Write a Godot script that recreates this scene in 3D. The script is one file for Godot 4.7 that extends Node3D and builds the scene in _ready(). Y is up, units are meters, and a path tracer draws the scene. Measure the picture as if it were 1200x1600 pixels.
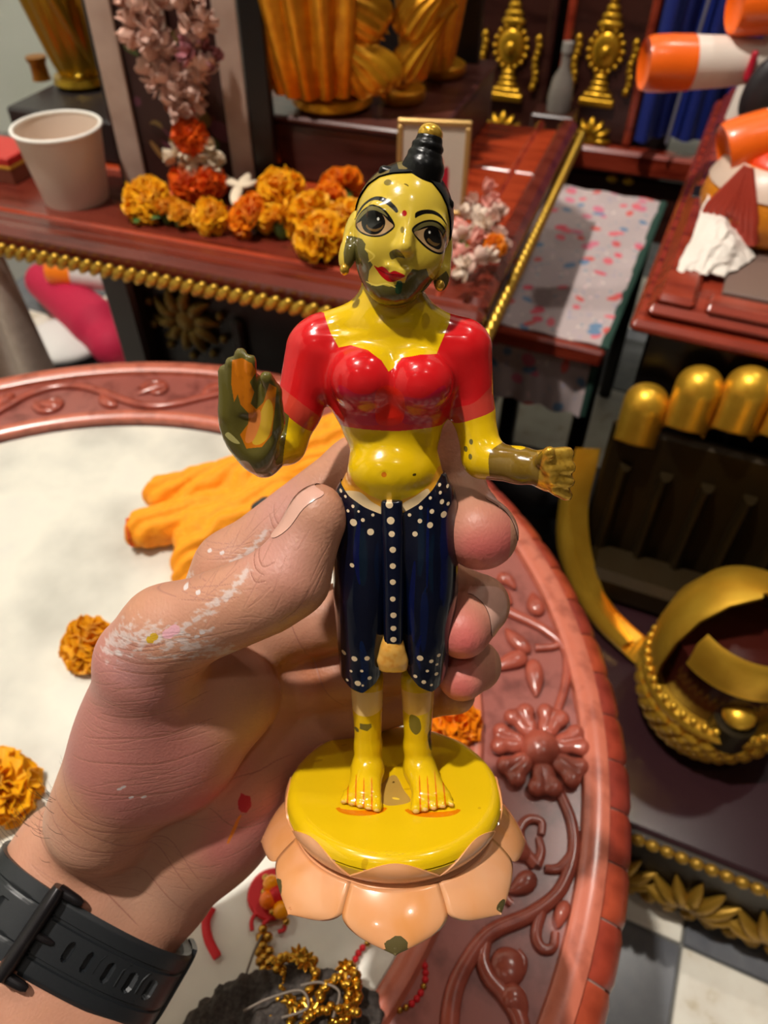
extends Node3D
# A hand holding a painted brass figurine over a low carved table, in a shrine room. Metres, y up; figurine and hand are modelled in millimetres.

var M := {}
var used := {}
var rng := RandomNumberGenerator.new()


class Geo:
	var v := PackedVector3Array()
	var n := PackedVector3Array()
	var i := PackedInt32Array()
	var uv := PackedVector2Array()
	var c := PackedColorArray()

	func tri(a: Vector3, b: Vector3, d: Vector3) -> void:
		var k := v.size()
		v.append(a); v.append(b); v.append(d)
		i.append(k); i.append(k + 1); i.append(k + 2)

	func quad(a: Vector3, b: Vector3, d: Vector3, e: Vector3) -> void:
		tri(a, b, d)
		tri(a, d, e)

	func add(o: Geo, t := Transform3D()) -> void:
		var k := v.size()
		for p in o.v: v.append(t * p)
		for q in o.i: i.append(k + q)
		uv.append_array(o.uv)
		c.append_array(o.c)

	func outward() -> void:
		var vol := 0.0
		for q in range(0, i.size(), 3):
			vol += v[i[q]].dot(v[i[q + 1]].cross(v[i[q + 2]]))
		if vol > 0.0: flip()

	func flip() -> void:
		for q in range(0, i.size(), 3):
			var t := i[q + 1]
			i[q + 1] = i[q + 2]
			i[q + 2] = t

	func smooth() -> void:
		n = PackedVector3Array()
		n.resize(v.size())
		for q in range(0, i.size(), 3):
			var a := i[q]
			var b := i[q + 1]
			var d := i[q + 2]
			var f := (v[d] - v[a]).cross(v[b] - v[a])
			n[a] += f; n[b] += f; n[d] += f
		for q in n.size(): n[q] = n[q].normalized()

	# welds equal positions, then splits the normals where faces meet at more than `crease` degrees
	func mesh(crease := 38.0, scale := 1.0) -> ArrayMesh:
		var at := {}
		var ids := PackedInt32Array()
		ids.resize(v.size())
		for q in v.size():
			var key := Vector3i((v[q] * (20000.0 if scale == 1.0 else 500.0)).round())
			if not at.has(key): at[key] = at.size()
			ids[q] = at[key]
		var fn := PackedVector3Array()
		var near := []
		near.resize(at.size())
		for q in range(0, i.size(), 3):
			fn.append((v[i[q + 2]] - v[i[q]]).cross(v[i[q + 1]] - v[i[q]]))
			for w in 3:
				var k := ids[i[q + w]]
				if near[k] == null: near[k] = PackedInt32Array()
				near[k].append(q / 3)
		var limit := cos(deg_to_rad(crease))
		var pv := PackedVector3Array()
		var pn := PackedVector3Array()
		var pu := PackedVector2Array()
		var pc := PackedColorArray()
		for q in i.size():
			var f := fn[q / 3]
			var u := f.normalized()
			var s := f
			for o in near[ids[i[q]]]:
				if o != q / 3 and fn[o].normalized().dot(u) > limit: s += fn[o]
			pv.append(v[i[q]] * scale)
			pn.append(s.normalized() if s.length_squared() > 0.0 else Vector3.UP)
			if uv.size(): pu.append(uv[i[q]])
			if c.size(): pc.append(c[i[q]])
		return pack(pv, pn, pu, pc, PackedInt32Array())

	func raw(scale := 1.0) -> ArrayMesh:
		var pv := v.duplicate()
		for q in pv.size(): pv[q] *= scale
		return pack(pv, n, uv, c, i)

	static func pack(pv, pn, pu, pc, pi) -> ArrayMesh:
		var arr := []
		arr.resize(Mesh.ARRAY_MAX)
		arr[Mesh.ARRAY_VERTEX] = pv
		arr[Mesh.ARRAY_NORMAL] = pn
		if pu.size(): arr[Mesh.ARRAY_TEX_UV] = pu
		if pc.size(): arr[Mesh.ARRAY_COLOR] = pc
		if pi.size(): arr[Mesh.ARRAY_INDEX] = pi
		var m := ArrayMesh.new()
		if pv.size(): m.add_surface_from_arrays(Mesh.PRIMITIVE_TRIANGLES, arr)
		return m


# ---------- naming and placing ----------
func numbered(called: String) -> String:
	used[called] = used.get(called, -1) + 1
	return called if used[called] == 0 else "%s_%03d" % [called, used[called]]


func tag(o: Node, label: String, category: String, group := "") -> Node:
	o.set_meta("label", label)
	o.set_meta("category", category)
	if group: o.set_meta("group", group)
	return o


func thing(called: String, label: String, category: String, at := Vector3.ZERO, basis := Basis.IDENTITY, group := "") -> Node3D:
	var o := Node3D.new()
	o.name = numbered(called)
	add_child(o)
	o.transform = Transform3D(basis, at)
	tag(o, label, category, group)
	return o


func part(called: String, mesh: Mesh, mat: Material, parent: Node = null, at := Transform3D()) -> MeshInstance3D:
	var o := MeshInstance3D.new()
	o.mesh = mesh
	o.material_override = mat
	o.transform = at
	o.name = numbered(called) if parent == null else called
	(parent if parent else self).add_child(o, true)
	return o


func struct(called: String, mesh: Mesh, mat: Material, at := Transform3D()) -> MeshInstance3D:
	var o := part(called, mesh, mat, null, at)
	o.set_meta("kind", "structure")
	return o


func copy(o: Node3D, label: String, at: Transform3D, group := "") -> Node3D:
	var r: Node3D = o.duplicate()
	r.name = numbered(String(o.get_meta("base")))
	add_child(r)
	r.transform = at
	r.set_meta("label", label)
	if group: r.set_meta("group", group)
	return r


func tf(at: Vector3, rot := Vector3.ZERO, s := 1.0) -> Transform3D:
	return Transform3D(Basis.from_euler(rot * (PI / 180.0)).scaled(Vector3.ONE * s), at)


# ---------- shapes ----------
func box(size: Vector3, bev := 0.002, at := Vector3.ZERO) -> Geo:
	var g := Geo.new()
	var h := size * 0.5
	bev = minf(bev, minf(h.x, minf(h.y, h.z)) * 0.9)
	var inn := h - Vector3.ONE * bev
	var P := func(sx: float, sy: float, sz: float, ax: int) -> Vector3:
		var p := Vector3(sx * inn.x, sy * inn.y, sz * inn.z)
		p[ax] = [sx, sy, sz][ax] * h[ax]
		return p + at
	for ax in 3:
		var b := (ax + 1) % 3
		var d := (ax + 2) % 3
		for s in [-1.0, 1.0]:
			var q := []
			for st in [[-1, -1], [1, -1], [1, 1], [-1, 1]]:
				var sg := [0.0, 0.0, 0.0]
				sg[ax] = s; sg[b] = float(st[0]); sg[d] = float(st[1])
				q.append((P as Callable).call(sg[0], sg[1], sg[2], ax))
			face(g, q, at)
			for t in [-1.0, 1.0]:
				var e := []
				for w in [[-1.0, ax], [1.0, ax], [1.0, b], [-1.0, b]]:
					var sg := [0.0, 0.0, 0.0]
					sg[ax] = s; sg[b] = t; sg[d] = w[0]
					e.append((P as Callable).call(sg[0], sg[1], sg[2], w[1]))
				face(g, e, at)
	for sx in [-1.0, 1.0]:
		for sy in [-1.0, 1.0]:
			for sz in [-1.0, 1.0]:
				face(g, [(P as Callable).call(sx, sy, sz, 0), (P as Callable).call(sx, sy, sz, 1), (P as Callable).call(sx, sy, sz, 2)], at)
	return g


# adds a convex face so that it looks away from `mid`
func face(g: Geo, q: Array, mid: Vector3) -> void:
	var n: Vector3 = (q[2] - q[0]).cross(q[1] - q[0])
	if n.dot(q[0] - mid) < 0.0: q.reverse()
	for k in range(1, q.size() - 1): g.tri(q[0], q[k], q[k + 1])


# grid of points rows x cols; closed around when wrap
func skin(rows: Array, wrap: bool, cap := true) -> Geo:
	var g := Geo.new()
	var m: int = rows[0].size()
	for r in rows:
		for p in r: g.v.append(p)
	for a in rows.size() - 1:
		for b in (m if wrap else m - 1):
			var c2 := (b + 1) % m
			for q in [a * m + b, (a + 1) * m + b, (a + 1) * m + c2, a * m + b, (a + 1) * m + c2, a * m + c2]: g.i.append(q)
	if wrap and cap:
		for e in [0, rows.size() - 1]:
			var mid := Vector3.ZERO
			for p in rows[e]: mid += p
			var k := g.v.size()
			g.v.append(mid / m)
			for b in m:
				var c2 := (b + 1) % m
				for q in ([k, e * m + b, e * m + c2] if e == 0 else [k, e * m + c2, e * m + b]): g.i.append(q)
	g.outward()
	return g


func lathe(prof: Array, seg := 32, from := 0.0, to := TAU, closed_profile := false) -> Geo:
	var rows := []
	for p in prof:
		var r := []
		var whole := is_equal_approx(to - from, TAU)
		for k in (seg if whole else seg + 1):
			var a := from + (to - from) * k / seg
			r.append(Vector3(p.x * sin(a), p.y, p.x * cos(a)))
		rows.append(r)
	if closed_profile: rows.append(rows[0])
	return skin(rows, is_equal_approx(to - from, TAU), not closed_profile)


# tube along points; rad is a number or one radius per point; flat squeezes it along `up`
func tube(pts: Array, rad, seg := 8, flat := 1.0, up := Vector3.UP) -> Geo:
	var rows := []
	var m := pts.size()
	for k in m:
		var t: Vector3 = (pts[mini(k + 1, m - 1)] - pts[maxi(k - 1, 0)]).normalized()
		var s := t.cross(up)
		if s.length() < 0.01: s = t.cross(Vector3(0.3, 0.2, 0.9))
		s = s.normalized()
		var w := s.cross(t)
		var rr: float = rad[k] if rad is Array else rad
		var r := []
		for q in seg:
			var a := TAU * q / seg
			r.append(pts[k] + s * cos(a) * rr + w * sin(a) * rr * flat)
		rows.append(r)
	return skin(rows, true)


func spline(pts: Array, per := 6, closed := false) -> Array:
	var out := []
	var m := pts.size()
	for k in (m if closed else m - 1):
		var a = pts[posmod(k - 1, m) if closed else maxi(k - 1, 0)]
		var b = pts[k]
		var c = pts[(k + 1) % m]
		var d = pts[(k + 2) % m if closed else mini(k + 2, m - 1)]
		for s in per:
			out.append(b.cubic_interpolate(c, a, d, float(s) / per))
	if not closed: out.append(pts[m - 1])
	return out


# solid of thickness th under f(u, v)
func slab(f: Callable, nu: int, nv: int, th: float) -> Geo:
	var top := []
	for a in nu + 1:
		var r := []
		for b in nv + 1: r.append((f as Callable).call(float(a) / nu, float(b) / nv))
		top.append(r)
	var nrm := []
	for a in nu + 1:
		var r := []
		for b in nv + 1:
			var du: Vector3 = top[mini(a + 1, nu)][b] - top[maxi(a - 1, 0)][b]
			var dv: Vector3 = top[a][mini(b + 1, nv)] - top[a][maxi(b - 1, 0)]
			r.append(du.cross(dv).normalized())
		nrm.append(r)
	var g := Geo.new()
	var m := nv + 1
	for side in 2:
		for a in nu + 1:
			for b in m: g.v.append(top[a][b] - nrm[a][b] * (th * side))
	var half := (nu + 1) * m
	for a in nu:
		for b in nv:
			var q := [a * m + b, (a + 1) * m + b, (a + 1) * m + b + 1, a * m + b + 1]
			for k in [q[0], q[1], q[2], q[0], q[2], q[3]]: g.i.append(k)
			for k in [q[0], q[2], q[1], q[0], q[3], q[2]]: g.i.append(half + k)
	var ring := []
	for a in nu: ring.append(a * m)
	for b in nv: ring.append(nu * m + b)
	for a in range(nu, 0, -1): ring.append(a * m + nv)
	for b in range(nv, 0, -1): ring.append(b)
	for k in ring.size():
		var p: int = ring[k]
		var q: int = ring[(k + 1) % ring.size()]
		for w in [p, half + p, half + q, p, half + q, q]: g.i.append(w)
	g.outward()
	return g


# polygon in xy raised along z with a chamfer
func prism(poly: Array, depth: float, bev := 0.0) -> Geo:
	var P := PackedVector2Array(poly)
	if Geometry2D.is_polygon_clockwise(P): P.reverse()
	var inner := P
	if bev > 0.0:
		var o := Geometry2D.offset_polygon(P, -bev)
		if o.size() == 1: inner = o[0]
		else: bev = 0.0
	var g := Geo.new()
	for e in [0, 1]:
		var use := inner if (e == 1) else P
		var z := depth if e == 1 else 0.0
		var t := Geometry2D.triangulate_polygon(use)
		for q in range(0, t.size(), 3):
			var a := Vector3(use[t[q]].x, use[t[q]].y, z)
			var b := Vector3(use[t[q + 1]].x, use[t[q + 1]].y, z)
			var c := Vector3(use[t[q + 2]].x, use[t[q + 2]].y, z)
			if ((c - a).cross(b - a).z > 0.0) == (e == 1): g.tri(a, b, c)
			else: g.tri(a, c, b)
	for k in P.size():
		var a := P[k]
		var b := P[(k + 1) % P.size()]
		g.quad(Vector3(a.x, a.y, 0), Vector3(a.x, a.y, depth - bev), Vector3(b.x, b.y, depth - bev), Vector3(b.x, b.y, 0))
	if bev > 0.0: # chamfer: join the wall's top to the nearest points of the inner outline
		for k in P.size():
			var a := P[k]
			var b := P[(k + 1) % P.size()]
			var ia := nearest(inner, a)
			var ib := nearest(inner, b)
			var A := Vector3(a.x, a.y, depth - bev)
			var B := Vector3(b.x, b.y, depth - bev)
			g.tri(A, Vector3(ia.x, ia.y, depth), B)
			if ia != ib: g.tri(B, Vector3(ia.x, ia.y, depth), Vector3(ib.x, ib.y, depth))
	return g


func nearest(P: PackedVector2Array, q: Vector2) -> Vector2:
	var best := P[0]
	for p in P:
		if p.distance_squared_to(q) < best.distance_squared_to(q): best = p
	return best


func ball(r: Vector3, at := Vector3.ZERO, nu := 10, nv := 14, rot := Basis.IDENTITY) -> Geo:
	var rows := []
	for a in nu + 1:
		var t := PI * clampf(float(a) / nu, 0.004, 0.996)
		var row := []
		for b in nv:
			var f := TAU * b / nv
			row.append(at + rot * (Vector3(sin(t) * cos(f), cos(t), sin(t) * sin(f)) * r))
		rows.append(row)
	return skin(rows, true)


# ---------- soft bodies: a field of joined primitives, meshed with surface nets ----------
class Pr:
	var k := 3.0
	var sub := false
	var c := Vector3.ZERO
	var rad := 0.0
	func d(_p: Vector3) -> float: return 0.0


class Cap extends Pr:
	var a: Vector3
	var ba: Vector3
	var l2: float
	var ra: float
	var rb: float
	func _init(p: Vector3, q: Vector3, r0: float, r1: float, kk := 3.0) -> void:
		a = p; ba = q - p; l2 = maxf(ba.length_squared(), 1e-6); ra = r0; rb = r1; k = kk
		c = (p + q) * 0.5
		rad = sqrt(l2) * 0.5 + maxf(r0, r1)
	func d(p: Vector3) -> float:
		var pa := p - a
		var h := clampf(pa.dot(ba) / l2, 0.0, 1.0)
		return (pa - ba * h).length() - (ra + (rb - ra) * h)


class Ell extends Pr:
	var r: Vector3
	var inv: Basis
	func _init(at: Vector3, size: Vector3, rot := Vector3.ZERO, kk := 3.0, take := false) -> void:
		c = at; r = size; k = kk; sub = take
		inv = Basis.from_euler(rot * (PI / 180.0)).inverse()
		rad = maxf(r.x, maxf(r.y, r.z))
	func d(p: Vector3) -> float:
		var q := inv * (p - c)
		var k0 := (q / r).length()
		var k1 := (q / (r * r)).length()
		return k0 * (k0 - 1.0) / maxf(k1, 1e-6)


# stack of elliptical sections, rows [y, x left, x right, z front, z back]
class Loft extends Pr:
	var rows: Array
	func _init(data: Array, kk := 3.0) -> void:
		rows = data.duplicate()
		rows.sort_custom(func(p, q): return p[0] < q[0])
		k = kk
		var lo := Vector3.INF
		var hi := -Vector3.INF
		for q in rows:
			lo = lo.min(Vector3(q[1], q[0], q[4]))
			hi = hi.max(Vector3(q[2], q[0], q[3]))
		c = (lo + hi) * 0.5
		rad = (hi - lo).length() * 0.5
	func d(p: Vector3) -> float:
		var m := rows.size()
		var s := 0
		while s < m - 2 and p.y > rows[s + 1][0]: s += 1
		var A: Array = rows[s]
		var B: Array = rows[s + 1]
		var t := clampf((p.y - A[0]) / (B[0] - A[0]), 0.0, 1.0)
		t = t * t * (3.0 - 2.0 * t) * 0.35 + t * 0.65
		var xl: float = lerpf(A[1], B[1], t)
		var xr: float = lerpf(A[2], B[2], t)
		var zf: float = lerpf(A[3], B[3], t)
		var zb: float = lerpf(A[4], B[4], t)
		var rx := maxf((xr - xl) * 0.5, 0.1)
		var rz := maxf((zf - zb) * 0.5, 0.1)
		var qx := (p.x - (xl + xr) * 0.5) / rx
		var qz := (p.z - (zf + zb) * 0.5) / rz
		var k0 := sqrt(qx * qx + qz * qz)
		var k1 := sqrt(qx * qx / (rx * rx) + qz * qz / (rz * rz))
		var e := k0 * (k0 - 1.0) / maxf(k1, 1e-6)
		var over := maxf(p.y - rows[m - 1][0], rows[0][0] - p.y)
		if over > 0.0:
			return sqrt(maxf(e, 0.0) ** 2 + over * over)
		return maxf(e, over)


func value(p: Vector3, list: Array) -> float:
	var d := 1e4
	for q: Pr in list:
		var e := q.d(p)
		var k := q.k
		if q.sub:
			e = -e
			var h := maxf(k - absf(d - e), 0.0) / k
			d = maxf(d, e) + h * h * k * 0.25
		else:
			var h := maxf(k - absf(d - e), 0.0) / k
			d = minf(d, e) - h * h * k * 0.25
	return d


func body(prims: Array, cell: float) -> Geo:
	var lo := Vector3.INF
	var hi := -Vector3.INF
	for q: Pr in prims:
		if q.sub: continue
		lo = lo.min(q.c - Vector3.ONE * q.rad)
		hi = hi.max(q.c + Vector3.ONE * q.rad)
	lo -= Vector3.ONE * cell * 3.0
	hi += Vector3.ONE * cell * 3.0
	var bs := 4
	var nb := Vector3i(((hi - lo) / (cell * bs)).ceil())
	var nx := nb.x * bs + 1
	var ny := nb.y * bs + 1
	var nz := nb.z * bs + 1
	var grid := PackedFloat32Array()
	grid.resize(nx * ny * nz)
	grid.fill(1e9)
	var half := cell * bs * 0.87
	var live := []
	for bz in nb.z:
		for by in nb.y:
			for bx in nb.x:
				var o := Vector3i(bx, by, bz) * bs
				var mid := lo + (Vector3(o) + Vector3.ONE * (bs * 0.5)) * cell
				var near := []
				var any := false
				for q: Pr in prims:
					if (mid - q.c).length() - q.rad < half + q.k + 1.5:
						near.append(q)
						any = any or not q.sub
				if not any: continue
				var m := value(mid, near)
				if absf(m) > half * 1.5 + cell: continue
				live.append(o)
				for z in range(o.z, o.z + bs + 1):
					for y in range(o.y, o.y + bs + 1):
						var row := (z * ny + y) * nx
						for x in range(o.x, o.x + bs + 1):
							if grid[row + x] > 1e8:
								grid[row + x] = value(lo + Vector3(x, y, z) * cell, near)
	var g := Geo.new()
	var at := PackedInt32Array()
	at.resize(nx * ny * nz)
	at.fill(-1)
	var off := [0, 1, nx, nx + 1, nx * ny, nx * ny + 1, nx * ny + nx, nx * ny + nx + 1]
	var edges := [[0, 1], [2, 3], [4, 5], [6, 7], [0, 2], [1, 3], [4, 6], [5, 7], [0, 4], [1, 5], [2, 6], [3, 7]]
	var pos := []
	for q in 8: pos.append(Vector3(q & 1, (q >> 1) & 1, q >> 2))
	var cells := PackedInt32Array()
	for o: Vector3i in live:
		for z in range(o.z, o.z + bs):
			for y in range(o.y, o.y + bs):
				for x in range(o.x, o.x + bs):
					var b := (z * ny + y) * nx + x
					var first := grid[b] < 0.0
					var mixed := false
					for q in range(1, 8):
						if (grid[b + off[q]] < 0.0) != first:
							mixed = true
							break
					if not mixed: continue
					var s := Vector3.ZERO
					var cnt := 0
					for e in edges:
						var va := grid[b + off[e[0]]]
						var vb := grid[b + off[e[1]]]
						if (va < 0.0) != (vb < 0.0):
							s += (pos[e[0]] as Vector3).lerp(pos[e[1]], va / (va - vb))
							cnt += 1
					at[b] = g.v.size()
					cells.append(b)
					g.v.append(lo + (Vector3(x, y, z) + s / cnt) * cell)
	var step := [1, nx, nx * ny]
	for b in cells:
		for ax in 3:
			if (grid[b] < 0.0) == (grid[b + step[ax]] < 0.0): continue
			var s1: int = step[(ax + 1) % 3]
			var s2: int = step[(ax + 2) % 3]
			if b - s1 - s2 < 0: continue
			var q := [at[b], at[b - s1], at[b - s1 - s2], at[b - s2]]
			if q.min() < 0: continue
			if grid[b] < 0.0: q.reverse()
			for w in [q[0], q[1], q[2], q[0], q[2], q[3]]: g.i.append(w)
	g.outward()
	g.smooth()
	return g


# cuts a body along f = 0: [where f is positive, the rest]
func cut(g: Geo, f: Callable) -> Array:
	var val := PackedFloat32Array()
	for p in g.v: val.append((f as Callable).call(p))
	var two := [Geo.new(), Geo.new()]
	var maps := [{}, {}]
	var mids := {}
	var all_v := g.v.duplicate()
	var all_n := g.n.duplicate()
	var put := func(side: int, id: int) -> void:
		var m: Dictionary = maps[side]
		if not m.has(id):
			m[id] = two[side].v.size()
			two[side].v.append(all_v[id])
			two[side].n.append(all_n[id])
		two[side].i.append(m[id])
	for q in range(0, g.i.size(), 3):
		var t := [g.i[q], g.i[q + 1], g.i[q + 2]]
		var s := [val[t[0]] > 0.0, val[t[1]] > 0.0, val[t[2]] > 0.0]
		if s[0] == s[1] and s[1] == s[2]:
			for w in 3: (put as Callable).call(0 if s[0] else 1, t[w])
			continue
		var lone := 0
		if s[0] == s[1]: lone = 2
		elif s[0] == s[2]: lone = 1
		var a: int = t[lone]
		var b: int = t[(lone + 1) % 3]
		var c: int = t[(lone + 2) % 3]
		var m := []
		for o in [b, c]:
			var key := Vector2i(mini(a, o), maxi(a, o))
			if not mids.has(key):
				mids[key] = all_v.size()
				var h: float = val[a] / (val[a] - val[o])
				all_v.append(g.v[a].lerp(g.v[o], h))
				all_n.append(g.n[a].lerp(g.n[o], h).normalized())
			m.append(mids[key])
		var sa := 0 if s[lone] else 1
		for w in [a, m[0], m[1]]: (put as Callable).call(sa, w)
		for w in [m[0], b, c, m[0], c, m[1]]: (put as Callable).call(1 - sa, w)
	return two


func planar(g: Geo, lo: Vector2, size: Vector2) -> Geo:
	g.uv = PackedVector2Array()
	for p in g.v: g.uv.append(Vector2((p.x - lo.x) / size.x, 1.0 - (p.y - lo.y) / size.y))
	return g


# ---------- paint: a flat coat of colours, in millimetres ----------
class Coat:
	var im: Image
	var lo: Vector2
	var ppm: float
	func _init(from: Vector2, to: Vector2, px_per_mm: float, base: Color) -> void:
		lo = from
		ppm = px_per_mm
		var s := Vector2i(((to - from) * ppm).round())
		im = Image.create(s.x, s.y, false, Image.FORMAT_RGB8)
		im.fill(base)
	func px(p: Vector2) -> Vector2: return Vector2((p.x - lo.x) * ppm, im.get_height() - (p.y - lo.y) * ppm)
	func size() -> Vector2: return Vector2(im.get_size()) / ppm
	func poly(pts: Array, col: Color, curved := true) -> void:
		var P := PackedVector2Array()
		var m := pts.size()
		for k in m:
			if not curved:
				P.append(px(pts[k]))
				continue
			for s in 5:
				P.append(px(pts[k].cubic_interpolate(pts[(k + 1) % m], pts[posmod(k - 1, m)], pts[(k + 2) % m], s / 5.0)))
		var y0 := 1e9
		var y1 := -1e9
		for p in P:
			y0 = minf(y0, p.y)
			y1 = maxf(y1, p.y)
		for y in range(maxi(int(y0), 0), mini(int(y1) + 1, im.get_height())):
			var xs := []
			for k in P.size():
				var a := P[k]
				var b := P[(k + 1) % P.size()]
				if (a.y <= y + 0.5) != (b.y <= y + 0.5): xs.append(a.x + (y + 0.5 - a.y) / (b.y - a.y) * (b.x - a.x))
			xs.sort()
			for k in range(0, xs.size() - 1, 2):
				var w := int(xs[k + 1]) - int(xs[k])
				if w > 0: im.fill_rect(Rect2i(int(xs[k]), y, w, 1), col)
	func oval(c: Vector2, r: Vector2, col: Color, turn := 0.0) -> void:
		var pts := []
		for k in 14: pts.append(c + (r * Vector2(cos(TAU * k / 14), sin(TAU * k / 14))).rotated(turn))
		poly(pts, col)
	func line(pts: Array, w: float, col: Color) -> void: # tapers to both ends
		var m := pts.size()
		var out := []
		for side in [1.0, -1.0]:
			for q in m:
				var k: int = q if side > 0.0 else m - 1 - q
				var t: Vector2 = (pts[mini(k + 1, m - 1)] - pts[maxi(k - 1, 0)]).normalized()
				out.append(pts[k] + t.orthogonal() * side * w * 0.5 * (0.35 + 0.65 * sin(PI * clampf(float(k) / (m - 1), 0.08, 0.92))))
		poly(out, col)
	func texture() -> ImageTexture: return ImageTexture.create_from_image(im)


func noise(freq: float, size := 256, ramp: Array = [], oct := 4, seed_ := 1, bump := -1.0, kind := FastNoiseLite.TYPE_SIMPLEX_SMOOTH) -> NoiseTexture2D:
	var t := NoiseTexture2D.new()
	t.width = size
	t.height = size
	t.seamless = true
	var f := FastNoiseLite.new()
	f.noise_type = kind
	f.frequency = freq
	f.fractal_octaves = oct
	f.seed = seed_
	t.noise = f
	if bump >= 0.0:
		t.as_normal_map = true
		t.bump_strength = bump
	if ramp.size():
		var g := Gradient.new()
		g.offsets = PackedFloat32Array(range(ramp.size()).map(func(k): return float(k) / (ramp.size() - 1)))
		g.colors = PackedColorArray(ramp)
		t.color_ramp = g
	return t


func mat(col: Color, rough := 0.5, metal := 0.0, tex: Texture2D = null, scale := 0.0) -> StandardMaterial3D:
	var m := StandardMaterial3D.new()
	m.albedo_color = col
	m.roughness = rough
	m.metallic = metal
	if tex:
		m.albedo_texture = tex
		if scale > 0.0: tri(m, scale)
	return m


func tri(m: StandardMaterial3D, scale: float, stretch := Vector3.ONE) -> void:
	m.uv1_triplanar = true
	m.uv1_scale = stretch * scale


func rgb(r: int, g: int, b: int) -> Color: return Color8(r, g, b)


# ---------- camera, light, room ----------
func setup() -> void:
	var cam := Camera3D.new()
	cam.name = "camera"
	add_child(cam)
	cam.transform = Transform3D(Basis(Vector3(1, 0, 0), Vector3(0, 0.6947, -0.7193), Vector3(0, 0.7193, 0.6947)), Vector3(0, 0.75, 0))
	var lens := CameraAttributesPhysical.new()
	lens.frustum_focal_length = 17.46
	lens.frustum_focus_distance = 0.212
	lens.frustum_near = 0.02
	lens.exposure_aperture = 9.5
	cam.attributes = lens
	cam.fov = 69.0
	cam.near = 0.02
	var env := Environment.new()
	env.background_mode = Environment.BG_COLOR
	env.background_color = Color(0.02, 0.02, 0.02)
	env.tonemap_mode = Environment.TONE_MAPPER_LINEAR
	env.tonemap_exposure = 1.1
	env.sdfgi_enabled = true
	env.ssao_enabled = true
	env.ssil_enabled = true
	var we := WorldEnvironment.new()
	we.name = "environment"
	we.environment = env
	add_child(we)
	# recessed ceiling lamps: the first, up and to the left, throws the clear shadows
	var spots := [[Vector3(-0.62, 2.74, -0.3), 5.0], [Vector3(0.55, 2.74, 0.4), 0.25], [Vector3(0.9, 2.74, -1.0), 0.8], [Vector3(-1.0, 2.74, -1.2), 0.5], [Vector3(-0.7, 2.74, 1.0), 0.15]]
	var warm := Color(1.0, 0.972, 0.935)
	var glow := mat(Color(0.9, 0.9, 0.85), 0.6)
	glow.emission_enabled = true
	glow.emission = warm
	glow.emission_energy_multiplier = 6.0
	var ringm := mat(rgb(225, 225, 220), 0.4)
	var disc := lathe([Vector2(0.001, 0), Vector2(0.045, 0), Vector2(0.045, 0.01), Vector2(0.001, 0.01)], 24).mesh()
	var ring := lathe([Vector2(0.047, 0.0), Vector2(0.06, 0.0), Vector2(0.06, 0.012), Vector2(0.047, 0.012)], 24, 0, TAU, true).mesh()
	for k in spots.size():
		var s: Array = spots[k]
		var o := thing("ceiling_lamp", ["recessed round ceiling lamp up and to the left of the low table", "recessed round ceiling lamp behind the viewer on the right", "recessed round ceiling lamp above the dark cabinet", "recessed round ceiling lamp above the framed picture", "recessed round ceiling lamp behind the viewer on the left"][k], "ceiling lamp", s[0] + Vector3(0, 0.05, 0), Basis.IDENTITY, "recessed ceiling lamps")
		part("lamp_lens", disc, glow, o)
		part("lamp_ring", ring, ringm, o)
		var l := OmniLight3D.new()
		l.name = "lamp_light"
		l.position = Vector3(0, -0.02, 0)
		l.light_energy = s[1]
		l.light_color = warm
		l.light_size = 0.045
		l.omni_range = 8.0
		l.omni_attenuation = 2.0
		l.shadow_enabled = true
		o.add_child(l)


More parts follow.
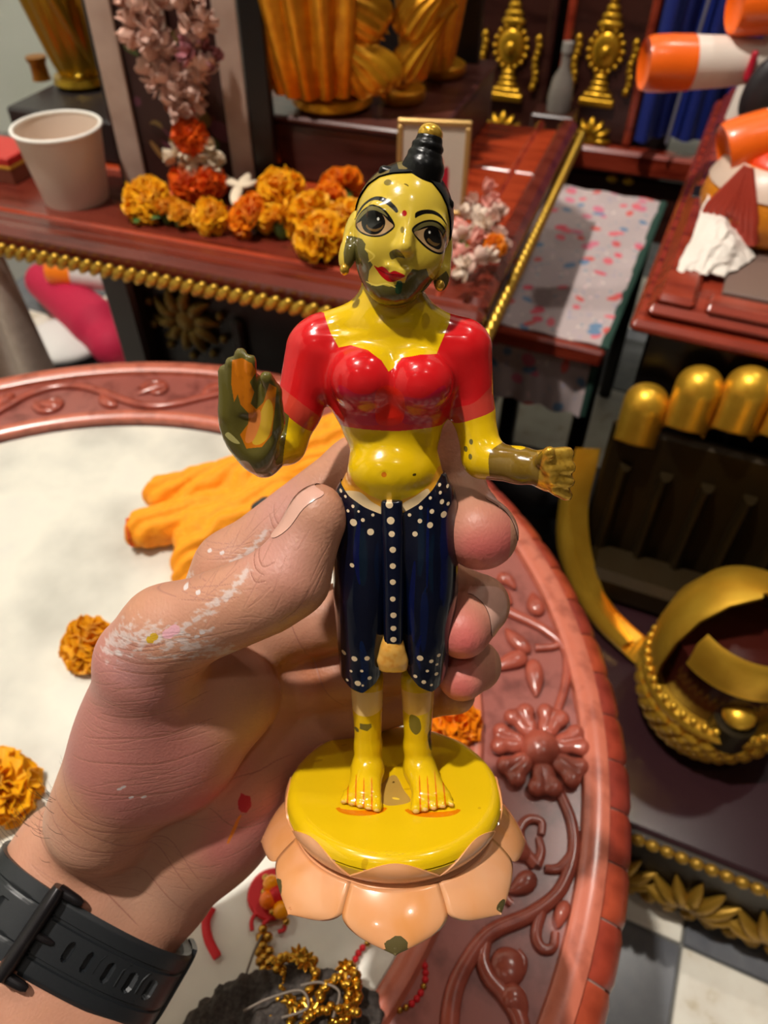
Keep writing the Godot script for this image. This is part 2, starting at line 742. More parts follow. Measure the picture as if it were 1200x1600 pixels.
func room() -> void:
	var wallm := mat(rgb(206, 208, 198), 0.6, 0.0, noise(0.01, 256, [rgb(236, 238, 232), rgb(255, 255, 255)], 4, 3), 0.7)
	var ceilm := mat(rgb(72, 60, 50), 0.7)
	var darkwall := mat(rgb(74, 63, 55), 0.6)
	struct("wall_back", box(Vector3(4.8, 2.9, 0.1), 0.0).mesh(), wallm, tf(Vector3(0, 1.4, -2.25)))
	struct("wall_front", box(Vector3(4.8, 2.9, 0.1), 0.0).mesh(), darkwall, tf(Vector3(0, 1.4, 1.85)))
	struct("wall_left", box(Vector3(0.1, 2.9, 4.2), 0.0).mesh(), wallm, tf(Vector3(-2.3, 1.4, -0.2)))
	struct("wall_right", box(Vector3(0.1, 2.9, 4.2), 0.0).mesh(), darkwall, tf(Vector3(2.3, 1.4, -0.2)))
	struct("ceiling", box(Vector3(4.8, 0.1, 4.3), 0.0).mesh(), ceilm, tf(Vector3(0, 2.85, -0.2)))
	var fl := struct("floor", box(Vector3(4.8, 0.1, 4.3), 0.0).mesh(), mat(rgb(120, 118, 112), 0.5), tf(Vector3(0, -0.056, -0.2)))
	# checkered marble tiles, one corner beside the table
	var white := mat(rgb(236, 232, 220), 0.22, 0.0, noise(0.012, 512, [rgb(216, 204, 180), rgb(246, 242, 236), rgb(252, 250, 246), rgb(255, 254, 250), rgb(255, 255, 252)], 5, 8), 4.0)
	var grey := mat(rgb(112, 114, 118), 0.25, 0.0, noise(0.02, 256, [rgb(200, 200, 205), rgb(255, 255, 255)], 5, 9), 4.0)
	var tm := box(Vector3(0.1975, 0.006, 0.1975), 0.0012).mesh()
	var turn := deg_to_rad(-24.0)
	var bx := Vector3(cos(turn), 0, -sin(turn))
	var bz := Vector3(sin(turn), 0, cos(turn))
	var c0: Vector3 = Vector3(0.2674, 0, -0.185)
	for a in range(-7, 5):
		for b in range(-8, 5):
			var p := c0 + bx * (0.2 * (a + 0.5)) + bz * (0.2 * (b + 0.5))
			part("tile", tm, grey if (a + b) % 2 != 0 else white, fl, Transform3D(Basis(bx, Vector3.UP, bz), p - Vector3(0, 0.003, 0) - fl.position))


# ---------- the painted brass figurine ----------
func inside(poly: PackedVector2Array, q: Vector2) -> float:
	var d := 1e9
	for k in poly.size():
		var s := Geometry2D.get_closest_point_to_segment(q, poly[k], poly[(k + 1) % poly.size()])
		d = minf(d, s.distance_squared_to(q))
	return sqrt(d) * (1.0 if Geometry2D.is_point_in_polygon(q, poly) else -1.0)


func curve(pts: Array) -> PackedVector2Array:
	return PackedVector2Array(spline(pts, 4, true))


func enamel(tex: Texture2D) -> StandardMaterial3D:
	var m := mat(Color.WHITE, 0.2, 0.0, tex)
	m.metallic_specular = 0.4
	m.clearcoat_enabled = true
	m.clearcoat = 0.4
	m.clearcoat_roughness = 0.06
	m.normal_enabled = false
	return m


const YELLOW := Color8(222, 182, 14)
const OLIVE := Color8(104, 92, 38)
const CREAM := Color8(236, 192, 112)

func figurine() -> void:
	var o := thing("figurine", "painted figurine of a standing woman in red blouse and navy dhoti, gripped by a hand", "figurine", Vector3(0.0037, 0.5045, -0.1057), Basis(Vector3(1, 0, 0), Vector3(0, 0.8746, -0.4848), Vector3(0, 0.4848, 0.8746)))
	var brass := mat(rgb(236, 194, 84), 0.24, 0.7, noise(0.05, 128, [rgb(120, 108, 70), rgb(240, 225, 180), rgb(255, 250, 235), rgb(255, 250, 235)], 4, 21))
	tri(brass, 60.0)

	# --- body with arms and feet
	var P := []
	P.append(Loft.new([[151.68, -10.92, 8.7, 2, -14], [149.91, -20.95, 16.74, 2, -15], [144.91, -23.08, 18.16, 5, -16], [135.8, -21.28, 17.14, 7, -16], [128.35, -18.65, 15.1, 6, -15], [122.66, -16.12, 13.35, 4, -14], [116.89, -13.74, 12.15, 3, -13], [111.03, -14.39, 13.61, 4, -14], [108.06, -15.78, 14.83, 4, -15], [105.47, -17.37, 16.44, 5, -15.5], [102.66, -18.39, 17.68, 5, -16], [99.02, -18.65, 17.98, 5.4, -16.6], [88.73, -18.66, 18.26, 5, -16.6]], 2.0))
	P.append(Cap.new(Vector3(-1, 149, -7), Vector3(-1.5, 166, -6), 9.2, 8.2, 5.0))
	P.append(Cap.new(Vector3(-8, 153, -7), Vector3(-20, 149.5, -8), 7.0, 6.5, 6.0))
	P.append(Cap.new(Vector3(6, 152, -7), Vector3(17, 147.5, -8), 7.0, 6.5, 6.0))
	P.append(Ell.new(Vector3(-9.51, 138.36, 3), Vector3(9.2, 8.6, 8.0), Vector3.ZERO, 2.6))
	P.append(Ell.new(Vector3(6.48, 137.3, 3), Vector3(9.2, 8.6, 8.0), Vector3.ZERO, 2.6))
	P.append(Ell.new(Vector3(-2.54, 111.57, 1), Vector3(11.5, 7.6, 6.9), Vector3.ZERO, 4.0))
	P.append(Ell.new(Vector3(-3.65, 112.34, 8.6), Vector3(0.9, 0.9, 1.2), Vector3.ZERO, 0.6, true))
	# arm on the left, raised
	var ls := Vector3(-24.25, 145.72, -7)
	var le := Vector3(-32.6, 118.07, -5)
	var lw := Vector3(-38.86, 116.93, 7)
	P.append(Cap.new(ls, Vector3(-28.77, 128.35, -6), 7.6, 6.6, 5.0))
	P.append(Cap.new(Vector3(-28.77, 128.35, -6), le, 6.6, 5.4, 2.0))
	P.append(Cap.new(le, lw, 5.2, 4.6, 3.0))
	P.append(Cap.new(Vector3(-38.18, 114.14, 3), Vector3(-38.3, 122.11, 10), 4.0, 4.0, 3.0))
	P.append(Ell.new(Vector3(-40.08, 128.48, 11), Vector3(8.6, 13.5, 3.6), Vector3(6, 0, 2), 3.0))
	P.append(Ell.new(Vector3(-38.65, 129.7, 15), Vector3(5.5, 10.5, 2.4), Vector3(6, 0, 2), 1.6, true))
	P.append(Cap.new(Vector3(-46.06, 129.53, 12), Vector3(-46.04, 141.85, 12.5), 2.1, 1.5, 0.6))
	P.append(Cap.new(Vector3(-44.23, 131.26, 12), Vector3(-43.63, 143.97, 13.8), 1.9, 1.6, 0.4))
	P.append(Cap.new(Vector3(-42, 131.26, 12), Vector3(-40.89, 146.16, 14.4), 2.0, 1.7, 0.4))
	P.append(Cap.new(Vector3(-39.59, 131.26, 12), Vector3(-38.34, 144.6, 15.2), 2.0, 1.6, 0.4))
	P.append(Cap.new(Vector3(-33.53, 127.61, 11), Vector3(-33.06, 136.33, 14), 2.9, 2.3, 2.0))
	P.append(Cap.new(Vector3(-33.06, 136.33, 14), Vector3(-34.19, 140.31, 16.5), 2.2, 1.8, 1.2))
	# arm on the right, held out with a closed hand
	P.append(Cap.new(Vector3(19.89, 145.72, -7), Vector3(22.34, 128.19, -7), 7.4, 6.2, 5.0))
	P.append(Cap.new(Vector3(22.34, 128.19, -7), Vector3(25.26, 115.78, -4), 6.1, 5.8, 2.0))
	P.append(Cap.new(Vector3(25.58, 114.07, -3), Vector3(35.11, 114, 4), 5.8, 5.0, 3.0))
	P.append(Cap.new(Vector3(35.11, 114, 4), Vector3(41.61, 113.85, 8), 4.8, 4.6, 2.5))
	P.append(Ell.new(Vector3(43.07, 113.48, 8), Vector3(5.6, 6.2, 5.0), Vector3(0, 0, 12), 2.0))
	P.append(Cap.new(Vector3(41.54, 118.42, 12), Vector3(46.6, 118.81, 10.5), 2.4, 2.1, 0.8))
	P.append(Cap.new(Vector3(41.88, 115.43, 13), Vector3(47.15, 115.25, 11.5), 2.4, 2.1, 0.8))
	P.append(Cap.new(Vector3(42.9, 112.23, 12.5), Vector3(47.39, 111.11, 11), 2.2, 2.0, 0.8))
	P.append(Cap.new(Vector3(44.02, 109.22, 11.5), Vector3(47.56, 106.95, 10), 2.0, 1.8, 0.8))
	P.append(Cap.new(Vector3(39.52, 117.17, 12), Vector3(40.78, 120.33, 15), 1.9, 1.7, 0.8))
	# legs and feet
	P.append(Cap.new(Vector3(-9.36, 38.85, -8), Vector3(-9.13, 12.47, -9), 5.6, 4.4, 2.0))
	P.append(Cap.new(Vector3(-9.13, 12.47, -9), Vector3(-9.2, 4.2, -9), 4.3, 5.0, 2.5))
	P.append(Cap.new(Vector3(-9.2, 4.6, -6), Vector3(-10.8, 2.6, 4), 4.6, 2.6, 3.0))
	P.append(Cap.new(Vector3(-9.2, 4.6, -6), Vector3(-7.2, 2.4, 4), 4.6, 2.6, 3.0))
	P.append(Cap.new(Vector3(-10, 4.4, -6), Vector3(-14.2, 2.2, 3), 4.0, 2.2, 3.0))
	P.append(Cap.new(Vector3(7.56, 38.85, -8), Vector3(7.74, 12.47, -9), 5.8, 4.4, 2.0))
	P.append(Cap.new(Vector3(7.74, 12.47, -9), Vector3(8.2, 4.2, -9), 4.3, 5.0, 2.5))
	P.append(Cap.new(Vector3(8.4, 4.6, -6), Vector3(8.4, 2.5, 4.4), 4.6, 2.7, 3.0))
	P.append(Cap.new(Vector3(8.8, 4.6, -6), Vector3(12.4, 2.6, 5), 4.6, 2.6, 3.0))
	P.append(Cap.new(Vector3(9, 4.4, -6), Vector3(16.4, 2.2, 4.4), 4.0, 2.2, 3.0))
	for k in 5:
		var r := 1.75 - 0.17 * k
		P.append(Cap.new(Vector3(-6.3 - 2.5 * k, 2.0, 4.0 - 0.5 * k), Vector3(-6.0 - 2.75 * k, 1.5, 8.6 - 0.75 * k), r, r, 0.7))
		P.append(Cap.new(Vector3(7.0 + 2.4 * k, 2.0, 4.6 - 0.3 * k), Vector3(6.6 + 2.9 * k, 1.5, 9.2 - 0.5 * k), r, r, 0.7))
	var g := body(P, 0.85)

	# --- the coat of paint on the body
	var C := Coat.new(Vector2(-54, -4), Vector2(58, 164), 11.0, YELLOW)
	var red := rgb(204, 26, 30)
	var blouse := [Vector2(-20.53, 155.83), Vector2(-29.69, 157.51), Vector2(-35.51, 143.85), Vector2(-37.6, 129.64), Vector2(-33.26, 129.64), Vector2(-25.5, 123.61), Vector2(-23.33, 123.06), Vector2(-20.48, 128.19), Vector2(-19.29, 124.72), Vector2(-10.93, 124.35), Vector2(-0.01, 123.98), Vector2(13.08, 124.72), Vector2(14.86, 126), Vector2(16.15, 125.27), Vector2(21.72, 126.91), Vector2(30.61, 130.73), Vector2(30.86, 143.85), Vector2(27.67, 155.83), Vector2(15.14, 155.83), Vector2(14.51, 153.13), Vector2(13.52, 151.09), Vector2(10.83, 145.24), Vector2(6.06, 145.24), Vector2(1.3, 144.37), Vector2(-1.34, 141.58), Vector2(-2.41, 140.88), Vector2(-4.36, 143.85), Vector2(-8.06, 146.45), Vector2(-12.81, 147.49), Vector2(-16.17, 146.8), Vector2(-18.55, 150.75)]
	C.poly(blouse, red, false)
	C.poly([Vector2(-37.58, 136.56), Vector2(-33.11, 135.49), Vector2(-27.28, 131.51), Vector2(-22.32, 126.57), Vector2(-23.52, 122.67), Vector2(-25.71, 123.23), Vector2(-33.55, 129.32), Vector2(-37.92, 129.32)], rgb(196, 62, 46))
	C.poly([Vector2(15.68, 128.95), Vector2(21.81, 131.14), Vector2(26.72, 135.31), Vector2(30.55, 138.35), Vector2(30.93, 130.42), Vector2(21.97, 126.57), Vector2(16.34, 124.9)], rgb(196, 62, 50))
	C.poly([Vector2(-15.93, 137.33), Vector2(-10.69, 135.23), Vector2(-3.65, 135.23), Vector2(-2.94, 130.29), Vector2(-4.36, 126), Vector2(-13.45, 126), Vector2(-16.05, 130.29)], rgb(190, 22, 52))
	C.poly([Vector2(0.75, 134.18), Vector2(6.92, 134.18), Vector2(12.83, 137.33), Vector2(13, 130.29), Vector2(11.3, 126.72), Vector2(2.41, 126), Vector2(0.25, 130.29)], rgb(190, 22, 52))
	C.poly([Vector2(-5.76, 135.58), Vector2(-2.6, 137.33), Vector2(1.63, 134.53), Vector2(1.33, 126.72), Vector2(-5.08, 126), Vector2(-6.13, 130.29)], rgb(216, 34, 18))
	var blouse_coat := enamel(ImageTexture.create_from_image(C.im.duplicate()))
	# waistband, navel, chips and scuffs
	C.poly([Vector2(-13.79, 111.68), Vector2(-11.8, 108.25), Vector2(-7.37, 105.18), Vector2(-3.65, 103.83), Vector2(1, 104.02), Vector2(5.64, 105.57), Vector2(9.68, 108.25), Vector2(12.18, 112.25), Vector2(16.6, 112.25), Vector2(18.94, 95.8), Vector2(-20.59, 95.8), Vector2(-18.06, 109.78)], rgb(226, 158, 44), false)
	C.poly([Vector2(-11.01, 106.12), Vector2(-7.34, 103.44), Vector2(-4.21, 101.32), Vector2(-5.51, 98.79), Vector2(-11.07, 100.35), Vector2(-16.57, 104.21)], rgb(240, 208, 158))
	C.poly([Vector2(1.53, 102.67), Vector2(5.2, 104.97), Vector2(8.85, 106.88), Vector2(9.63, 104.59), Vector2(6.52, 102.28), Vector2(2.65, 100.35)], rgb(240, 208, 158))
	C.oval([Vector2(-3.65, 112.18)][0], Vector2(0.75, 0.75), rgb(206, 110, 12))
	C.oval([Vector2(4.99, 111.81)][0], Vector2(0.55, 0.4), rgb(70, 52, 10))
	for p in [Vector2(20.05, 117.8), Vector2(21.23, 115.9), Vector2(21.46, 120.06)]: C.oval(p, Vector2(0.5, 0.8), OLIVE)
	# the raised hand: bare brass with a flake of orange paint left on the palm
	C.poly([Vector2(-49.73, 139.66), Vector2(-46.85, 144.7), Vector2(-42.08, 148.01), Vector2(-37.46, 146.03), Vector2(-30.89, 141.35), Vector2(-30.26, 131.1), Vector2(-31.65, 122.31), Vector2(-32.69, 114.22), Vector2(-35.66, 111.11), Vector2(-40.07, 111.84), Vector2(-42.5, 116.03), Vector2(-47.41, 122.31), Vector2(-49.27, 131.1)], rgb(92, 84, 34))
	C.poly([Vector2(-43.73, 116.61), Vector2(-40.85, 116.97), Vector2(-39.23, 113.48), Vector2(-39.03, 110.33), Vector2(-43.29, 111.63)], rgb(186, 150, 120))
	C.poly([Vector2(-43.05, 144.65), Vector2(-40.34, 145.3), Vector2(-37.74, 143.99), Vector2(-36.85, 141.68), Vector2(-38.67, 139.01), Vector2(-37.8, 136.33), Vector2(-38.97, 133.28), Vector2(-37.7, 131.58), Vector2(-35.56, 133.62), Vector2(-33.28, 139.01), Vector2(-31.65, 137.67), Vector2(-32.59, 131.58), Vector2(-33.92, 124.68), Vector2(-36.84, 121.17), Vector2(-41, 120.82), Vector2(-42.51, 124.68), Vector2(-40.3, 127.46), Vector2(-39.79, 130.55), Vector2(-41.7, 132.94), Vector2(-42.22, 135.82), Vector2(-43.36, 133.62), Vector2(-43.76, 138.35)], rgb(200, 112, 14), false)
	C.poly([Vector2(-37.1, 129.87), Vector2(-34.15, 134.64), Vector2(-32.93, 131.58), Vector2(-34.6, 124.68), Vector2(-37.49, 121.88), Vector2(-39.51, 122.93)], rgb(206, 164, 44))
	C.poly([Vector2(-39.92, 128.15), Vector2(-37.02, 131.58), Vector2(-36.84, 128.15), Vector2(-39.17, 122.93), Vector2(-41.23, 122.93)], rgb(220, 128, 60))
	C.poly([Vector2(-46.66, 124.33), Vector2(-45.57, 125.37), Vector2(-43.93, 123.98), Vector2(-42.65, 122.23), Vector2(-44.7, 122.58)], rgb(188, 178, 110))
	# the held-out forearm: worn to brass from the middle down
	C.poly([Vector2(26.55, 117.55), Vector2(30.45, 119.77), Vector2(34.85, 119.03), Vector2(41.63, 120.88), Vector2(51.59, 120.88), Vector2(53.04, 101.99), Vector2(42.64, 104.88), Vector2(33.25, 107.37), Vector2(28.04, 108.52), Vector2(26.4, 112.5)], rgb(118, 90, 26))
	C.poly([Vector2(26.27, 110.55), Vector2(31.95, 109.01), Vector2(41.42, 107.46), Vector2(43.49, 104.34), Vector2(33.98, 105.9), Vector2(27.37, 106.68)], rgb(158, 104, 70))
	# legs
	C.poly([Vector2(-15.36, 35.72), Vector2(-3.65, 35.72), Vector2(-4.07, 28.81), Vector2(-13.78, 27.85)], rgb(232, 196, 130))
	C.poly([Vector2(1.37, 35.72), Vector2(13.91, 35.72), Vector2(14.04, 29.77), Vector2(2.68, 27.85)], rgb(228, 180, 96))
	C.poly([Vector2(-11.71, 24.23), Vector2(-7.89, 24.47), Vector2(-7.68, 23.01), Vector2(-9.18, 21.55), Vector2(-11.73, 22.04)], OLIVE, false)
	C.oval([Vector2(-12.8, 21.06)][0], Vector2(0.8, 0.9), OLIVE)
	C.poly([Vector2(5.01, 27.61), Vector2(7.76, 26.89), Vector2(8.67, 22.52), Vector2(7, 20.08), Vector2(4.85, 22.52)], OLIVE)
	C.poly([Vector2(10.96, 19.24), Vector2(12.66, 20.23), Vector2(13.22, 13.77), Vector2(14.15, 10.25), Vector2(11.94, 12.77)], rgb(76, 62, 26))
	for k in 4:
		C.line([Vector2(-7.7 - 2.6 * k, 6.0), Vector2(-7.4 - 2.75 * k, -3.0)], 0.8, rgb(214, 108, 8))
		C.line([Vector2(8.1 + 2.6 * k, 6.4), Vector2(8.0 + 2.9 * k, -3.0)], 0.8, rgb(214, 108, 8))
	for k in 5:
		C.oval(Vector2(-6.0 - 2.75 * k, 1.0), Vector2(1.0, 1.1), rgb(238, 200, 120))
		C.oval(Vector2(6.6 + 2.9 * k, 1.2), Vector2(1.0, 1.1), rgb(238, 200, 120))
	var coat := enamel(C.texture())
	var size := C.size()

	var parts := cut(g, func(p): return minf(inside(PackedVector2Array(blouse), Vector2(p.x, p.y)), minf(p.y - 100.0, 4.0 - p.z if p.x < -23.5 else 1e3)))
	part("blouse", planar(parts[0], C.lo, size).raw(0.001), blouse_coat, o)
	var hand := cut(parts[1], func(p): return minf(p.x - 39.0, 130.0 - p.y))
	part("closed_hand", hand[0].raw(0.001), brass, o).set_meta("label", "closed hand worn to bare brass")
	var neck := cut(hand[1], func(p): return p.y - 134.0)
	part("neck", planar(neck[0], C.lo, size).raw(0.001), coat, o)
	var arm := cut(neck[1], func(p): return minf(-20.0 - p.x, p.y - 90.0))
	part("raised_arm", planar(arm[0], C.lo, size).raw(0.001), coat, o).set_meta("label", "raised forearm with open palm, orange paint flaking off olive brass")
	arm = cut(arm[1], func(p): return minf(p.x - 15.5 - maxf(0.0, 108.0 - p.y), p.y - 90.0))
	part("held_out_arm", planar(arm[0], C.lo, size).raw(0.001), coat, o)
	var leg := cut(arm[1], func(p): return 62.0 - p.y)
	part("body", planar(leg[1], C.lo, size).raw(0.001), coat, o)
	leg = cut(leg[0], func(p): return p.x + 0.6)
	for k in 2: part("leg", planar(leg[k], C.lo, size).raw(0.001), coat, o)

	# --- dhoti
	P = []
	P.append(Loft.new([[110.04, -15.56, 14.98, 3.5, -15], [107.46, -16.37, 15.43, 4.5, -15.5], [105.07, -17.76, 17.03, 5.4, -16.2], [102.26, -18.78, 18.08, 6, -17], [99.02, -19.04, 18.37, 6.5, -17.5], [88.73, -19.44, 19.05, 7, -18], [80.29, -18.62, 18.7, 6, -18]], 2.0))
	P.append(Loft.new([[108.06, -15.98, 4.05, 4.5, -15], [104.07, -17.98, 4.09, 5.6, -16.2], [100.04, -18.83, 4.13, 6.6, -17], [86.64, -19.49, 3.08, 8, -18], [71.68, -19.59, 0.79, 8, -18], [58.39, -18.82, -0.78, 7, -17], [46.98, -18.2, -2.4, 5.5, -15], [39.98, -17.7, -3.23, 4.5, -14], [32.38, -15.92, -4.07, 2.5, -13]], 1.2))
	P.append(Loft.new([[108.06, -5.58, 15.22, 4.5, -15], [104.07, -5.59, 17.25, 5.6, -16.2], [100.04, -5.6, 18.14, 6.6, -17], [86.64, -4.05, 19.31, 8, -18], [71.68, -2.04, 19.54, 8, -18], [58.39, -0.37, 18.49, 7, -17], [46.98, 1.34, 17.14, 5.5, -15], [39.98, 2.64, 16.06, 4.5, -14], [32.38, 3.33, 14.76, 2.5, -13]], 1.2))
	g = body(P, 0.9)
	var cloth := PackedVector2Array([Vector2(-23.54, 115.78), Vector2(-17.9, 108.29), Vector2(-13.75, 104.49), Vector2(-9.18, 102), Vector2(-4.39, 100.07), Vector2(-1.43, 99.88), Vector2(1.7, 100.46), Vector2(6.1, 102.96), Vector2(10.26, 106.59), Vector2(14.54, 111.31), Vector2(21.57, 118.36), Vector2(24, 49.01), Vector2(14.27, 42.77), Vector2(11.52, 40.97), Vector2(7.3, 43), Vector2(3.88, 46.8), Vector2(2.26, 51.22), Vector2(-1.3, 55.59), Vector2(-4.24, 51.22), Vector2(-4.44, 46.8), Vector2(-6.44, 43.67), Vector2(-10.44, 40.75), Vector2(-14.02, 41.87), Vector2(-19.53, 45.46)])
	var D := Coat.new(Vector2(-24, 24), Vector2(24, 118), 16.0, rgb(5, 11, 30))
	for k in 26: # brushed blue
		var x := rng.randf_range(-18, 18)
		var y := rng.randf_range(45, 95)
		D.line([Vector2(x, y + rng.randf_range(5, 16)), Vector2(x + rng.randf_range(-1, 1), y), Vector2(x, y - rng.randf_range(5, 14))], rng.randf_range(0.8, 3.0), rgb(4, rng.randi_range(13, 22), rng.randi_range(38, 60)))
	for k in 2:
		for q in [Vector3(-16.36, 105.24, 0.94), Vector3(-16.6, 103, 1.05), Vector3(-16.66, 99.42, 1.15), Vector3(-14.19, 100.45, 0.94), Vector3(-12.56, 97.36, 2.09), Vector3(-9.8, 98.39, 1.15), Vector3(-7.56, 94.97, 1.99), Vector3(-12.7, 101.98, 0.94), Vector3(-11.05, 100.76, 0.73), Vector3(-6.84, 99.94, 0.94), Vector3(-14.92, 104.22, 0.84), Vector3(-14.87, 107.26, 0.94), Vector3(-13.35, 104.83, 0.84), Vector3(12.6, 107.56, 0.94), Vector3(13.19, 103, 1.36), Vector3(13.77, 99.32, 1.88), Vector3(15.17, 101.98, 1.05), Vector3(9.75, 104.53, 0.94), Vector3(10.11, 100.76, 1.36), Vector3(6.72, 98.18, 1.36), Vector3(9.69, 96.84, 1.78), Vector3(5.29, 94.35, 1.57), Vector3(6.86, 101.98, 1.15), Vector3(3.65, 99.94, 1.05), Vector3(15.06, 106.55, 0.94), Vector3(12.65, 105.54, 0.94), Vector3(-16.11, 54.1, 1.46), Vector3(-12.78, 53.4, 1.88), Vector3(-8.82, 53.86, 1.67), Vector3(-10.53, 49.19, 1.05), Vector3(-8.13, 46.36, 1.36), Vector3(-11.83, 44.47, 1.99), Vector3(-13.89, 48.49, 0.94), Vector3(-15.21, 44.47, 0.94), Vector3(-10.26, 43.75, 0.84), Vector3(7.34, 53.86, 1.99), Vector3(10.91, 52.7, 1.36), Vector3(13.28, 54.33, 1.25), Vector3(9.72, 49.19, 1.05), Vector3(12.69, 47.55, 1.25), Vector3(6.08, 46.72, 1.25), Vector3(8.73, 45.06, 1.46), Vector3(11.18, 43.75, 0.94), Vector3(12.72, 51.07, 0.94), Vector3(-13.12, 84.52, 1.36)]:
			D.oval(Vector2(q.x + rng.randf_range(-0.06, 0.06), q.y), Vector2(q.z, q.z) * (0.5 if k == 0 else 0.0), rgb(222, 198, 160))
	var dcoat := enamel(D.texture())
	part("dhoti", planar(cut(g, func(p): return inside(cloth, Vector2(p.x, p.y)))[0], D.lo, D.size()).raw(0.001), dcoat, o).set_meta("label", "navy dhoti with small cream dots")
	P = [Loft.new([[104.31, -4.74, 1.63, 8.6, 5], [91.58, -4.39, 2.09, 9.8, 5], [75.54, -4.03, 2.21, 9.6, 4], [59.22, -3.84, 2.15, 8.4, 3]], 1.0)]
	var E := Coat.new(Vector2(-6, 40), Vector2(5, 112), 16.0, rgb(6, 13, 34))
	for q in [Vector3(-2.16, 103.59, 2.09), Vector3(-1.76, 99.03, 2.2), Vector3(-1.45, 95.13, 1.78), Vector3(-1.14, 90.45, 1.88), Vector3(-1.13, 85.4, 1.78), Vector3(-1.11, 80.38, 1.78), Vector3(-1.09, 74.97, 1.67), Vector3(-0.87, 69.59, 1.88), Vector3(-0.85, 65.14, 1.78), Vector3(-0.84, 61.32, 1.88)]:
		E.oval(Vector2(q.x, q.y), Vector2(q.z, q.z) * 0.5, rgb(226, 200, 160))
	part("pleat_strip", planar(body(P, 0.7), E.lo, E.size()).raw(0.001), enamel(E.texture()), o).set_meta("label", "navy front strip with a row of ten cream dots")
	var creamm := mat(CREAM, 0.22, 0.0, noise(0.06, 128, [rgb(240, 190, 100), rgb(255, 236, 190), rgb(255, 246, 220)], 3, 31))
	tri(creamm, 40.0)
	creamm.clearcoat_enabled = true
	creamm.clearcoat = 0.5
	P = [Loft.new([[60.5, -4.04, 1.95, 8.2, 2], [57.07, -5.01, 2.75, 8.6, 2], [52.31, -5.99, 3.96, 7.8, 2], [48.81, -5.22, 3.6, 6.6, 2]], 1.0)]
	part("sash_tip", body(P, 0.7).raw(0.001), creamm, o)
	head(o, brass)
	pedestal(o, creamm)


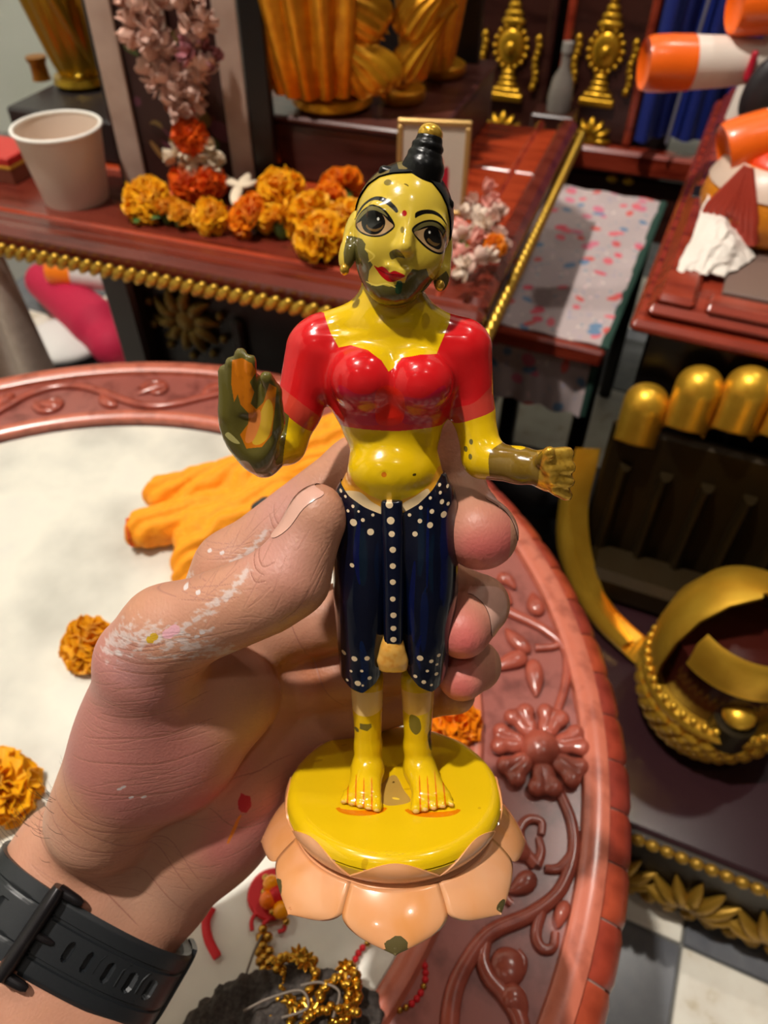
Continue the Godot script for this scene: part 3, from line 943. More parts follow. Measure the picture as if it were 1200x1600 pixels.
func head(o: Node3D, brass: Material) -> void:
	var roll := Vector3(-4, 6, -12)
	var R := Basis.from_euler(roll * (PI / 180.0))
	var mid := Vector3(0.85, 175.74, -3)
	var H := func(x: float, y: float, z: float) -> Vector3: return mid + R * Vector3(x, y, z)
	var P := []
	P.append(Ell.new((H as Callable).call(0.0, 4.0, -1.0), Vector3(13.0, 14.6, 14.2), roll, 4.0))
	P.append(Ell.new((H as Callable).call(0.0, -6.0, 1.5), Vector3(10.8, 11.6, 10.6), roll, 6.0))
	P.append(Ell.new((H as Callable).call(0.0, -14.6, 5.6), Vector3(4.4, 3.6, 4.2), roll, 6.0)) # chin
	for s in [-1.0, 1.0]:
		P.append(Ell.new((H as Callable).call(6.2 * s, -5.0, 7.4), Vector3(4.4, 4.6, 3.8), roll, 4.0)) # cheek
		P.append(Ell.new((H as Callable).call(6.0 * s, 3.4, 9.2), Vector3(4.6, 3.0, 2.6), roll, 1.6)) # eye
		P.append(Cap.new((H as Callable).call(1.4 * s, -4.6, 13.0), (H as Callable).call(1.2 * s, -4.9, 13.3), 1.15, 1.15, 1.4)) # nostril
		P.append(Ell.new((H as Callable).call(1.7 * s, -9.6, 11.7), Vector3(2.2, 0.95, 1.3), roll + Vector3(0, 0, 9.0 * s), 0.8)) # upper lip
	P.append(Cap.new((H as Callable).call(0.0, 3.6, 11.4), (H as Callable).call(0.0, -4.4, 14.8), 1.3, 1.75, 1.8)) # nose
	P.append(Ell.new((H as Callable).call(0.0, -11.1, 11.6), Vector3(2.6, 1.1, 1.4), roll, 0.8)) # lower lip
	var g := body(P, 0.6)
	# ears: long lobes with a knob each
	P = []
	for s in [-1.0, 1.0]:
		P.append(Ell.new((H as Callable).call(13.0 * s, -1.8, -1.5), Vector3(1.9, 6.6, 4.0), roll + Vector3(-10, -24.0 * s, 7.0 * s), 2.0))
		P.append(Ell.new((H as Callable).call(13.2 * s, -7.6, 0.0), Vector3(2.2, 4.2, 3.0), roll + Vector3(0, -24.0 * s, 5.0 * s), 2.0))
		P.append(Ell.new((H as Callable).call(13.4 * s, -1.2, 2.0), Vector3(1.4, 4.0, 1.8), roll, 0.8, true))
	var ears := body(P, 0.7)
	var F := Coat.new(Vector2(-22, 150), Vector2(24, 200), 26.0, rgb(210, 180, 60))
	# paint lost to bare metal on both cheeks and the chin
	F.poly([Vector2(-12.28, 175.9), Vector2(-10.52, 175.16), Vector2(-9.35, 174.61), Vector2(-8.38, 173.32), Vector2(-8.66, 172.02), Vector2(-7.8, 171.09), Vector2(-7.61, 169.59), Vector2(-6.55, 168.28), Vector2(-7.51, 166.96), Vector2(-7.92, 164.5), Vector2(-7.05, 163.16), Vector2(-4.66, 163.47), Vector2(-2.27, 162.86), Vector2(-0.67, 163.24), Vector2(0.12, 164), Vector2(1.72, 163.78), Vector2(2.18, 165.37), Vector2(3.68, 167.26), Vector2(5.27, 166.96), Vector2(7.32, 167.41), Vector2(8.07, 165.45), Vector2(9.88, 164.38), Vector2(11.25, 165.45), Vector2(13.2, 166.96), Vector2(15.69, 163.16), Vector2(12.23, 157.78), Vector2(0.17, 156.22), Vector2(-9.5, 157.78), Vector2(-13.85, 162.4), Vector2(-14.5, 171.46), Vector2(-13.65, 175.9)], rgb(92, 84, 40), false)
	F.poly([Vector2(-7.07, 160.87), Vector2(-3.06, 159.9), Vector2(0.95, 159.52), Vector2(5.75, 161.06), Vector2(7.38, 159.32), Vector2(0.17, 156.22), Vector2(-7.89, 157.78)], rgb(120, 86, 26))
	F.poly([Vector2(-0.32, 164.11), Vector2(1.05, 163.92), Vector2(0.68, 161.28), Vector2(-0.71, 161.47)], rgb(40, 74, 44))
	F.line([Vector2(7.92, 167.3), Vector2(9.13, 165.99), Vector2(10.57, 164.86)], 0.5, rgb(226, 196, 92))
	F.line([Vector2(-8.34, 172.12), Vector2(-6.2, 170.46), Vector2(-7.58, 169.16)], 0.6, rgb(234, 208, 90))
	F.line([Vector2(-8.2, 164.11), Vector2(-5.84, 163.24), Vector2(-3.07, 163.62), Vector2(-0.89, 162.79)], 0.5, rgb(234, 208, 90))
	F.line([Vector2(-8.02, 159.78), Vector2(-3.04, 158.38), Vector2(1.12, 158.38), Vector2(6.08, 159.98)], 0.35, rgb(60, 40, 10))
	# eyes
	F.poly([Vector2(-11.41, 178.88), Vector2(-10.79, 180.31), Vector2(-9.25, 181.94), Vector2(-7.27, 182.85), Vector2(-5.67, 182.64), Vector2(-3.78, 181.72), Vector2(-2.25, 180.13), Vector2(-0.95, 177.88), Vector2(-1.55, 176.66), Vector2(-3.47, 175.4), Vector2(-5.39, 174.97), Vector2(-7.7, 175.22), Vector2(-9.68, 176.12), Vector2(-10.97, 177.52)], rgb(14, 12, 10))
	F.poly([Vector2(-11.02, 179.67), Vector2(-9.48, 181.44), Vector2(-7.27, 182.43), Vector2(-5.52, 182.22), Vector2(-3.85, 181.19), Vector2(-2.71, 179.77), Vector2(-4.23, 180.66), Vector2(-6.13, 181.44), Vector2(-8.04, 181.19), Vector2(-9.57, 180.13), Vector2(-10.8, 179.06)], rgb(118, 108, 62))
	F.poly([Vector2(-10.81, 178.74), Vector2(-9.58, 179.24), Vector2(-8.04, 180.66), Vector2(-6.14, 180.94), Vector2(-4.23, 180.45), Vector2(-2.71, 178.95), Vector2(-1.33, 177.74), Vector2(-1.94, 176.92), Vector2(-3.66, 175.84), Vector2(-5.39, 175.37), Vector2(-7.54, 175.58), Vector2(-9.53, 176.48), Vector2(-10.59, 177.74)], rgb(178, 142, 98))
	F.poly([Vector2(-9.58, 178.88), Vector2(-8.73, 180.13), Vector2(-7.28, 180.94), Vector2(-5.76, 181.02), Vector2(-4.23, 180.48), Vector2(-3.39, 178.88), Vector2(-3.66, 177.27), Vector2(-5.01, 175.84), Vector2(-6.92, 175.66), Vector2(-8.76, 176.74)], rgb(12, 9, 7))
	F.poly([Vector2(-8.26, 177.45), Vector2(-7.3, 176.66), Vector2(-5.77, 176.3), Vector2(-4.24, 177.02), Vector2(-3.85, 177.99), Vector2(-4.62, 177.27), Vector2(-6.15, 176.92), Vector2(-7.49, 177.38), Vector2(-8.13, 178.24)], rgb(96, 70, 34))
	F.oval([Vector2(-5.15, 179.35)][0], Vector2(0.32, 0.4), rgb(240, 236, 220))
	F.poly([Vector2(3.31, 176.62), Vector2(4.14, 177.74), Vector2(6.13, 178.82), Vector2(8.42, 179.21), Vector2(10.43, 178.67), Vector2(12.08, 177.16), Vector2(12.9, 174.99), Vector2(13.04, 172.88), Vector2(11.87, 171.27), Vector2(10.52, 170.9), Vector2(8.57, 171.45), Vector2(6.53, 172.74), Vector2(4.96, 174.19), Vector2(3.78, 175.65)], rgb(14, 12, 10))
	F.poly([Vector2(3.85, 176.73), Vector2(5.75, 178.17), Vector2(8.24, 178.71), Vector2(10.29, 178.17), Vector2(11.78, 176.73), Vector2(12.52, 174.77), Vector2(11.57, 176.08), Vector2(10, 177.34), Vector2(8.26, 177.81), Vector2(6.15, 177.34), Vector2(4.32, 176.26)], rgb(100, 92, 52))
	F.poly([Vector2(3.93, 176.01), Vector2(5.39, 176.62), Vector2(7.31, 177.23), Vector2(8.84, 177.34), Vector2(10.32, 176.87), Vector2(11.58, 175.36), Vector2(12.4, 173.54), Vector2(11.67, 171.78), Vector2(10.43, 171.42), Vector2(8.71, 171.93), Vector2(6.83, 173.17), Vector2(5.26, 174.56)], rgb(178, 142, 98))
	F.poly([Vector2(6.49, 174.99), Vector2(6.63, 176.44), Vector2(7.69, 177.34), Vector2(9.03, 177.52), Vector2(10.24, 176.87), Vector2(11.13, 174.99), Vector2(11.32, 173.17), Vector2(10.5, 172.08), Vector2(8.94, 172.52), Vector2(7.37, 173.47)], rgb(12, 9, 7))
	F.poly([Vector2(7.36, 174.27), Vector2(8.34, 173.36), Vector2(9.7, 172.88), Vector2(10.85, 173.54), Vector2(10.15, 173.61), Vector2(8.91, 173.9), Vector2(7.81, 174.77)], rgb(96, 70, 34))
	F.oval([Vector2(7.96, 176.2)][0], Vector2(0.28, 0.36), rgb(236, 230, 214))
	# brows, mark, nose, mouth
	F.poly([Vector2(-11.6, 179.89), Vector2(-10.04, 182.52), Vector2(-8.12, 184.12), Vector2(-6.13, 184.89), Vector2(-4.16, 184.71), Vector2(-2.25, 183.66), Vector2(-0.72, 182.24), Vector2(-0.1, 181.1), Vector2(-0.64, 180.75), Vector2(-1.56, 181.6), Vector2(-3.09, 182.81), Vector2(-5, 183.8), Vector2(-6.9, 183.94), Vector2(-8.73, 183.02), Vector2(-10.28, 181.25)], rgb(14, 12, 10))
	F.poly([Vector2(4.12, 179.96), Vector2(4.49, 180.89), Vector2(6.47, 181.53), Vector2(8.84, 181.49), Vector2(10.77, 180.57), Vector2(12.11, 178.96), Vector2(12.52, 177.95), Vector2(11.02, 179.53), Vector2(9.09, 180.46), Vector2(6.87, 180.53), Vector2(5.04, 179.89), Vector2(4.28, 179.46)], rgb(14, 12, 10))
	F.oval([Vector2(1.45, 180.58)][0], Vector2(0.62, 0.72), rgb(170, 10, 16))
	F.poly([Vector2(-2.33, 171.01), Vector2(-1.57, 171.73), Vector2(-0.35, 171.91), Vector2(0.79, 171.01), Vector2(1.68, 169.82), Vector2(-0.04, 170.11), Vector2(-1.72, 169.56)], rgb(96, 84, 36))
	F.oval([Vector2(0.95, 176.6)][0], Vector2(0.5, 0.8), rgb(130, 110, 36))
	F.oval([Vector2(-2.71, 188.27)][0], Vector2(1.0, 0.8), rgb(128, 112, 50))
	F.line([Vector2(1.45, 187.73), Vector2(2.02, 187.52), Vector2(2.51, 187.17)], 0.35, rgb(90, 70, 20))
	F.poly([Vector2(-6.31, 168.14), Vector2(-5.32, 167.66), Vector2(-4.16, 167.88), Vector2(-3.08, 167.3), Vector2(-2.24, 166.42), Vector2(-1.08, 166.79), Vector2(0.08, 166.42), Vector2(1.78, 165.54), Vector2(0.4, 164.73), Vector2(-1.23, 164.06), Vector2(-2.7, 164.21), Vector2(-4.24, 165.32), Vector2(-5.4, 166.79)], rgb(176, 12, 20))
	F.line([Vector2(-5.01, 167.15), Vector2(-3.47, 166.31), Vector2(-2.12, 165.9), Vector2(-0.38, 165.83), Vector2(1.16, 165.61)], 0.3, rgb(104, 6, 14))
	var coat := enamel(F.texture())
	# hair: the skull outside the brow line, and its back
	var brow := PackedVector2Array([Vector2(-12, 178.9), Vector2(-11.5, 181.82), Vector2(-10.06, 185.42), Vector2(-7.72, 188.28), Vector2(-4.7, 189.91), Vector2(-1.55, 190.41), Vector2(1.92, 190.48), Vector2(4.53, 190.69), Vector2(6.16, 189.63), Vector2(8.58, 188.21), Vector2(10.87, 185.71), Vector2(12.57, 182.83), Vector2(13.51, 179.63), Vector2(13.92, 175.96), Vector2(13.92, 172.99), Vector2(15.94, 171.5), Vector2(16.51, 152.25), Vector2(-16.09, 152.25), Vector2(-15.63, 177.43)])
	var two := cut(g, func(p): return maxf(-inside(brow, Vector2(p.x, p.y)), -5.5 - p.z) if p.y > 172.0 or p.z < -2.0 else -1.0)
	var hairm := mat(rgb(9, 9, 10), 0.3, 0.0, noise(0.05, 128, [rgb(150, 140, 120), rgb(255, 255, 255)], 4, 33))
	tri(hairm, 60.0)
	hairm.metallic_specular = 0.4
	part("head", planar(two[1], F.lo, F.size()).raw(0.001), coat, o)
	var hg: Geo = two[0]
	for k in hg.v.size(): hg.v[k] += hg.n[k] * 0.5
	var patch := cut(hg, func(p): return maxf(inside(PackedVector2Array([Vector2(-9.69, 187.33), Vector2(-7.73, 189.47), Vector2(-5.01, 191.6), Vector2(-2.12, 193.01), Vector2(-2.31, 190.89), Vector2(-5.02, 190.11), Vector2(-7.74, 188.4), Vector2(-9.11, 186.97)]), Vector2(p.x, p.y)), inside(PackedVector2Array([Vector2(-0.39, 193.89), Vector2(2.1, 194.42), Vector2(2.63, 191.95), Vector2(2.13, 191.53), Vector2(0, 191.6)]), Vector2(p.x, p.y))))
	part("hair", patch[1].raw(0.001), hairm, o)
	part("worn_hair", patch[0].raw(0.001), mat(rgb(136, 116, 62), 0.35, 0.6), o).set_meta("label", "patches where the black has worn to brass")
	part("ear", planar(cut(ears, func(p): return p.x)[0], F.lo, F.size()).raw(0.001), coat, o)
	part("ear", planar(cut(ears, func(p): return -p.x)[0], F.lo, F.size()).raw(0.001), coat, o)
	part("earring", ball(Vector3(1.3, 1.5, 1.3) * 0.001, Vector3(-14.26, 167.25, 2) * 0.001).mesh(), brass, o)
	part("earring", ball(Vector3(1.3, 1.5, 1.3) * 0.001, Vector3(11.33, 163.16, 2) * 0.001).mesh(), brass, o)
	# topknot: three tapering coils and a brass tip
	var K := []
	K.append(Ell.new(Vector3(6.51, 192.15, 0), Vector3(5.6, 4.6, 5.6), Vector3(0, 0, -14), 1.4))
	K.append(Ell.new(Vector3(6.96, 195.19, 0), Vector3(4.7, 2.2, 4.7), Vector3(0, 0, -14), 0.3))
	K.append(Ell.new(Vector3(7.58, 197.3, 0), Vector3(4.3, 2.0, 4.3), Vector3(0, 0, -14), 0.3))
	K.append(Ell.new(Vector3(8.05, 199.1, 0), Vector3(3.5, 2.0, 3.5), Vector3(0, 0, -14), 0.3))
	K.append(Cap.new(Vector3(4.64, 188.69, 2), Vector3(-3.65, 191.4, 1), 2.6, 1.6, 2.5))
	K.append(Cap.new(Vector3(6.29, 188.69, 2), Vector3(13.22, 183.49, 0), 2.8, 1.6, 2.5))
	part("topknot", body(K, 0.6).raw(0.001), hairm, o)
	part("topknot_tip", body([Ell.new(Vector3(8.19, 200.29, 0), Vector3(3.3, 2.8, 3.3), Vector3(0, 0, -14), 1.0)], 0.5).raw(0.001), brass, o)


func pedestal(o: Node3D, creamm: StandardMaterial3D) -> void:
	var mid := Vector3(-0.4, 0, -6.0)
	# round cup with a yellow top; its side is pink petals under a scalloped yellow edge
	var T := Coat.new(Vector2(-40, -44), Vector2(40, 36), 10.0, YELLOW)
	for k in 9:
		T.oval(Vector2(rng.randf_range(-34, 34), rng.randf_range(-30, 30)), Vector2(rng.randf_range(0.4, 1.6), rng.randf_range(0.3, 0.8)), rgb(200, 158, 14), rng.randf())
	for s in [[-17.2, -4.8, -8.6], [5.4, 19.0, -9.4]]: # orange outline round the toes
		var pts := []
		for k in 13:
			var a := PI + PI * k / 12.0
			pts.append(Vector2(lerpf(s[0], s[1], 0.5) + (s[1] - s[0]) * 0.62 * cos(a), s[2] + 2.6 * sin(a) + 1.6))
		T.line(pts, 2.6, rgb(214, 120, 4))
	T.poly([Vector2(-5, 4), Vector2(0, 10), Vector2(3, 2), Vector2(5, -4), Vector2(-2, -6), Vector2(-5, -3)], rgb(176, 140, 64))
	T.oval(Vector2(0.3, -2.5), Vector2(1.3, 0.5), rgb(232, 196, 60), -0.3)
	var rows := []
	for r in [0.4, 12.0, 24.0, 32.5, 33.6, 34.8, 35.8, 36.4, 36.8]:
		var row := []
		for k in 64: row.append(mid + Vector3(r * sin(TAU * k / 64), 0.0 if r < 33.0 else -4.6 * (1.0 - sqrt(maxf(1.0 - pow((r - 33.0) / 3.85, 2.0), 0.0))), r * cos(TAU * k / 64)))
		rows.append(row)
	var top := skin(rows, true, false)
	top.smooth()
	if top.n[0].y < 0.0:
		top.flip()
		top.smooth()
	top.uv = PackedVector2Array()
	for p in top.v: top.uv.append(Vector2((p.x - T.lo.x) / 80.0, 1.0 - (-p.z - T.lo.y) / 80.0))
	part("pedestal_top", top.raw(0.001), enamel(T.texture()), o).set_meta("label", "round yellow top the feet stand on")
	var core := lathe([Vector2(0.2, -4.7), Vector2(36.8, -4.6), Vector2(36.7, -5.6), Vector2(35.9, -8.0), Vector2(35.5, -9.0), Vector2(0.2, -9.0)], 72)
	var collar := lathe([Vector2(30, -8.8), Vector2(35.5, -9.0), Vector2(33.4, -10.8), Vector2(32.8, -11.3), Vector2(34.8, -11.7), Vector2(35.8, -13.0), Vector2(35.0, -15), Vector2(20, -18), Vector2(0.2, -18), Vector2(0.2, -8.8)], 72)
	var cream2 := mat(rgb(224, 172, 130), 0.2, 0.0, noise(0.012, 128, [rgb(244, 206, 130), rgb(255, 232, 206), rgb(255, 246, 240), rgb(255, 240, 234)], 4, 37))
	tri(cream2, 24.0)
	cream2.clearcoat_enabled = true
	cream2.clearcoat = 0.6
	cream2.clearcoat_roughness = 0.06
	var at := Transform3D(Basis.IDENTITY, mid * 0.001)
	var yel := mat(YELLOW, 0.2)
	yel.clearcoat_enabled = true
	yel.clearcoat = 0.6
	part("pedestal_core", core.mesh(60, 0.001), yel, o, at)
	part("pedestal_collar", collar.mesh(60, 0.001), cream2, o, at)
	# upper petals: eight shallow shields standing proud of the cup
	for k in 8:
		var a0 := TAU * k / 8.0
		var f := func(u: float, v: float) -> Vector3:
			var w := absf(u * 2.0 - 1.0)
			var topy := lerpf(-1.3, -8.6, pow(w, 2.0))
			var y := lerpf(topy, -10.8, v)
			var r := 33.0 + 3.85 * sqrt(maxf(1.0 - pow(1.0 + y / 4.6, 2.0), 0.0)) + 0.45 if y > -4.6 else 37.3 - 0.082 * (y + 4.6) ** 2
			var a := a0 + (u - 0.5) * TAU / 8.0
			return Vector3(r * sin(a), y, r * cos(a))
		part("upper_petal", slab(f, 16, 8, -1.2).mesh(50, 0.001), cream2, o, at)
	# lower petals: eight drooping tips
	for k in 8:
		var a0 := TAU * k / 8.0
		var tip := -24.6 if k % 2 == 0 else -23.4
		var f := func(u: float, v: float) -> Vector3:
			var w := u * 2.0 - 1.0
			var wide := 1.0
			if v > 0.5: wide = pow(maxf(1.0 - pow((v - 0.5) / 0.5, 1.6), 0.0), 0.8) * 0.95 + 0.05
			var y := lerpf(-11.4, tip, v)
			var r := 35.4 + 11.4 * pow(v, 0.95) + 1.5 * sin(PI * v) - 1.5 * w * w * (0.25 + v)
			var a := a0 + w * wide * TAU / 16.0
			return Vector3(r * sin(a), y, r * cos(a))
		var pg := slab(f, 18, 18, -2.2)
		var p: Node3D
		if k == 0 or k == 7 or k == 1:
			pg.smooth()
			var chip_c := (Vector3(0.5, -24.0, 45.5) if k == 0 else (Vector3(-37.5, -20.5, 25.0) if k == 7 else Vector3(34.5, -21, 33)))
			var chip_r := 4.2 if k == 0 else 3.0
			var pieces := cut(pg, func(q): return chip_r * (1.0 + 0.14 * sin(q.x * 1.1 + 0.6) + 0.10 * sin(q.y * 1.7)) - q.distance_to(chip_c))
			p = part("lower_petal", pieces[1].raw(0.001), cream2, o, at)
			part("chipped_tip", pieces[0].raw(0.001), mat(rgb(98, 86, 48), 0.45, 0.3), p).set_meta("label", "bare olive chip at the petal tip")
		else:
			p = part("lower_petal", pg.mesh(55, 0.001), cream2, o, at)



# ---------- the left hand that grips the figurine, and its watch ----------
func person() -> void:
	var base := Vector3(-116.12, -74.56, -20)
	var o := thing("person", "bare left hand and forearm gripping the figurine from behind, thumb in front", "person", Vector3(0.0037, 0.5045, -0.1057) + Basis(Vector3(1, 0, 0), Vector3(0, 0.8746, -0.4848), Vector3(0, 0.4848, 0.8746)) * (base * 0.001), Basis(Vector3(1, 0, 0), Vector3(0, 0.8746, -0.4848), Vector3(0, 0.4848, 0.8746)))
	var P := []
	# forearm and wrist: two rounded edges side by side
	P.append(Cap.new(Vector3(-123.58, -44.11, -20), Vector3(-147.51, -80.21, 8), 21.0, 22.0, 8.0))
	P.append(Cap.new(Vector3(-147.51, -80.21, 8), Vector3(-164.49, -107.38, 40), 22.0, 25.0, 8.0))
	P.append(Cap.new(Vector3(-95.81, -62.51, -21), Vector3(-113.57, -91.73, 6), 19.5, 20.0, 14.0))
	P.append(Cap.new(Vector3(-113.57, -91.73, 6), Vector3(-127.54, -119.63, 38), 20.0, 23.0, 14.0))
	P.append(Cap.new(Vector3(-107.53, -49.9, -16), Vector3(-128.66, -82.54, 11), 17.0, 18.0, 12.0))
	# palm: four bones, the ball of the thumb and the heel on the other side
	P.append(Cap.new(Vector3(-111.44, -41.73, -24), Vector3(-56.32, 67.48, -32), 17.0, 13.5, 10.0))
	P.append(Cap.new(Vector3(-104.22, -54.35, -28), Vector3(-46.56, 40.17, -41), 17.0, 13.0, 12.0))
	P.append(Cap.new(Vector3(-95.99, -60.53, -28), Vector3(-43.84, 16.79, -42), 17.0, 12.5, 12.0))
	P.append(Cap.new(Vector3(-86.37, -58.32, -24), Vector3(-43.77, -5.79, -42), 17.0, 12.5, 12.0))
	P.append(Ell.new(Vector3(-66.75, -31.82, -22), Vector3(23, 31, 17), Vector3(0, 20, -38), 9.0))
	P.append(Cap.new(Vector3(-104.12, -17.14, -10), Vector3(-77.84, 45.7, -2), 19.0, 16.0, 9.0))
	P.append(Ell.new(Vector3(-77.03, 16.92, -8), Vector3(27, 33, 18), Vector3(0, 14, -28), 8.0))
	P.append(Ell.new(Vector3(-58.46, 28.06, -14), Vector3(20, 17, 13), Vector3(0, 20, -20), 8.0))
	# thumb
	P.append(Cap.new(Vector3(-78.86, 50.2, 0), Vector3(-70.55, 60.52, 2), 15.5, 14.4, 6.0))
	P.append(Cap.new(Vector3(-70.55, 60.52, 2), Vector3(-40.16, 75.11, 7), 13.6, 12.4, 5.0))
	P.append(Ell.new(Vector3(-32.78, 79.2, 7), Vector3(12.8, 11.4, 11.4), Vector3(0, 0, 30), 4.0))
	P.append(Cap.new(Vector3(-31.18, 81.64, 7), Vector3(-23.58, 96.59, 3), 11.8, 8.4, 3.0))
	P.append(Ell.new(Vector3(-23.54, 98.17, 3), Vector3(8.0, 10.0, 8.4), Vector3(0, 0, -16), 3.0))
	# index finger: behind the waist, its tip back in view at the hip
	P.append(Cap.new(Vector3(-54.96, 68.35, -31), Vector3(-12.43, 102.42, -37), 13.5, 11.6, 6.0))
	P.append(Cap.new(Vector3(-12.43, 102.42, -37), Vector3(13.33, 118.03, -33), 11.6, 10.6, 3.0))
	P.append(Cap.new(Vector3(13.33, 118.03, -33), Vector3(20.1, 98.99, -27), 10.4, 10.0, 2.0))
	P.append(Cap.new(Vector3(20.05, 97.51, -26), Vector3(24.91, 90.39, -6), 10.0, 10.4, 2.0))
	P.append(Ell.new(Vector3(26.18, 90.11, -5), Vector3(11.2, 10.6, 9.6), Vector3(0, 0, -20), 3.0))
	# middle finger
	P.append(Cap.new(Vector3(-46.39, 40.66, -40), Vector3(-12.92, 50.25, -36), 13.0, 11.6, 6.0))
	P.append(Cap.new(Vector3(-12.92, 50.25, -36), Vector3(18.87, 59.91, -31), 11.6, 10.8, 3.0))
	P.append(Cap.new(Vector3(18.87, 59.91, -31), Vector3(28.06, 60.83, -18), 10.6, 10.0, 2.0))
	P.append(Cap.new(Vector3(28.06, 60.83, -18), Vector3(21.28, 57.98, -5), 10.0, 9.2, 1.5))
	# ring finger
	P.append(Cap.new(Vector3(-43.84, 16.79, -42), Vector3(-10.85, 24.5, -38), 12.5, 10.8, 6.0))
	P.append(Cap.new(Vector3(-10.85, 24.5, -38), Vector3(17.24, 35.64, -32), 10.8, 10.0, 3.0))
	P.append(Cap.new(Vector3(17.24, 35.64, -32), Vector3(28, 36.47, -21), 9.8, 9.0, 2.0))
	P.append(Cap.new(Vector3(28, 36.47, -21), Vector3(21.94, 39.32, -8), 8.8, 7.8, 1.0))
	# little finger, mostly hidden
	P.append(Cap.new(Vector3(-43.77, -5.79, -42), Vector3(-11.03, 6.87, -40), 12.0, 9.2, 6.0))
	P.append(Cap.new(Vector3(-11.03, 6.87, -40), Vector3(13.03, 17.39, -34), 9.2, 8.2, 3.0))
	P.append(Cap.new(Vector3(13.03, 17.39, -34), Vector3(21.96, 23.35, -24), 8.2, 7.0, 2.0))
	# folds: thumb crease, palm creases and wrist creases
	var g := body(P, 1.25)
	for k in g.v.size(): g.v[k] -= base
	var off := Vector2(base.x, base.y)

	# skin: soft tones first, then creases and the dried white paint
	var lo := Vector2(-176, -200)
	var hi := Vector2(34, 126)
	var S := Coat.new(lo, hi, 0.6, rgb(190, 136, 110))
	for q in [[-93.48, 36.43, 32.61, 28.26, 178, 118, 108], [-76.75, 12.16, 21.74, 20.65, 186, 120, 110], [-53.12, -27.02, 16.3, 13.04, 190, 118, 106], [-86.36, -46.56, 16.3, 9.78, 190, 142, 118], [-116.94, -16.22, 16.3, 9.78, 188, 142, 118], [-129.4, -94.58, 28.26, 13.04, 190, 146, 120], [-78.92, 58.24, 7.61, 6.52, 172, 122, 114], [-56.18, 63.79, 9.78, 6.52, 188, 138, 114], [-29.15, 87.34, 6.52, 10.87, 190, 130, 110], [28.1, 87.76, 10.43, 10, 212, 112, 104], [21.2, 57.12, 9.57, 9.57, 212, 112, 104], [21.75, 39.25, 8.7, 6.09, 208, 110, 102], [-36.73, 93.53, 13.04, 9.78, 190, 136, 120], [-28.86, 31.69, 8.7, 13.04, 172, 112, 92], [-62.74, -3.09, 8.7, 7.39, 192, 112, 102], [-26.84, 28.81, 3.48, 5.65, 168, 98, 50]]:
		S.oval(Vector2(q[0], q[1]), Vector2(q[2], q[3]), rgb(int(q[4]), int(q[5]), int(q[6])))
	var f := FastNoiseLite.new()
	f.seed = 5
	for y in S.im.get_height():
		for x in S.im.get_width():
			var e := f.get_noise_2d(x * 9.0, y * 9.0) * 0.05 + f.get_noise_2d(x * 2.2, y * 2.2) * 0.05
			S.im.set_pixel(x, y, S.im.get_pixel(x, y) * (1.0 + e))
	S.im.resize(int(S.im.get_width() / 5.0), int(S.im.get_height() / 5.0), Image.INTERPOLATE_LANCZOS)
	S.im.resize(1050, 1630, Image.INTERPOLATE_CUBIC)
	S.ppm = 5.0
	var H := Coat.new(lo, hi, 5.0, Color.GRAY)
	f.frequency = 0.16
	f.fractal_octaves = 3
	H.im = f.get_image(H.im.get_width(), H.im.get_height(), false, false, false)
	H.im.convert(Image.FORMAT_RGB8)
	H.im.adjust_bcs(0.72, 0.32, 1.0)
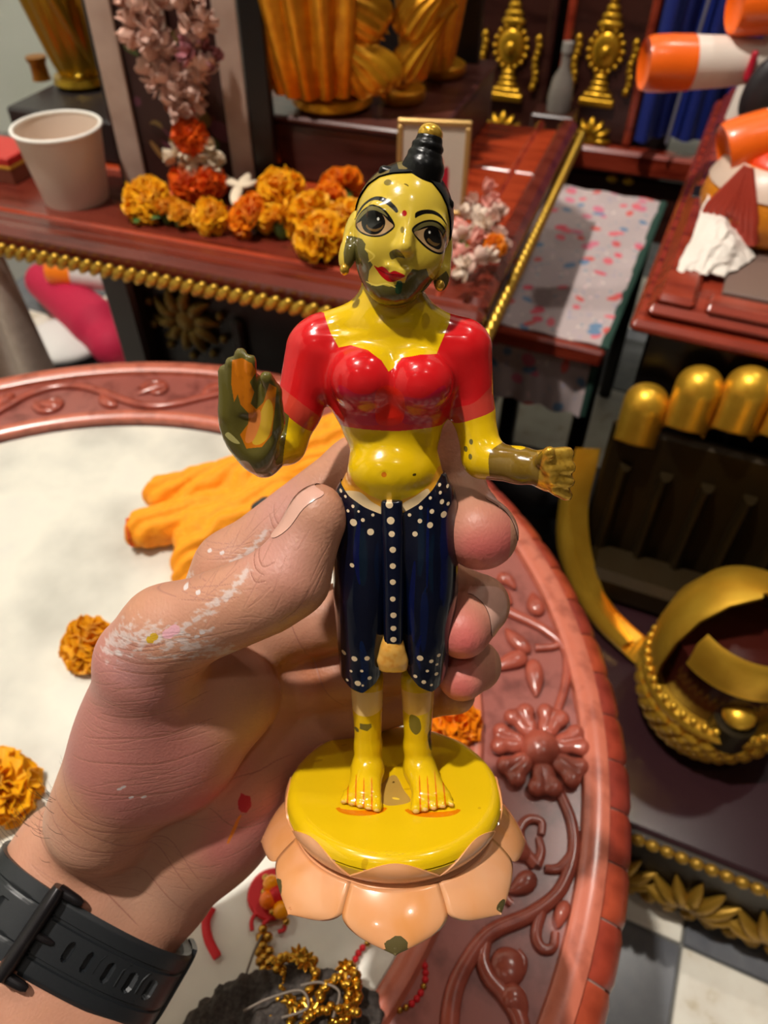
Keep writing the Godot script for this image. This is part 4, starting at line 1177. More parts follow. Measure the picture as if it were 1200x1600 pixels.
	var lines := [
		[Vector2(-116.88, 4.09), Vector2(-107.58, -2.42), Vector2(-95.4, -7.5), Vector2(-80.79, -11.1), Vector2(-68.01, -12.13)], [Vector2(-109.44, 12.94), Vector2(-102.86, 1.59), Vector2(-90.98, -5.97), Vector2(-76.37, -9.55)], [Vector2(-118.18, -2.42), Vector2(-106.63, -12.13), Vector2(-90.25, -19.95), Vector2(-77.71, -25.24), Vector2(-70.02, -38.76)], [Vector2(-109.48, -0.66), Vector2(-93.89, -13.42), Vector2(-80.36, -30.6), Vector2(-72.66, -44.28)],
		[Vector2(-96.36, 28.34), Vector2(-83.81, 30.22), Vector2(-69.5, 29.28), Vector2(-59.12, 30.69)], [Vector2(-101.46, 20), Vector2(-86.77, 21.2), Vector2(-72.39, 19.28), Vector2(-57.68, 21.2)], [Vector2(-89.19, 37.67), Vector2(-74.9, 38.13), Vector2(-60.55, 39.51)], [Vector2(-101.29, 10.04), Vector2(-86.55, 8.8), Vector2(-71.81, 7.05), Vector2(-58.93, 8.55)],
		[Vector2(-63.29, -4.64), Vector2(-50.12, -6.21), Vector2(-38.99, -4.64)], [Vector2(-37.25, 51.85), Vector2(-31.41, 37.71), Vector2(-25.37, 23.08), Vector2(-18.99, 15.58)], [Vector2(-64.75, -13.08), Vector2(-56.17, -21.23), Vector2(-44.87, -23.98)],
		[Vector2(-40.28, 93.26), Vector2(-39.71, 89.95), Vector2(-37.61, 87.6), Vector2(-34.61, 88.77)], [Vector2(-41.53, 90.34), Vector2(-39.86, 86.81), Vector2(-37.33, 85.62)], [Vector2(-41.36, 85.65), Vector2(-39.59, 83.65), Vector2(-36.95, 84.05)],
		[Vector2(-84.9, 58.79), Vector2(-73.41, 57.5), Vector2(-61.71, 58.36), Vector2(-52.12, 57.07)], [Vector2(-82.19, 54.91), Vector2(-71.77, 54.05), Vector2(-62.01, 54.48)], [Vector2(-80.69, 49.01), Vector2(-68.76, 49.9), Vector2(-56.84, 51.22)], [Vector2(-82.41, 64.1), Vector2(-74.83, 63.05), Vector2(-67.03, 64.31)], [Vector2(-33.14, 71.42), Vector2(-28.25, 75.54), Vector2(-24.3, 81.64)],
		[Vector2(-121.73, -15.51), Vector2(-107.69, -26.17), Vector2(-88.81, -37.09), Vector2(-76.72, -53.99)], [Vector2(-131.64, -23.48), Vector2(-116.96, -29.42), Vector2(-104.62, -38.2), Vector2(-92.7, -53.99)]]
	for k in lines.size():
		H.line(lines[k], 1.0, rgb(82, 82, 82))
		S.line(lines[k], 0.4, rgb(160, 106, 90))
	for k in 170: # fine wrinkles across the ball of the thumb, the knuckle and the wrist
		var c: Vector2 = ([Vector2(-78.8, 39.97), Vector2(-83.08, 16.37), Vector2(-73.55, 53.49), Vector2(-94.35, -11.22), Vector2(-83.32, -32.47), Vector2(-38.25, 83.35), Vector2(-56.54, 68.71), Vector2(-54.08, -24.38), Vector2(-108.89, -24.38)] as Array)[k % 9] + Vector2(rng.randf_range(-17, 17), rng.randf_range(-14, 14))
		var d := Vector2(rng.randf_range(3, 9), rng.randf_range(-1.5, 1.5)).rotated(-0.35 if k % 9 in [3, 4, 8] else (0.9 if k % 9 == 5 else 0.05))
		H.line([c - d, c + Vector2(0, rng.randf_range(-0.8, 0.8)), c + d], 0.5, rgb(88, 88, 88))
		S.line([c - d, c + Vector2(0, rng.randf_range(-0.8, 0.8)), c + d], 0.18, rgb(170, 118, 100))
	var white := rgb(206, 194, 192)
	var flake := FastNoiseLite.new()
	flake.seed = 11
	flake.frequency = 0.07
	flake.fractal_octaves = 4
	# dried white paint: a smear over the knuckle and a streak up the thumb, broken up by the grain of the skin
	var streaks := [[[Vector2(-67.89, 65.71), Vector2(-60.36, 69.86), Vector2(-53.98, 74.78), Vector2(-47.68, 79.64), Vector2(-42.9, 85.23)], 2.2, 0.34], [[Vector2(-85.53, 60.07), Vector2(-80.47, 64.31), Vector2(-72.6, 66.42), Vector2(-65.01, 65.58), Vector2(-55.62, 62.62), Vector2(-50.05, 59.22)], 5.2, 0.36], [[Vector2(-82.83, 60.07), Vector2(-75.02, 60.92), Vector2(-65.45, 60.07), Vector2(-55.91, 58.36)], 2.6, 0.12], [[Vector2(-56.28, 68.62), Vector2(-53.98, 69.03), Vector2(-52.39, 70.27)], 1.2, 0.3]]
	for s in streaks:
		var pl: Array = s[0]
		var a0 := Vector2i(1 << 20, 1 << 20)
		var a1 := Vector2i.ZERO
		for p in pl:
			a0 = a0.min(Vector2i(S.px(p)) - Vector2i(26, 26))
			a1 = a1.max(Vector2i(S.px(p)) + Vector2i(26, 26))
		for y in range(a0.y, a1.y):
			for x in range(a0.x, a1.x):
				var q := Vector2(x, y)
				var d := 1e9
				for k in pl.size() - 1:
					d = minf(d, q.distance_to(Geometry2D.get_closest_point_to_segment(q, S.px(pl[k]), S.px(pl[k + 1]))))
				var cover: float = s[2] - d / (s[1] * 5.0) * 0.5 + flake.get_noise_2d(x * 0.8 + y * 0.25, y * 1.5) * 0.6
				if cover > 0.0 and d < s[1] * 8.0:
					S.im.set_pixel(x, y, S.im.get_pixel(x, y).lerp(white, clampf(cover * 2.2, 0.0, 0.74)))
	for q in [Vector2(-86.85, 11.49), Vector2(-85.54, 12.22), Vector2(-83.92, 7.59), Vector2(-80.22, 7.1), Vector2(-55.7, 68), Vector2(-57.33, 66.73), Vector2(-61.84, 78.38), Vector2(-57.28, 78.38)]: S.oval(q, Vector2(0.9, 0.5), white, 0.3)
	for q in [Vector2(-64.01, 68.31), Vector2(-65.81, 67.15)]: S.oval(q, Vector2(1.8, 1.4), rgb(214, 160, 170), 0.3)
	for q in [Vector2(-71.1, 65.3), Vector2(-69.95, 66.23)]: S.oval(q, Vector2(1.2, 1.0), rgb(190, 150, 30))
	S.poly([Vector2(-55.77, -13.09), Vector2(-54.73, -10.69), Vector2(-53.45, -11.75), Vector2(-51.69, -12.56), Vector2(-51.19, -15.77), Vector2(-52.86, -17.39), Vector2(-54.62, -16.58), Vector2(-55.44, -15.24)], rgb(176, 24, 40), false)
	S.line([Vector2(-54.68, -17.66), Vector2(-55.66, -19.02), Vector2(-56.71, -21.47), Vector2(-57.99, -23.93), Vector2(-59.03, -26.13)], 1.3, rgb(220, 124, 36))
	var tex := S.texture()
	var sk := mat(Color.WHITE, 0.46, 0.0, tex)
	sk.metallic_specular = 0.45
	sk.subsurf_scatter_enabled = true
	sk.subsurf_scatter_strength = 0.04
	sk.heightmap_enabled = true
	sk.heightmap_texture = H.texture()
	sk.heightmap_scale = 0.045
	var nailm := mat(rgb(216, 168, 150), 0.25)
	var nails := [[Vector3(-28.98, 100.43, 4), Vector3(-0.93, 0.26, 0.22), Vector3(0.34, 0.94, 0.0), 6.2, 8.6], [Vector3(33.08, 95.13, -8), Vector3(0.74, 0.62, 0.02), Vector3(0.55, -0.75, 0.2), 6.5, 8.5], [Vector3(29.79, 62.61, -9), Vector3(0.88, 0.16, 0.36), Vector3(-0.25, -0.9, 0.3), 5.2, 8.0]]
	var rest := g
	for q in nails:
		var c: Vector3 = q[0] - base
		var nn: Vector3 = q[1].normalized()
		var ax: Vector3 = (q[2] - nn * nn.dot(q[2])).normalized()
		var sd := nn.cross(ax)
		var got := cut(rest, func(p):
			var r: Vector3 = p - c
			var a: float = r.dot(ax) / q[4]
			var b: float = r.dot(sd) / q[3]
			return minf(1.0 - (a ** 4 + b ** 4), r.dot(nn) / 10.0 + 0.55))
		rest = got[1]
		var ng: Geo = got[0]
		for k in ng.v.size(): ng.v[k] += ng.n[k] * 0.22
		part("fingernail", ng.raw(0.001), nailm, o)
	part("hand", planar(rest, lo - off, hi - lo).raw(0.001), sk, o)

	# arm hair along the upper edge of wrist and forearm
	var hair := Geo.new()
	var tries := 0
	var made := 0
	while made < 230 and tries < 40000:
		tries += 1
		var k := rng.randi_range(0, g.v.size() - 1)
		var p := g.v[k] + base
		var n := g.n[k]
		if p.y > 0.0 or p.y < -130.0 or n.x > -0.42 or n.z < -0.75: continue
		if p.x > -85.0: continue
		made += 1
		var l := rng.randf_range(5, 11)
		var d := (n * 0.8 + Vector3(rng.randf_range(-0.3, 0.3), rng.randf_range(0.5, 1.0), rng.randf_range(-0.2, 0.4))).normalized()
		var q := g.v[k]
		hair.add(tube([q - n * 0.3, q + d * l * 0.4, q + d * l * 0.75 + Vector3(0, l * 0.12, 0), q + d * l * 0.9 + Vector3(0, l * 0.32, 0)], [0.07, 0.06, 0.045, 0.02], 4))
	part("arm_hair", hair.mesh(80, 0.001), mat(rgb(28, 22, 20), 0.5), o).set_meta("kind", "stuff")
	watch()


func watch() -> void:
	var cr := Vector3(-123.58, -44.11, -20).lerp(Vector3(-147.51, -80.21, 8), 0.40)
	var cu := Vector3(-95.81, -62.51, -21).lerp(Vector3(-113.57, -91.73, 6), 0.40)
	var mid := (cr + cu) * 0.5 + Vector3(0, 0, 1.0)
	var xa := (cu - cr).normalized()
	var ya := (Vector3(-109.35, -53.65, -20) - Vector3(-131.16, -87.44, 7)).normalized()
	ya = (ya - xa * ya.dot(xa)).normalized()
	var za := xa.cross(ya)
	xa = xa.rotated(za, deg_to_rad(-9.0))
	ya = ya.rotated(za, deg_to_rad(-9.0))
	var B := Basis(Vector3(1, 0, 0), Vector3(0, 0.8746, -0.4848), Vector3(0, 0.4848, 0.8746)) * Basis(xa, ya, za)
	var o := thing("wristwatch", "black rubber wristwatch strap buckled on the inside of the wrist", "wristwatch", Vector3(0.0037, 0.5045, -0.1057) + Basis(Vector3(1, 0, 0), Vector3(0, 0.8746, -0.4848), Vector3(0, 0.4848, 0.8746)) * (mid * 0.001), B)
	var rub := mat(rgb(30, 33, 36), 0.42, 0.0, noise(0.2, 128, [rgb(225, 225, 225), rgb(255, 255, 255)], 2, 41), 80.0)
	var met := mat(rgb(34, 31, 33), 0.35, 0.5)
	var rx := cu.distance_to(cr) * 0.5 + 21.5
	var rz := 22.5
	# a point on the strap: angle from the face towards the little-finger side, height across the strap
	var at := func(a: float, y: float, lift: float) -> Vector3:
		var c := cos(a)
		var s := sin(a)
		var p := pow(pow(absf(s) / rx, 2.5) + pow(absf(c) / rz, 2.5), -1.0 / 2.5)
		return Vector3(s * (p + lift), y, c * (p + lift))
	var holes := [-0.02, 0.26, 0.54, 0.80, 1.02]
	var f := func(u: float, v: float) -> Vector3:
		var a := lerpf(-0.42, 1.95, u)
		var y := lerpf(-13.0, 13.0, v)
		var lift := 3.6
		if absf(y) > 11.6: lift -= (absf(y) - 11.6) * 0.6
		for gy in [-6.4, 6.4]:
			if absf(y - gy) < 0.55: lift -= 0.9
		for h in holes:
			var dx: float = (a - h) * 36.0
			var dy: float = maxf(absf(y) - 1.6, 0.0)
			if dx * dx + dy * dy < 2.6: lift -= 2.1
		return (at as Callable).call(a, y, lift)
	part("strap", slab(f, 240, 60, 3.0).mesh(40, 0.001), rub, o).set_meta("label", "strap end with a row of slotted holes")
	var f2 := func(u: float, v: float) -> Vector3:
		var a := lerpf(-2.4, -0.2, u)
		var y := lerpf(-12.5, 12.5, v)
		var lift := 1.8 - (0.6 if absf(absf(y) - 6.4) < 0.5 else 0.0)
		for h in [-0.98, -1.24]:
			var dx: float = (a - h) * 36.0
			var dy: float = maxf(absf(y) - 1.6, 0.0)
			if dx * dx + dy * dy < 2.2: lift -= 1.2
		return (at as Callable).call(a, y, lift)
	part("under_strap", slab(f2, 120, 40, 2.0).mesh(40, 0.001), rub, o)
	# buckle: a bar across the strap with a tongue and a side frame
	var bar := func(a: float, lift: float, r: float, h: float) -> Geo:
		var p := []
		for k in 9: p.append((at as Callable).call(a, lerpf(-h, h, k / 8.0), lift))
		return tube(p, [r * 0.8, r, r, r, r, r, r, r, r * 0.8], 14, 0.6, Vector3(1, 0, 0))
	part("buckle_bar", ((bar as Callable).call(-0.52, 5.0, 4.6, 15.5) as Geo).mesh(50, 0.001), met, o).set_meta("label", "dark metal buckle bar across the strap")
	var fr := Geo.new()
	for s in [-1.0, 1.0]:
		var p := []
		for k in 7: p.append((at as Callable).call(lerpf(-0.52, -0.2, k / 6.0), s * 14.6, 4.4))
		fr.add(tube(p, [2.2, 2.2, 2.1, 2.0, 1.9, 1.7, 1.0], 10, 0.9))
	part("buckle_frame", fr.mesh(50, 0.001), met, o).set_meta("kind", "stuff")
	var tg := []
	for k in 5: tg.append((at as Callable).call(lerpf(-0.5, -0.24, k / 4.0), 0.0, 5.0 - 0.4 * k))
	part("tongue", tube(tg, [1.9, 1.9, 1.8, 1.6, 1.0], 10, 0.7).mesh(50, 0.001), met, o)
	var kp := func(u: float, v: float) -> Vector3:
		return (at as Callable).call(lerpf(1.5, 1.78, u), lerpf(-14.2, 14.2, v), 5.2 - 0.8 * pow(absf(v * 2.0 - 1.0), 6.0))
	part("strap_keeper", slab(kp, 8, 24, 2.0).mesh(40, 0.001), rub, o)


# ---------- the low round table and what lies on it ----------
const TC := Vector3(-0.213, 0.35, -0.235)   # middle of its top

func lacquer(col: Color, rough := 0.32, dust := Color8(255, 244, 236)) -> StandardMaterial3D:
	var m := mat(col, rough, 0.0, noise(0.02, 256, [rgb(190, 170, 165), rgb(255, 250, 245), dust], 5, 51))
	tri(m, 9.0)
	m.clearcoat_enabled = true
	m.clearcoat = 0.35
	m.clearcoat_roughness = 0.22
	return m


func leaf(pts: Array, wide: float, high: float, up := Vector3.UP, peak := 0.75) -> Geo:
	var p := spline(pts, 5)
	var r := []
	for k in p.size():
		var t := float(k) / (p.size() - 1)
		r.append(wide * maxf(0.12, pow(sin(PI * clampf(pow(t, peak), 0.03, 0.98)), 0.8)))
	return tube(p, r, 12, high / wide, up)


# flat plate along pts, domed towards +z
func plate(pts: Array, wide: float, bulge: float, peak := 1.5) -> Geo:
	var p := spline(pts, 6)
	var m := p.size() - 1
	return slab(func(u: float, v: float) -> Vector3:
		var k := int(round(v * m))
		var t: Vector3 = (p[mini(k + 1, m)] - p[maxi(k - 1, 0)]).normalized()
		var s := t.cross(Vector3.BACK).normalized()
		var w := wide * maxf(0.10, pow(sin(PI * clampf(pow(v, peak), 0.02, 0.985)), 0.75))
		var x := u * 2.0 - 1.0
		return p[k] + s * w * x + Vector3(0, 0, bulge * (1.0 - x * x) * (w / wide) + 0.0012 * cos(x * 14.0)), 14, m, 0.004)


func vine(pts: Array, w0: float, w1: float, high := 0.75) -> Geo:
	var p := spline(pts, 6)
	var r := []
	for k in p.size(): r.append(lerpf(w0, w1, float(k) / (p.size() - 1)))
	return tube(p, r, 10, high)


func blossom(o: Node3D, at: Vector3, r: float, m: Material, turn := 0.0) -> void:
	var f := MeshInstance3D.new()
	f.name = "carved_flower"
	f.mesh = ball(Vector3(r * 0.42, r * 0.34, r * 0.42), Vector3(0, 0.0015, 0), 12, 24).mesh()
	f.material_override = m
	f.position = at
	o.add_child(f, true)
	var pet := body([Ell.new(Vector3(0.62 * r, 0.4 * r * 0.2, 0.0) * 1000.0, Vector3(0.36 * r, 0.15 * r, 0.245 * r) * 1000.0, Vector3.ZERO, 2.0), Ell.new(Vector3(0.84, 0.1, 0.17) * r * 1000.0, Vector3(0.19, 0.15, 0.19) * r * 1000.0, Vector3.ZERO, 2.0),
		Ell.new(Vector3(0.84, 0.1, -0.17) * r * 1000.0, Vector3(0.19, 0.15, 0.19) * r * 1000.0, Vector3.ZERO, 2.0), Ell.new(Vector3(0.66, 0.24, 0.0) * r * 1000.0, Vector3(0.3, 0.07, 0.05) * r * 1000.0, Vector3.ZERO, 1.5, true)], 1.2).raw(0.001)
	for k in 7:
		part("petal", pet, m, f, Transform3D(Basis(Vector3.UP, turn + TAU * k / 7.0), Vector3.ZERO))


func table() -> void:
	var o := thing("low_table", "low round table with a white marble top and a carved red-brown wooden rim", "table", Vector3(TC.x, 0, TC.z))
	var up := Vector3(TC.x, 0, TC.z)
	var marble := mat(rgb(226, 223, 212), 0.28, 0.0, noise(0.006, 512, [rgb(214, 214, 212), rgb(236, 236, 234), rgb(255, 254, 250), rgb(246, 246, 246)], 5, 61))
	tri(marble, 2.6)
	part("marble_top", lathe([Vector2(0.001, 0.344), Vector2(0.259, 0.344), Vector2(0.261, 0.342), Vector2(0.261, 0.325), Vector2(0.001, 0.325)], 96).mesh(), marble, o)
	var wood := lacquer(rgb(150, 86, 78), 0.3)  # brightened towards pink: ceiling sheen put into the colour, with dusty residue
	var carve := lacquer(rgb(164, 82, 66), 0.24)
	var beadm := lacquer(rgb(196, 112, 90), 0.26)
	var brick := lacquer(rgb(164, 64, 44), 0.36)
	part("rim_board", lathe([Vector2(0.262, 0.30), Vector2(0.262, 0.346), Vector2(0.27, 0.347), Vector2(0.328, 0.347), Vector2(0.338, 0.346), Vector2(0.346, 0.340), Vector2(0.346, 0.305), Vector2(0.30, 0.30)], 128, 0, TAU, true).mesh(), wood, o)
	part("inner_moulding", lathe([Vector2(0.2605, 0.346), Vector2(0.2605, 0.350), Vector2(0.263, 0.3525), Vector2(0.267, 0.3532), Vector2(0.271, 0.352), Vector2(0.2735, 0.346)], 128, 0, TAU, true).mesh(), beadm, o)
	part("outer_moulding", lathe([Vector2(0.3275, 0.346), Vector2(0.3285, 0.3515), Vector2(0.332, 0.3535), Vector2(0.338, 0.3535), Vector2(0.342, 0.352), Vector2(0.3435, 0.346)], 128, 0, TAU, true).mesh(), beadm, o)
	part("edge_core", lathe([Vector2(0.33, 0.348), Vector2(0.3445, 0.3475), Vector2(0.352, 0.342), Vector2(0.355, 0.330), Vector2(0.352, 0.314), Vector2(0.342, 0.306), Vector2(0.33, 0.306)], 128, 0, TAU, true).mesh(), mat(rgb(150, 128, 118), 0.7), o)
	var nb := 76
	var step := TAU / nb
	var pr := [Vector2(0.340, 0.3495), Vector2(0.3455, 0.3490), Vector2(0.3515, 0.3455), Vector2(0.3560, 0.339), Vector2(0.3575, 0.330), Vector2(0.3560, 0.320), Vector2(0.351, 0.311), Vector2(0.343, 0.305), Vector2(0.340, 0.305)]
	var rows := []
	for k in 7:
		var t := lerpf(-0.5, 0.5, k / 6.0)
		var lip := 1.0 if k in [0, 6] else 0.0
		var r := []
		for q in pr:
			var rr: float = q.x - lip * 0.0012
			var a: float = t * step * 0.96 + 0.12 * step * (1.0 - absf(q.y - 0.328) / 0.022)
			r.append(Vector3(rr * sin(a), q.y, rr * cos(a)))
		rows.append(r)
	var bm := skin(rows, true).mesh(40)
	var tones := [brick, lacquer(rgb(152, 58, 44), 0.4), lacquer(rgb(178, 76, 48), 0.34)]
	for k in nb: part("edge_block", bm, tones[(k * 7 + k / 3) % 3], o, Transform3D(Basis(Vector3.UP, step * k), Vector3.ZERO))
	part("table_base", lathe([Vector2(0.001, 0.324), Vector2(0.32, 0.306), Vector2(0.30, 0.27), Vector2(0.285, 0.26), Vector2(0.285, 0.03), Vector2(0.31, 0.02), Vector2(0.31, 0.0), Vector2(0.001, 0.0)], 64).mesh(), wood, o)

	# carving on the side in view, then the same kind of scrollwork on round the rim
	var L := func(list: Array) -> Array: return list.map(func(p): return p - up)
	blossom(o, Vector3(0.0892, 0.348, -0.1985) - up, 0.0275, carve, 0.2)
	var stems := [
		[[Vector3(0.1017, 0.3485, -0.22), Vector3(0.1116, 0.3485, -0.2425), Vector3(0.1155, 0.3485, -0.2656), Vector3(0.1048, 0.3485, -0.2813), Vector3(0.0848, 0.3485, -0.2946), Vector3(0.0728, 0.3485, -0.3014)], 0.0026, 0.0042], [[Vector3(0.096, 0.3485, -0.1757), Vector3(0.1004, 0.3485, -0.1582), Vector3(0.0983, 0.3485, -0.1407), Vector3(0.0881, 0.3485, -0.1231), Vector3(0.0725, 0.3485, -0.1125), Vector3(0.0522, 0.3485, -0.1045), Vector3(0.04, 0.3485, -0.0925), Vector3(0.0318, 0.3485, -0.078), Vector3(0.0283, 0.3485, -0.0577)], 0.0028, 0.0046],
		[[Vector3(0.0971, 0.3485, -0.1398), Vector3(0.0899, 0.3485, -0.1341), Vector3(0.0826, 0.3485, -0.1338)], 0.003, 0.002], [[Vector3(0.0783, 0.3485, -0.1353), Vector3(0.0728, 0.3485, -0.1436), Vector3(0.0719, 0.3485, -0.1528), Vector3(0.0775, 0.3485, -0.1589), Vector3(0.0842, 0.3485, -0.1575), Vector3(0.0832, 0.3485, -0.1508)], 0.0034, 0.002], [[Vector3(0.0783, 0.3485, -0.1353), Vector3(0.0819, 0.3485, -0.1423), Vector3(0.0816, 0.3485, -0.1495)], 0.003, 0.0018],
		[[Vector3(0.0777, 0.3485, -0.1137), Vector3(0.0738, 0.3485, -0.104), Vector3(0.0754, 0.3485, -0.0979), Vector3(0.0809, 0.3485, -0.0979), Vector3(0.0832, 0.3485, -0.1045)], 0.003, 0.002], [[Vector3(0.0601, 0.3485, -0.1255), Vector3(0.0608, 0.3485, -0.1201), Vector3(0.0636, 0.3485, -0.1171)], 0.0022, 0.0018],
		[[Vector3(0.051, 0.3485, -0.1057), Vector3(0.0469, 0.3485, -0.0941), Vector3(0.0491, 0.3485, -0.0857), Vector3(0.056, 0.3485, -0.078), Vector3(0.0613, 0.3485, -0.0691), Vector3(0.0627, 0.3485, -0.0532)], 0.0032, 0.0044], [[Vector3(0.0496, 0.3485, -0.0852), Vector3(0.0566, 0.3485, -0.0836), Vector3(0.0636, 0.3485, -0.0867), Vector3(0.0661, 0.3485, -0.0925), Vector3(0.0636, 0.3485, -0.0963)], 0.0028, 0.0018], [[Vector3(0.1168, 0.3485, -0.2734), Vector3(0.1086, 0.3485, -0.2685), Vector3(0.0962, 0.3485, -0.2675)], 0.002, 0.0028]]
	for s in stems: part("carved_stem", vine((L as Callable).call(s[0]), s[1], s[2]).mesh(60), carve, o)
	var leaves := [[[Vector3(0.0923, 0.349, -0.2634), Vector3(0.0846, 0.349, -0.273), Vector3(0.0791, 0.349, -0.282)], 0.0055], [[Vector3(0.0903, 0.349, -0.2605), Vector3(0.0803, 0.349, -0.2577), Vector3(0.0684, 0.349, -0.2512)], 0.0062], [[Vector3(0.0933, 0.349, -0.2587), Vector3(0.0931, 0.349, -0.2458), Vector3(0.092, 0.349, -0.2325)], 0.0058], [[Vector3(0.1022, 0.349, -0.2922), Vector3(0.101, 0.349, -0.3016), Vector3(0.1006, 0.349, -0.3113)], 0.006], [[Vector3(0.0777, 0.349, -0.3246), Vector3(0.0845, 0.349, -0.3224), Vector3(0.0897, 0.349, -0.3146)], 0.0052], [[Vector3(0.0739, 0.349, -0.3135), Vector3(0.0804, 0.349, -0.3091), Vector3(0.0856, 0.349, -0.3016)], 0.0052],
		[[Vector3(0.0644, 0.349, -0.1467), Vector3(0.0705, 0.349, -0.1422), Vector3(0.0766, 0.349, -0.1377)], 0.0048], [[Vector3(0.0769, 0.349, -0.1308), Vector3(0.0705, 0.349, -0.1265), Vector3(0.0629, 0.349, -0.1223)], 0.0052], [[Vector3(0.053, 0.349, -0.084), Vector3(0.0599, 0.349, -0.0914), Vector3(0.0646, 0.349, -0.0956)], 0.0085], [[Vector3(0.0544, 0.349, -0.0805), Vector3(0.0604, 0.349, -0.0764), Vector3(0.0642, 0.349, -0.0695)], 0.006], [[Vector3(0.091, 0.349, -0.1182), Vector3(0.0868, 0.349, -0.1118), Vector3(0.0846, 0.349, -0.1061)], 0.0036]]
	for s in leaves: part("carved_leaf", leaf((L as Callable).call(s[0]), s[1], 0.0042).mesh(60), carve, o)
	var R := func(a: float, r: float) -> Vector3: return Vector3(r * sin(a), 0.3485, r * cos(a))
	for k in 6:
		var a := deg_to_rad(118.0 + 34.0 * k)
		var w := deg_to_rad(34.0)
		var pts := []
		for q in 9: pts.append((R as Callable).call(a + w * q / 8.0, 0.300 + 0.019 * sin(TAU * q / 8.0)))
		part("carved_stem", vine(pts, 0.004, 0.004).mesh(60), carve, o)
		for s in [0, 1]:
			var sg := 1.0 if s == 0 else -1.0
			var c: float = a + w * (0.27 + 0.5 * s)
			var curl := []
			for q in 8: curl.append((R as Callable).call(c, 0.300 - 0.005 * sg) + Vector3(cos(c + q * 0.8 * sg), 0, -sin(c + q * 0.8 * sg)) * (0.0135 - 0.0014 * q))
			part("carved_stem", vine(curl, 0.0034, 0.002).mesh(60), carve, o)
			part("carved_leaf", leaf([(R as Callable).call(c - 0.03, 0.300 - 0.012 * sg), (R as Callable).call(c, 0.300 - 0.008 * sg), (R as Callable).call(c + 0.05, 0.300 + 0.002 * sg)], 0.006, 0.004).mesh(60), carve, o)
			part("carved_leaf", leaf([(R as Callable).call(c + 0.10, 0.300 + 0.019 * sg), (R as Callable).call(c + 0.14, 0.300 + 0.010 * sg), (R as Callable).call(c + 0.15, 0.300 - 0.004 * sg)], 0.006, 0.004).mesh(60), carve, o)
	on_table()


var petal_meshes := []

# a pompom of ruffled petals
func marigold_mesh(r: float, seed_: int, count := 90) -> ArrayMesh:
	var g := Geo.new()
	var q := RandomNumberGenerator.new()
	q.seed = seed_
	for k in count:
		var y := 1.0 - 1.45 * (k + 0.5) / count
		var a := k * 2.39996 + q.randf_range(-0.2, 0.2)
		var d := Vector3(sqrt(maxf(1.0 - y * y, 0.0)) * cos(a), y, sqrt(maxf(1.0 - y * y, 0.0)) * sin(a))
		var side := d.cross(Vector3(q.randf_range(-1, 1), q.randf_range(-0.3, 1), q.randf_range(-1, 1))).normalized()
		var bend := side.cross(d)
		var len := r * q.randf_range(0.84, 1.06)
		var wd := r * q.randf_range(0.26, 0.36)
		var ph := q.randf() * TAU
		var f := func(u: float, v: float) -> Vector3:
			var w := u * 2.0 - 1.0
			var x := wd * (0.25 + 0.75 * pow(v, 0.6)) * w
			var l := lerpf(0.25 * r, len, v) - absf(w) * r * 0.12 * v
			return d * (l * Vector3(1, 0.82, 1)) + side * x + bend * (r * 0.16 * v * v + wd * 0.22 * sin(w * 4.0 + ph) * v)
		g.add(slab(f, 4, 3, r * 0.025))
	return g.mesh(60)


var marigold_look := {}

func marigold(at: Vector3, r: float, tone: String, label: String, group: String, tilt := Vector3.ZERO) -> Node3D:
	if marigold_look.is_empty():
		for t in [["yellow", rgb(255, 206, 16)], ["orange", rgb(255, 166, 6)], ["deep orange", rgb(246, 112, 6)], ["old gold", rgb(248, 190, 20)]]:
			var m := mat(t[1], 0.55, 0.0, noise(0.03, 128, [rgb(255, 224, 190), rgb(255, 246, 226), rgb(255, 255, 255)], 3, 71))
			tri(m, 30.0)
			m.backlight_enabled = true
			m.backlight = t[1] * 0.8
			marigold_look[t[0]] = m
		for k in 3: petal_meshes.append(marigold_mesh(1.0, 100 + k))
		marigold_look["calyx"] = mat(rgb(78, 104, 34), 0.6)
	var o := thing("marigold", label, "flower", at, Basis.from_euler(tilt * (PI / 180.0)), group)
	var n: int = used["marigold"]
	var p := part("petals", petal_meshes[n % 3], marigold_look[tone], o, Transform3D(Basis(Vector3.UP, n * 1.7).scaled(Vector3(r, r * (0.78 + 0.1 * (n % 3)), r)), Vector3.ZERO))
	p.set_meta("kind", "stuff")
	part("calyx", ball(Vector3(r * 0.34, r * 0.5, r * 0.34), Vector3(0, -r * 0.42, 0), 8, 10).mesh(60), marigold_look["calyx"], o)
	return o


func beads(o: Node3D, called: String, pts: Array, r: float, mats: Array) -> void:
	var b := ball(Vector3.ONE * r, Vector3.ZERO, 8, 12).mesh(60)
	for k in pts.size(): part(called, b, mats[k % mats.size()], o, tf(pts[k] - o.position))


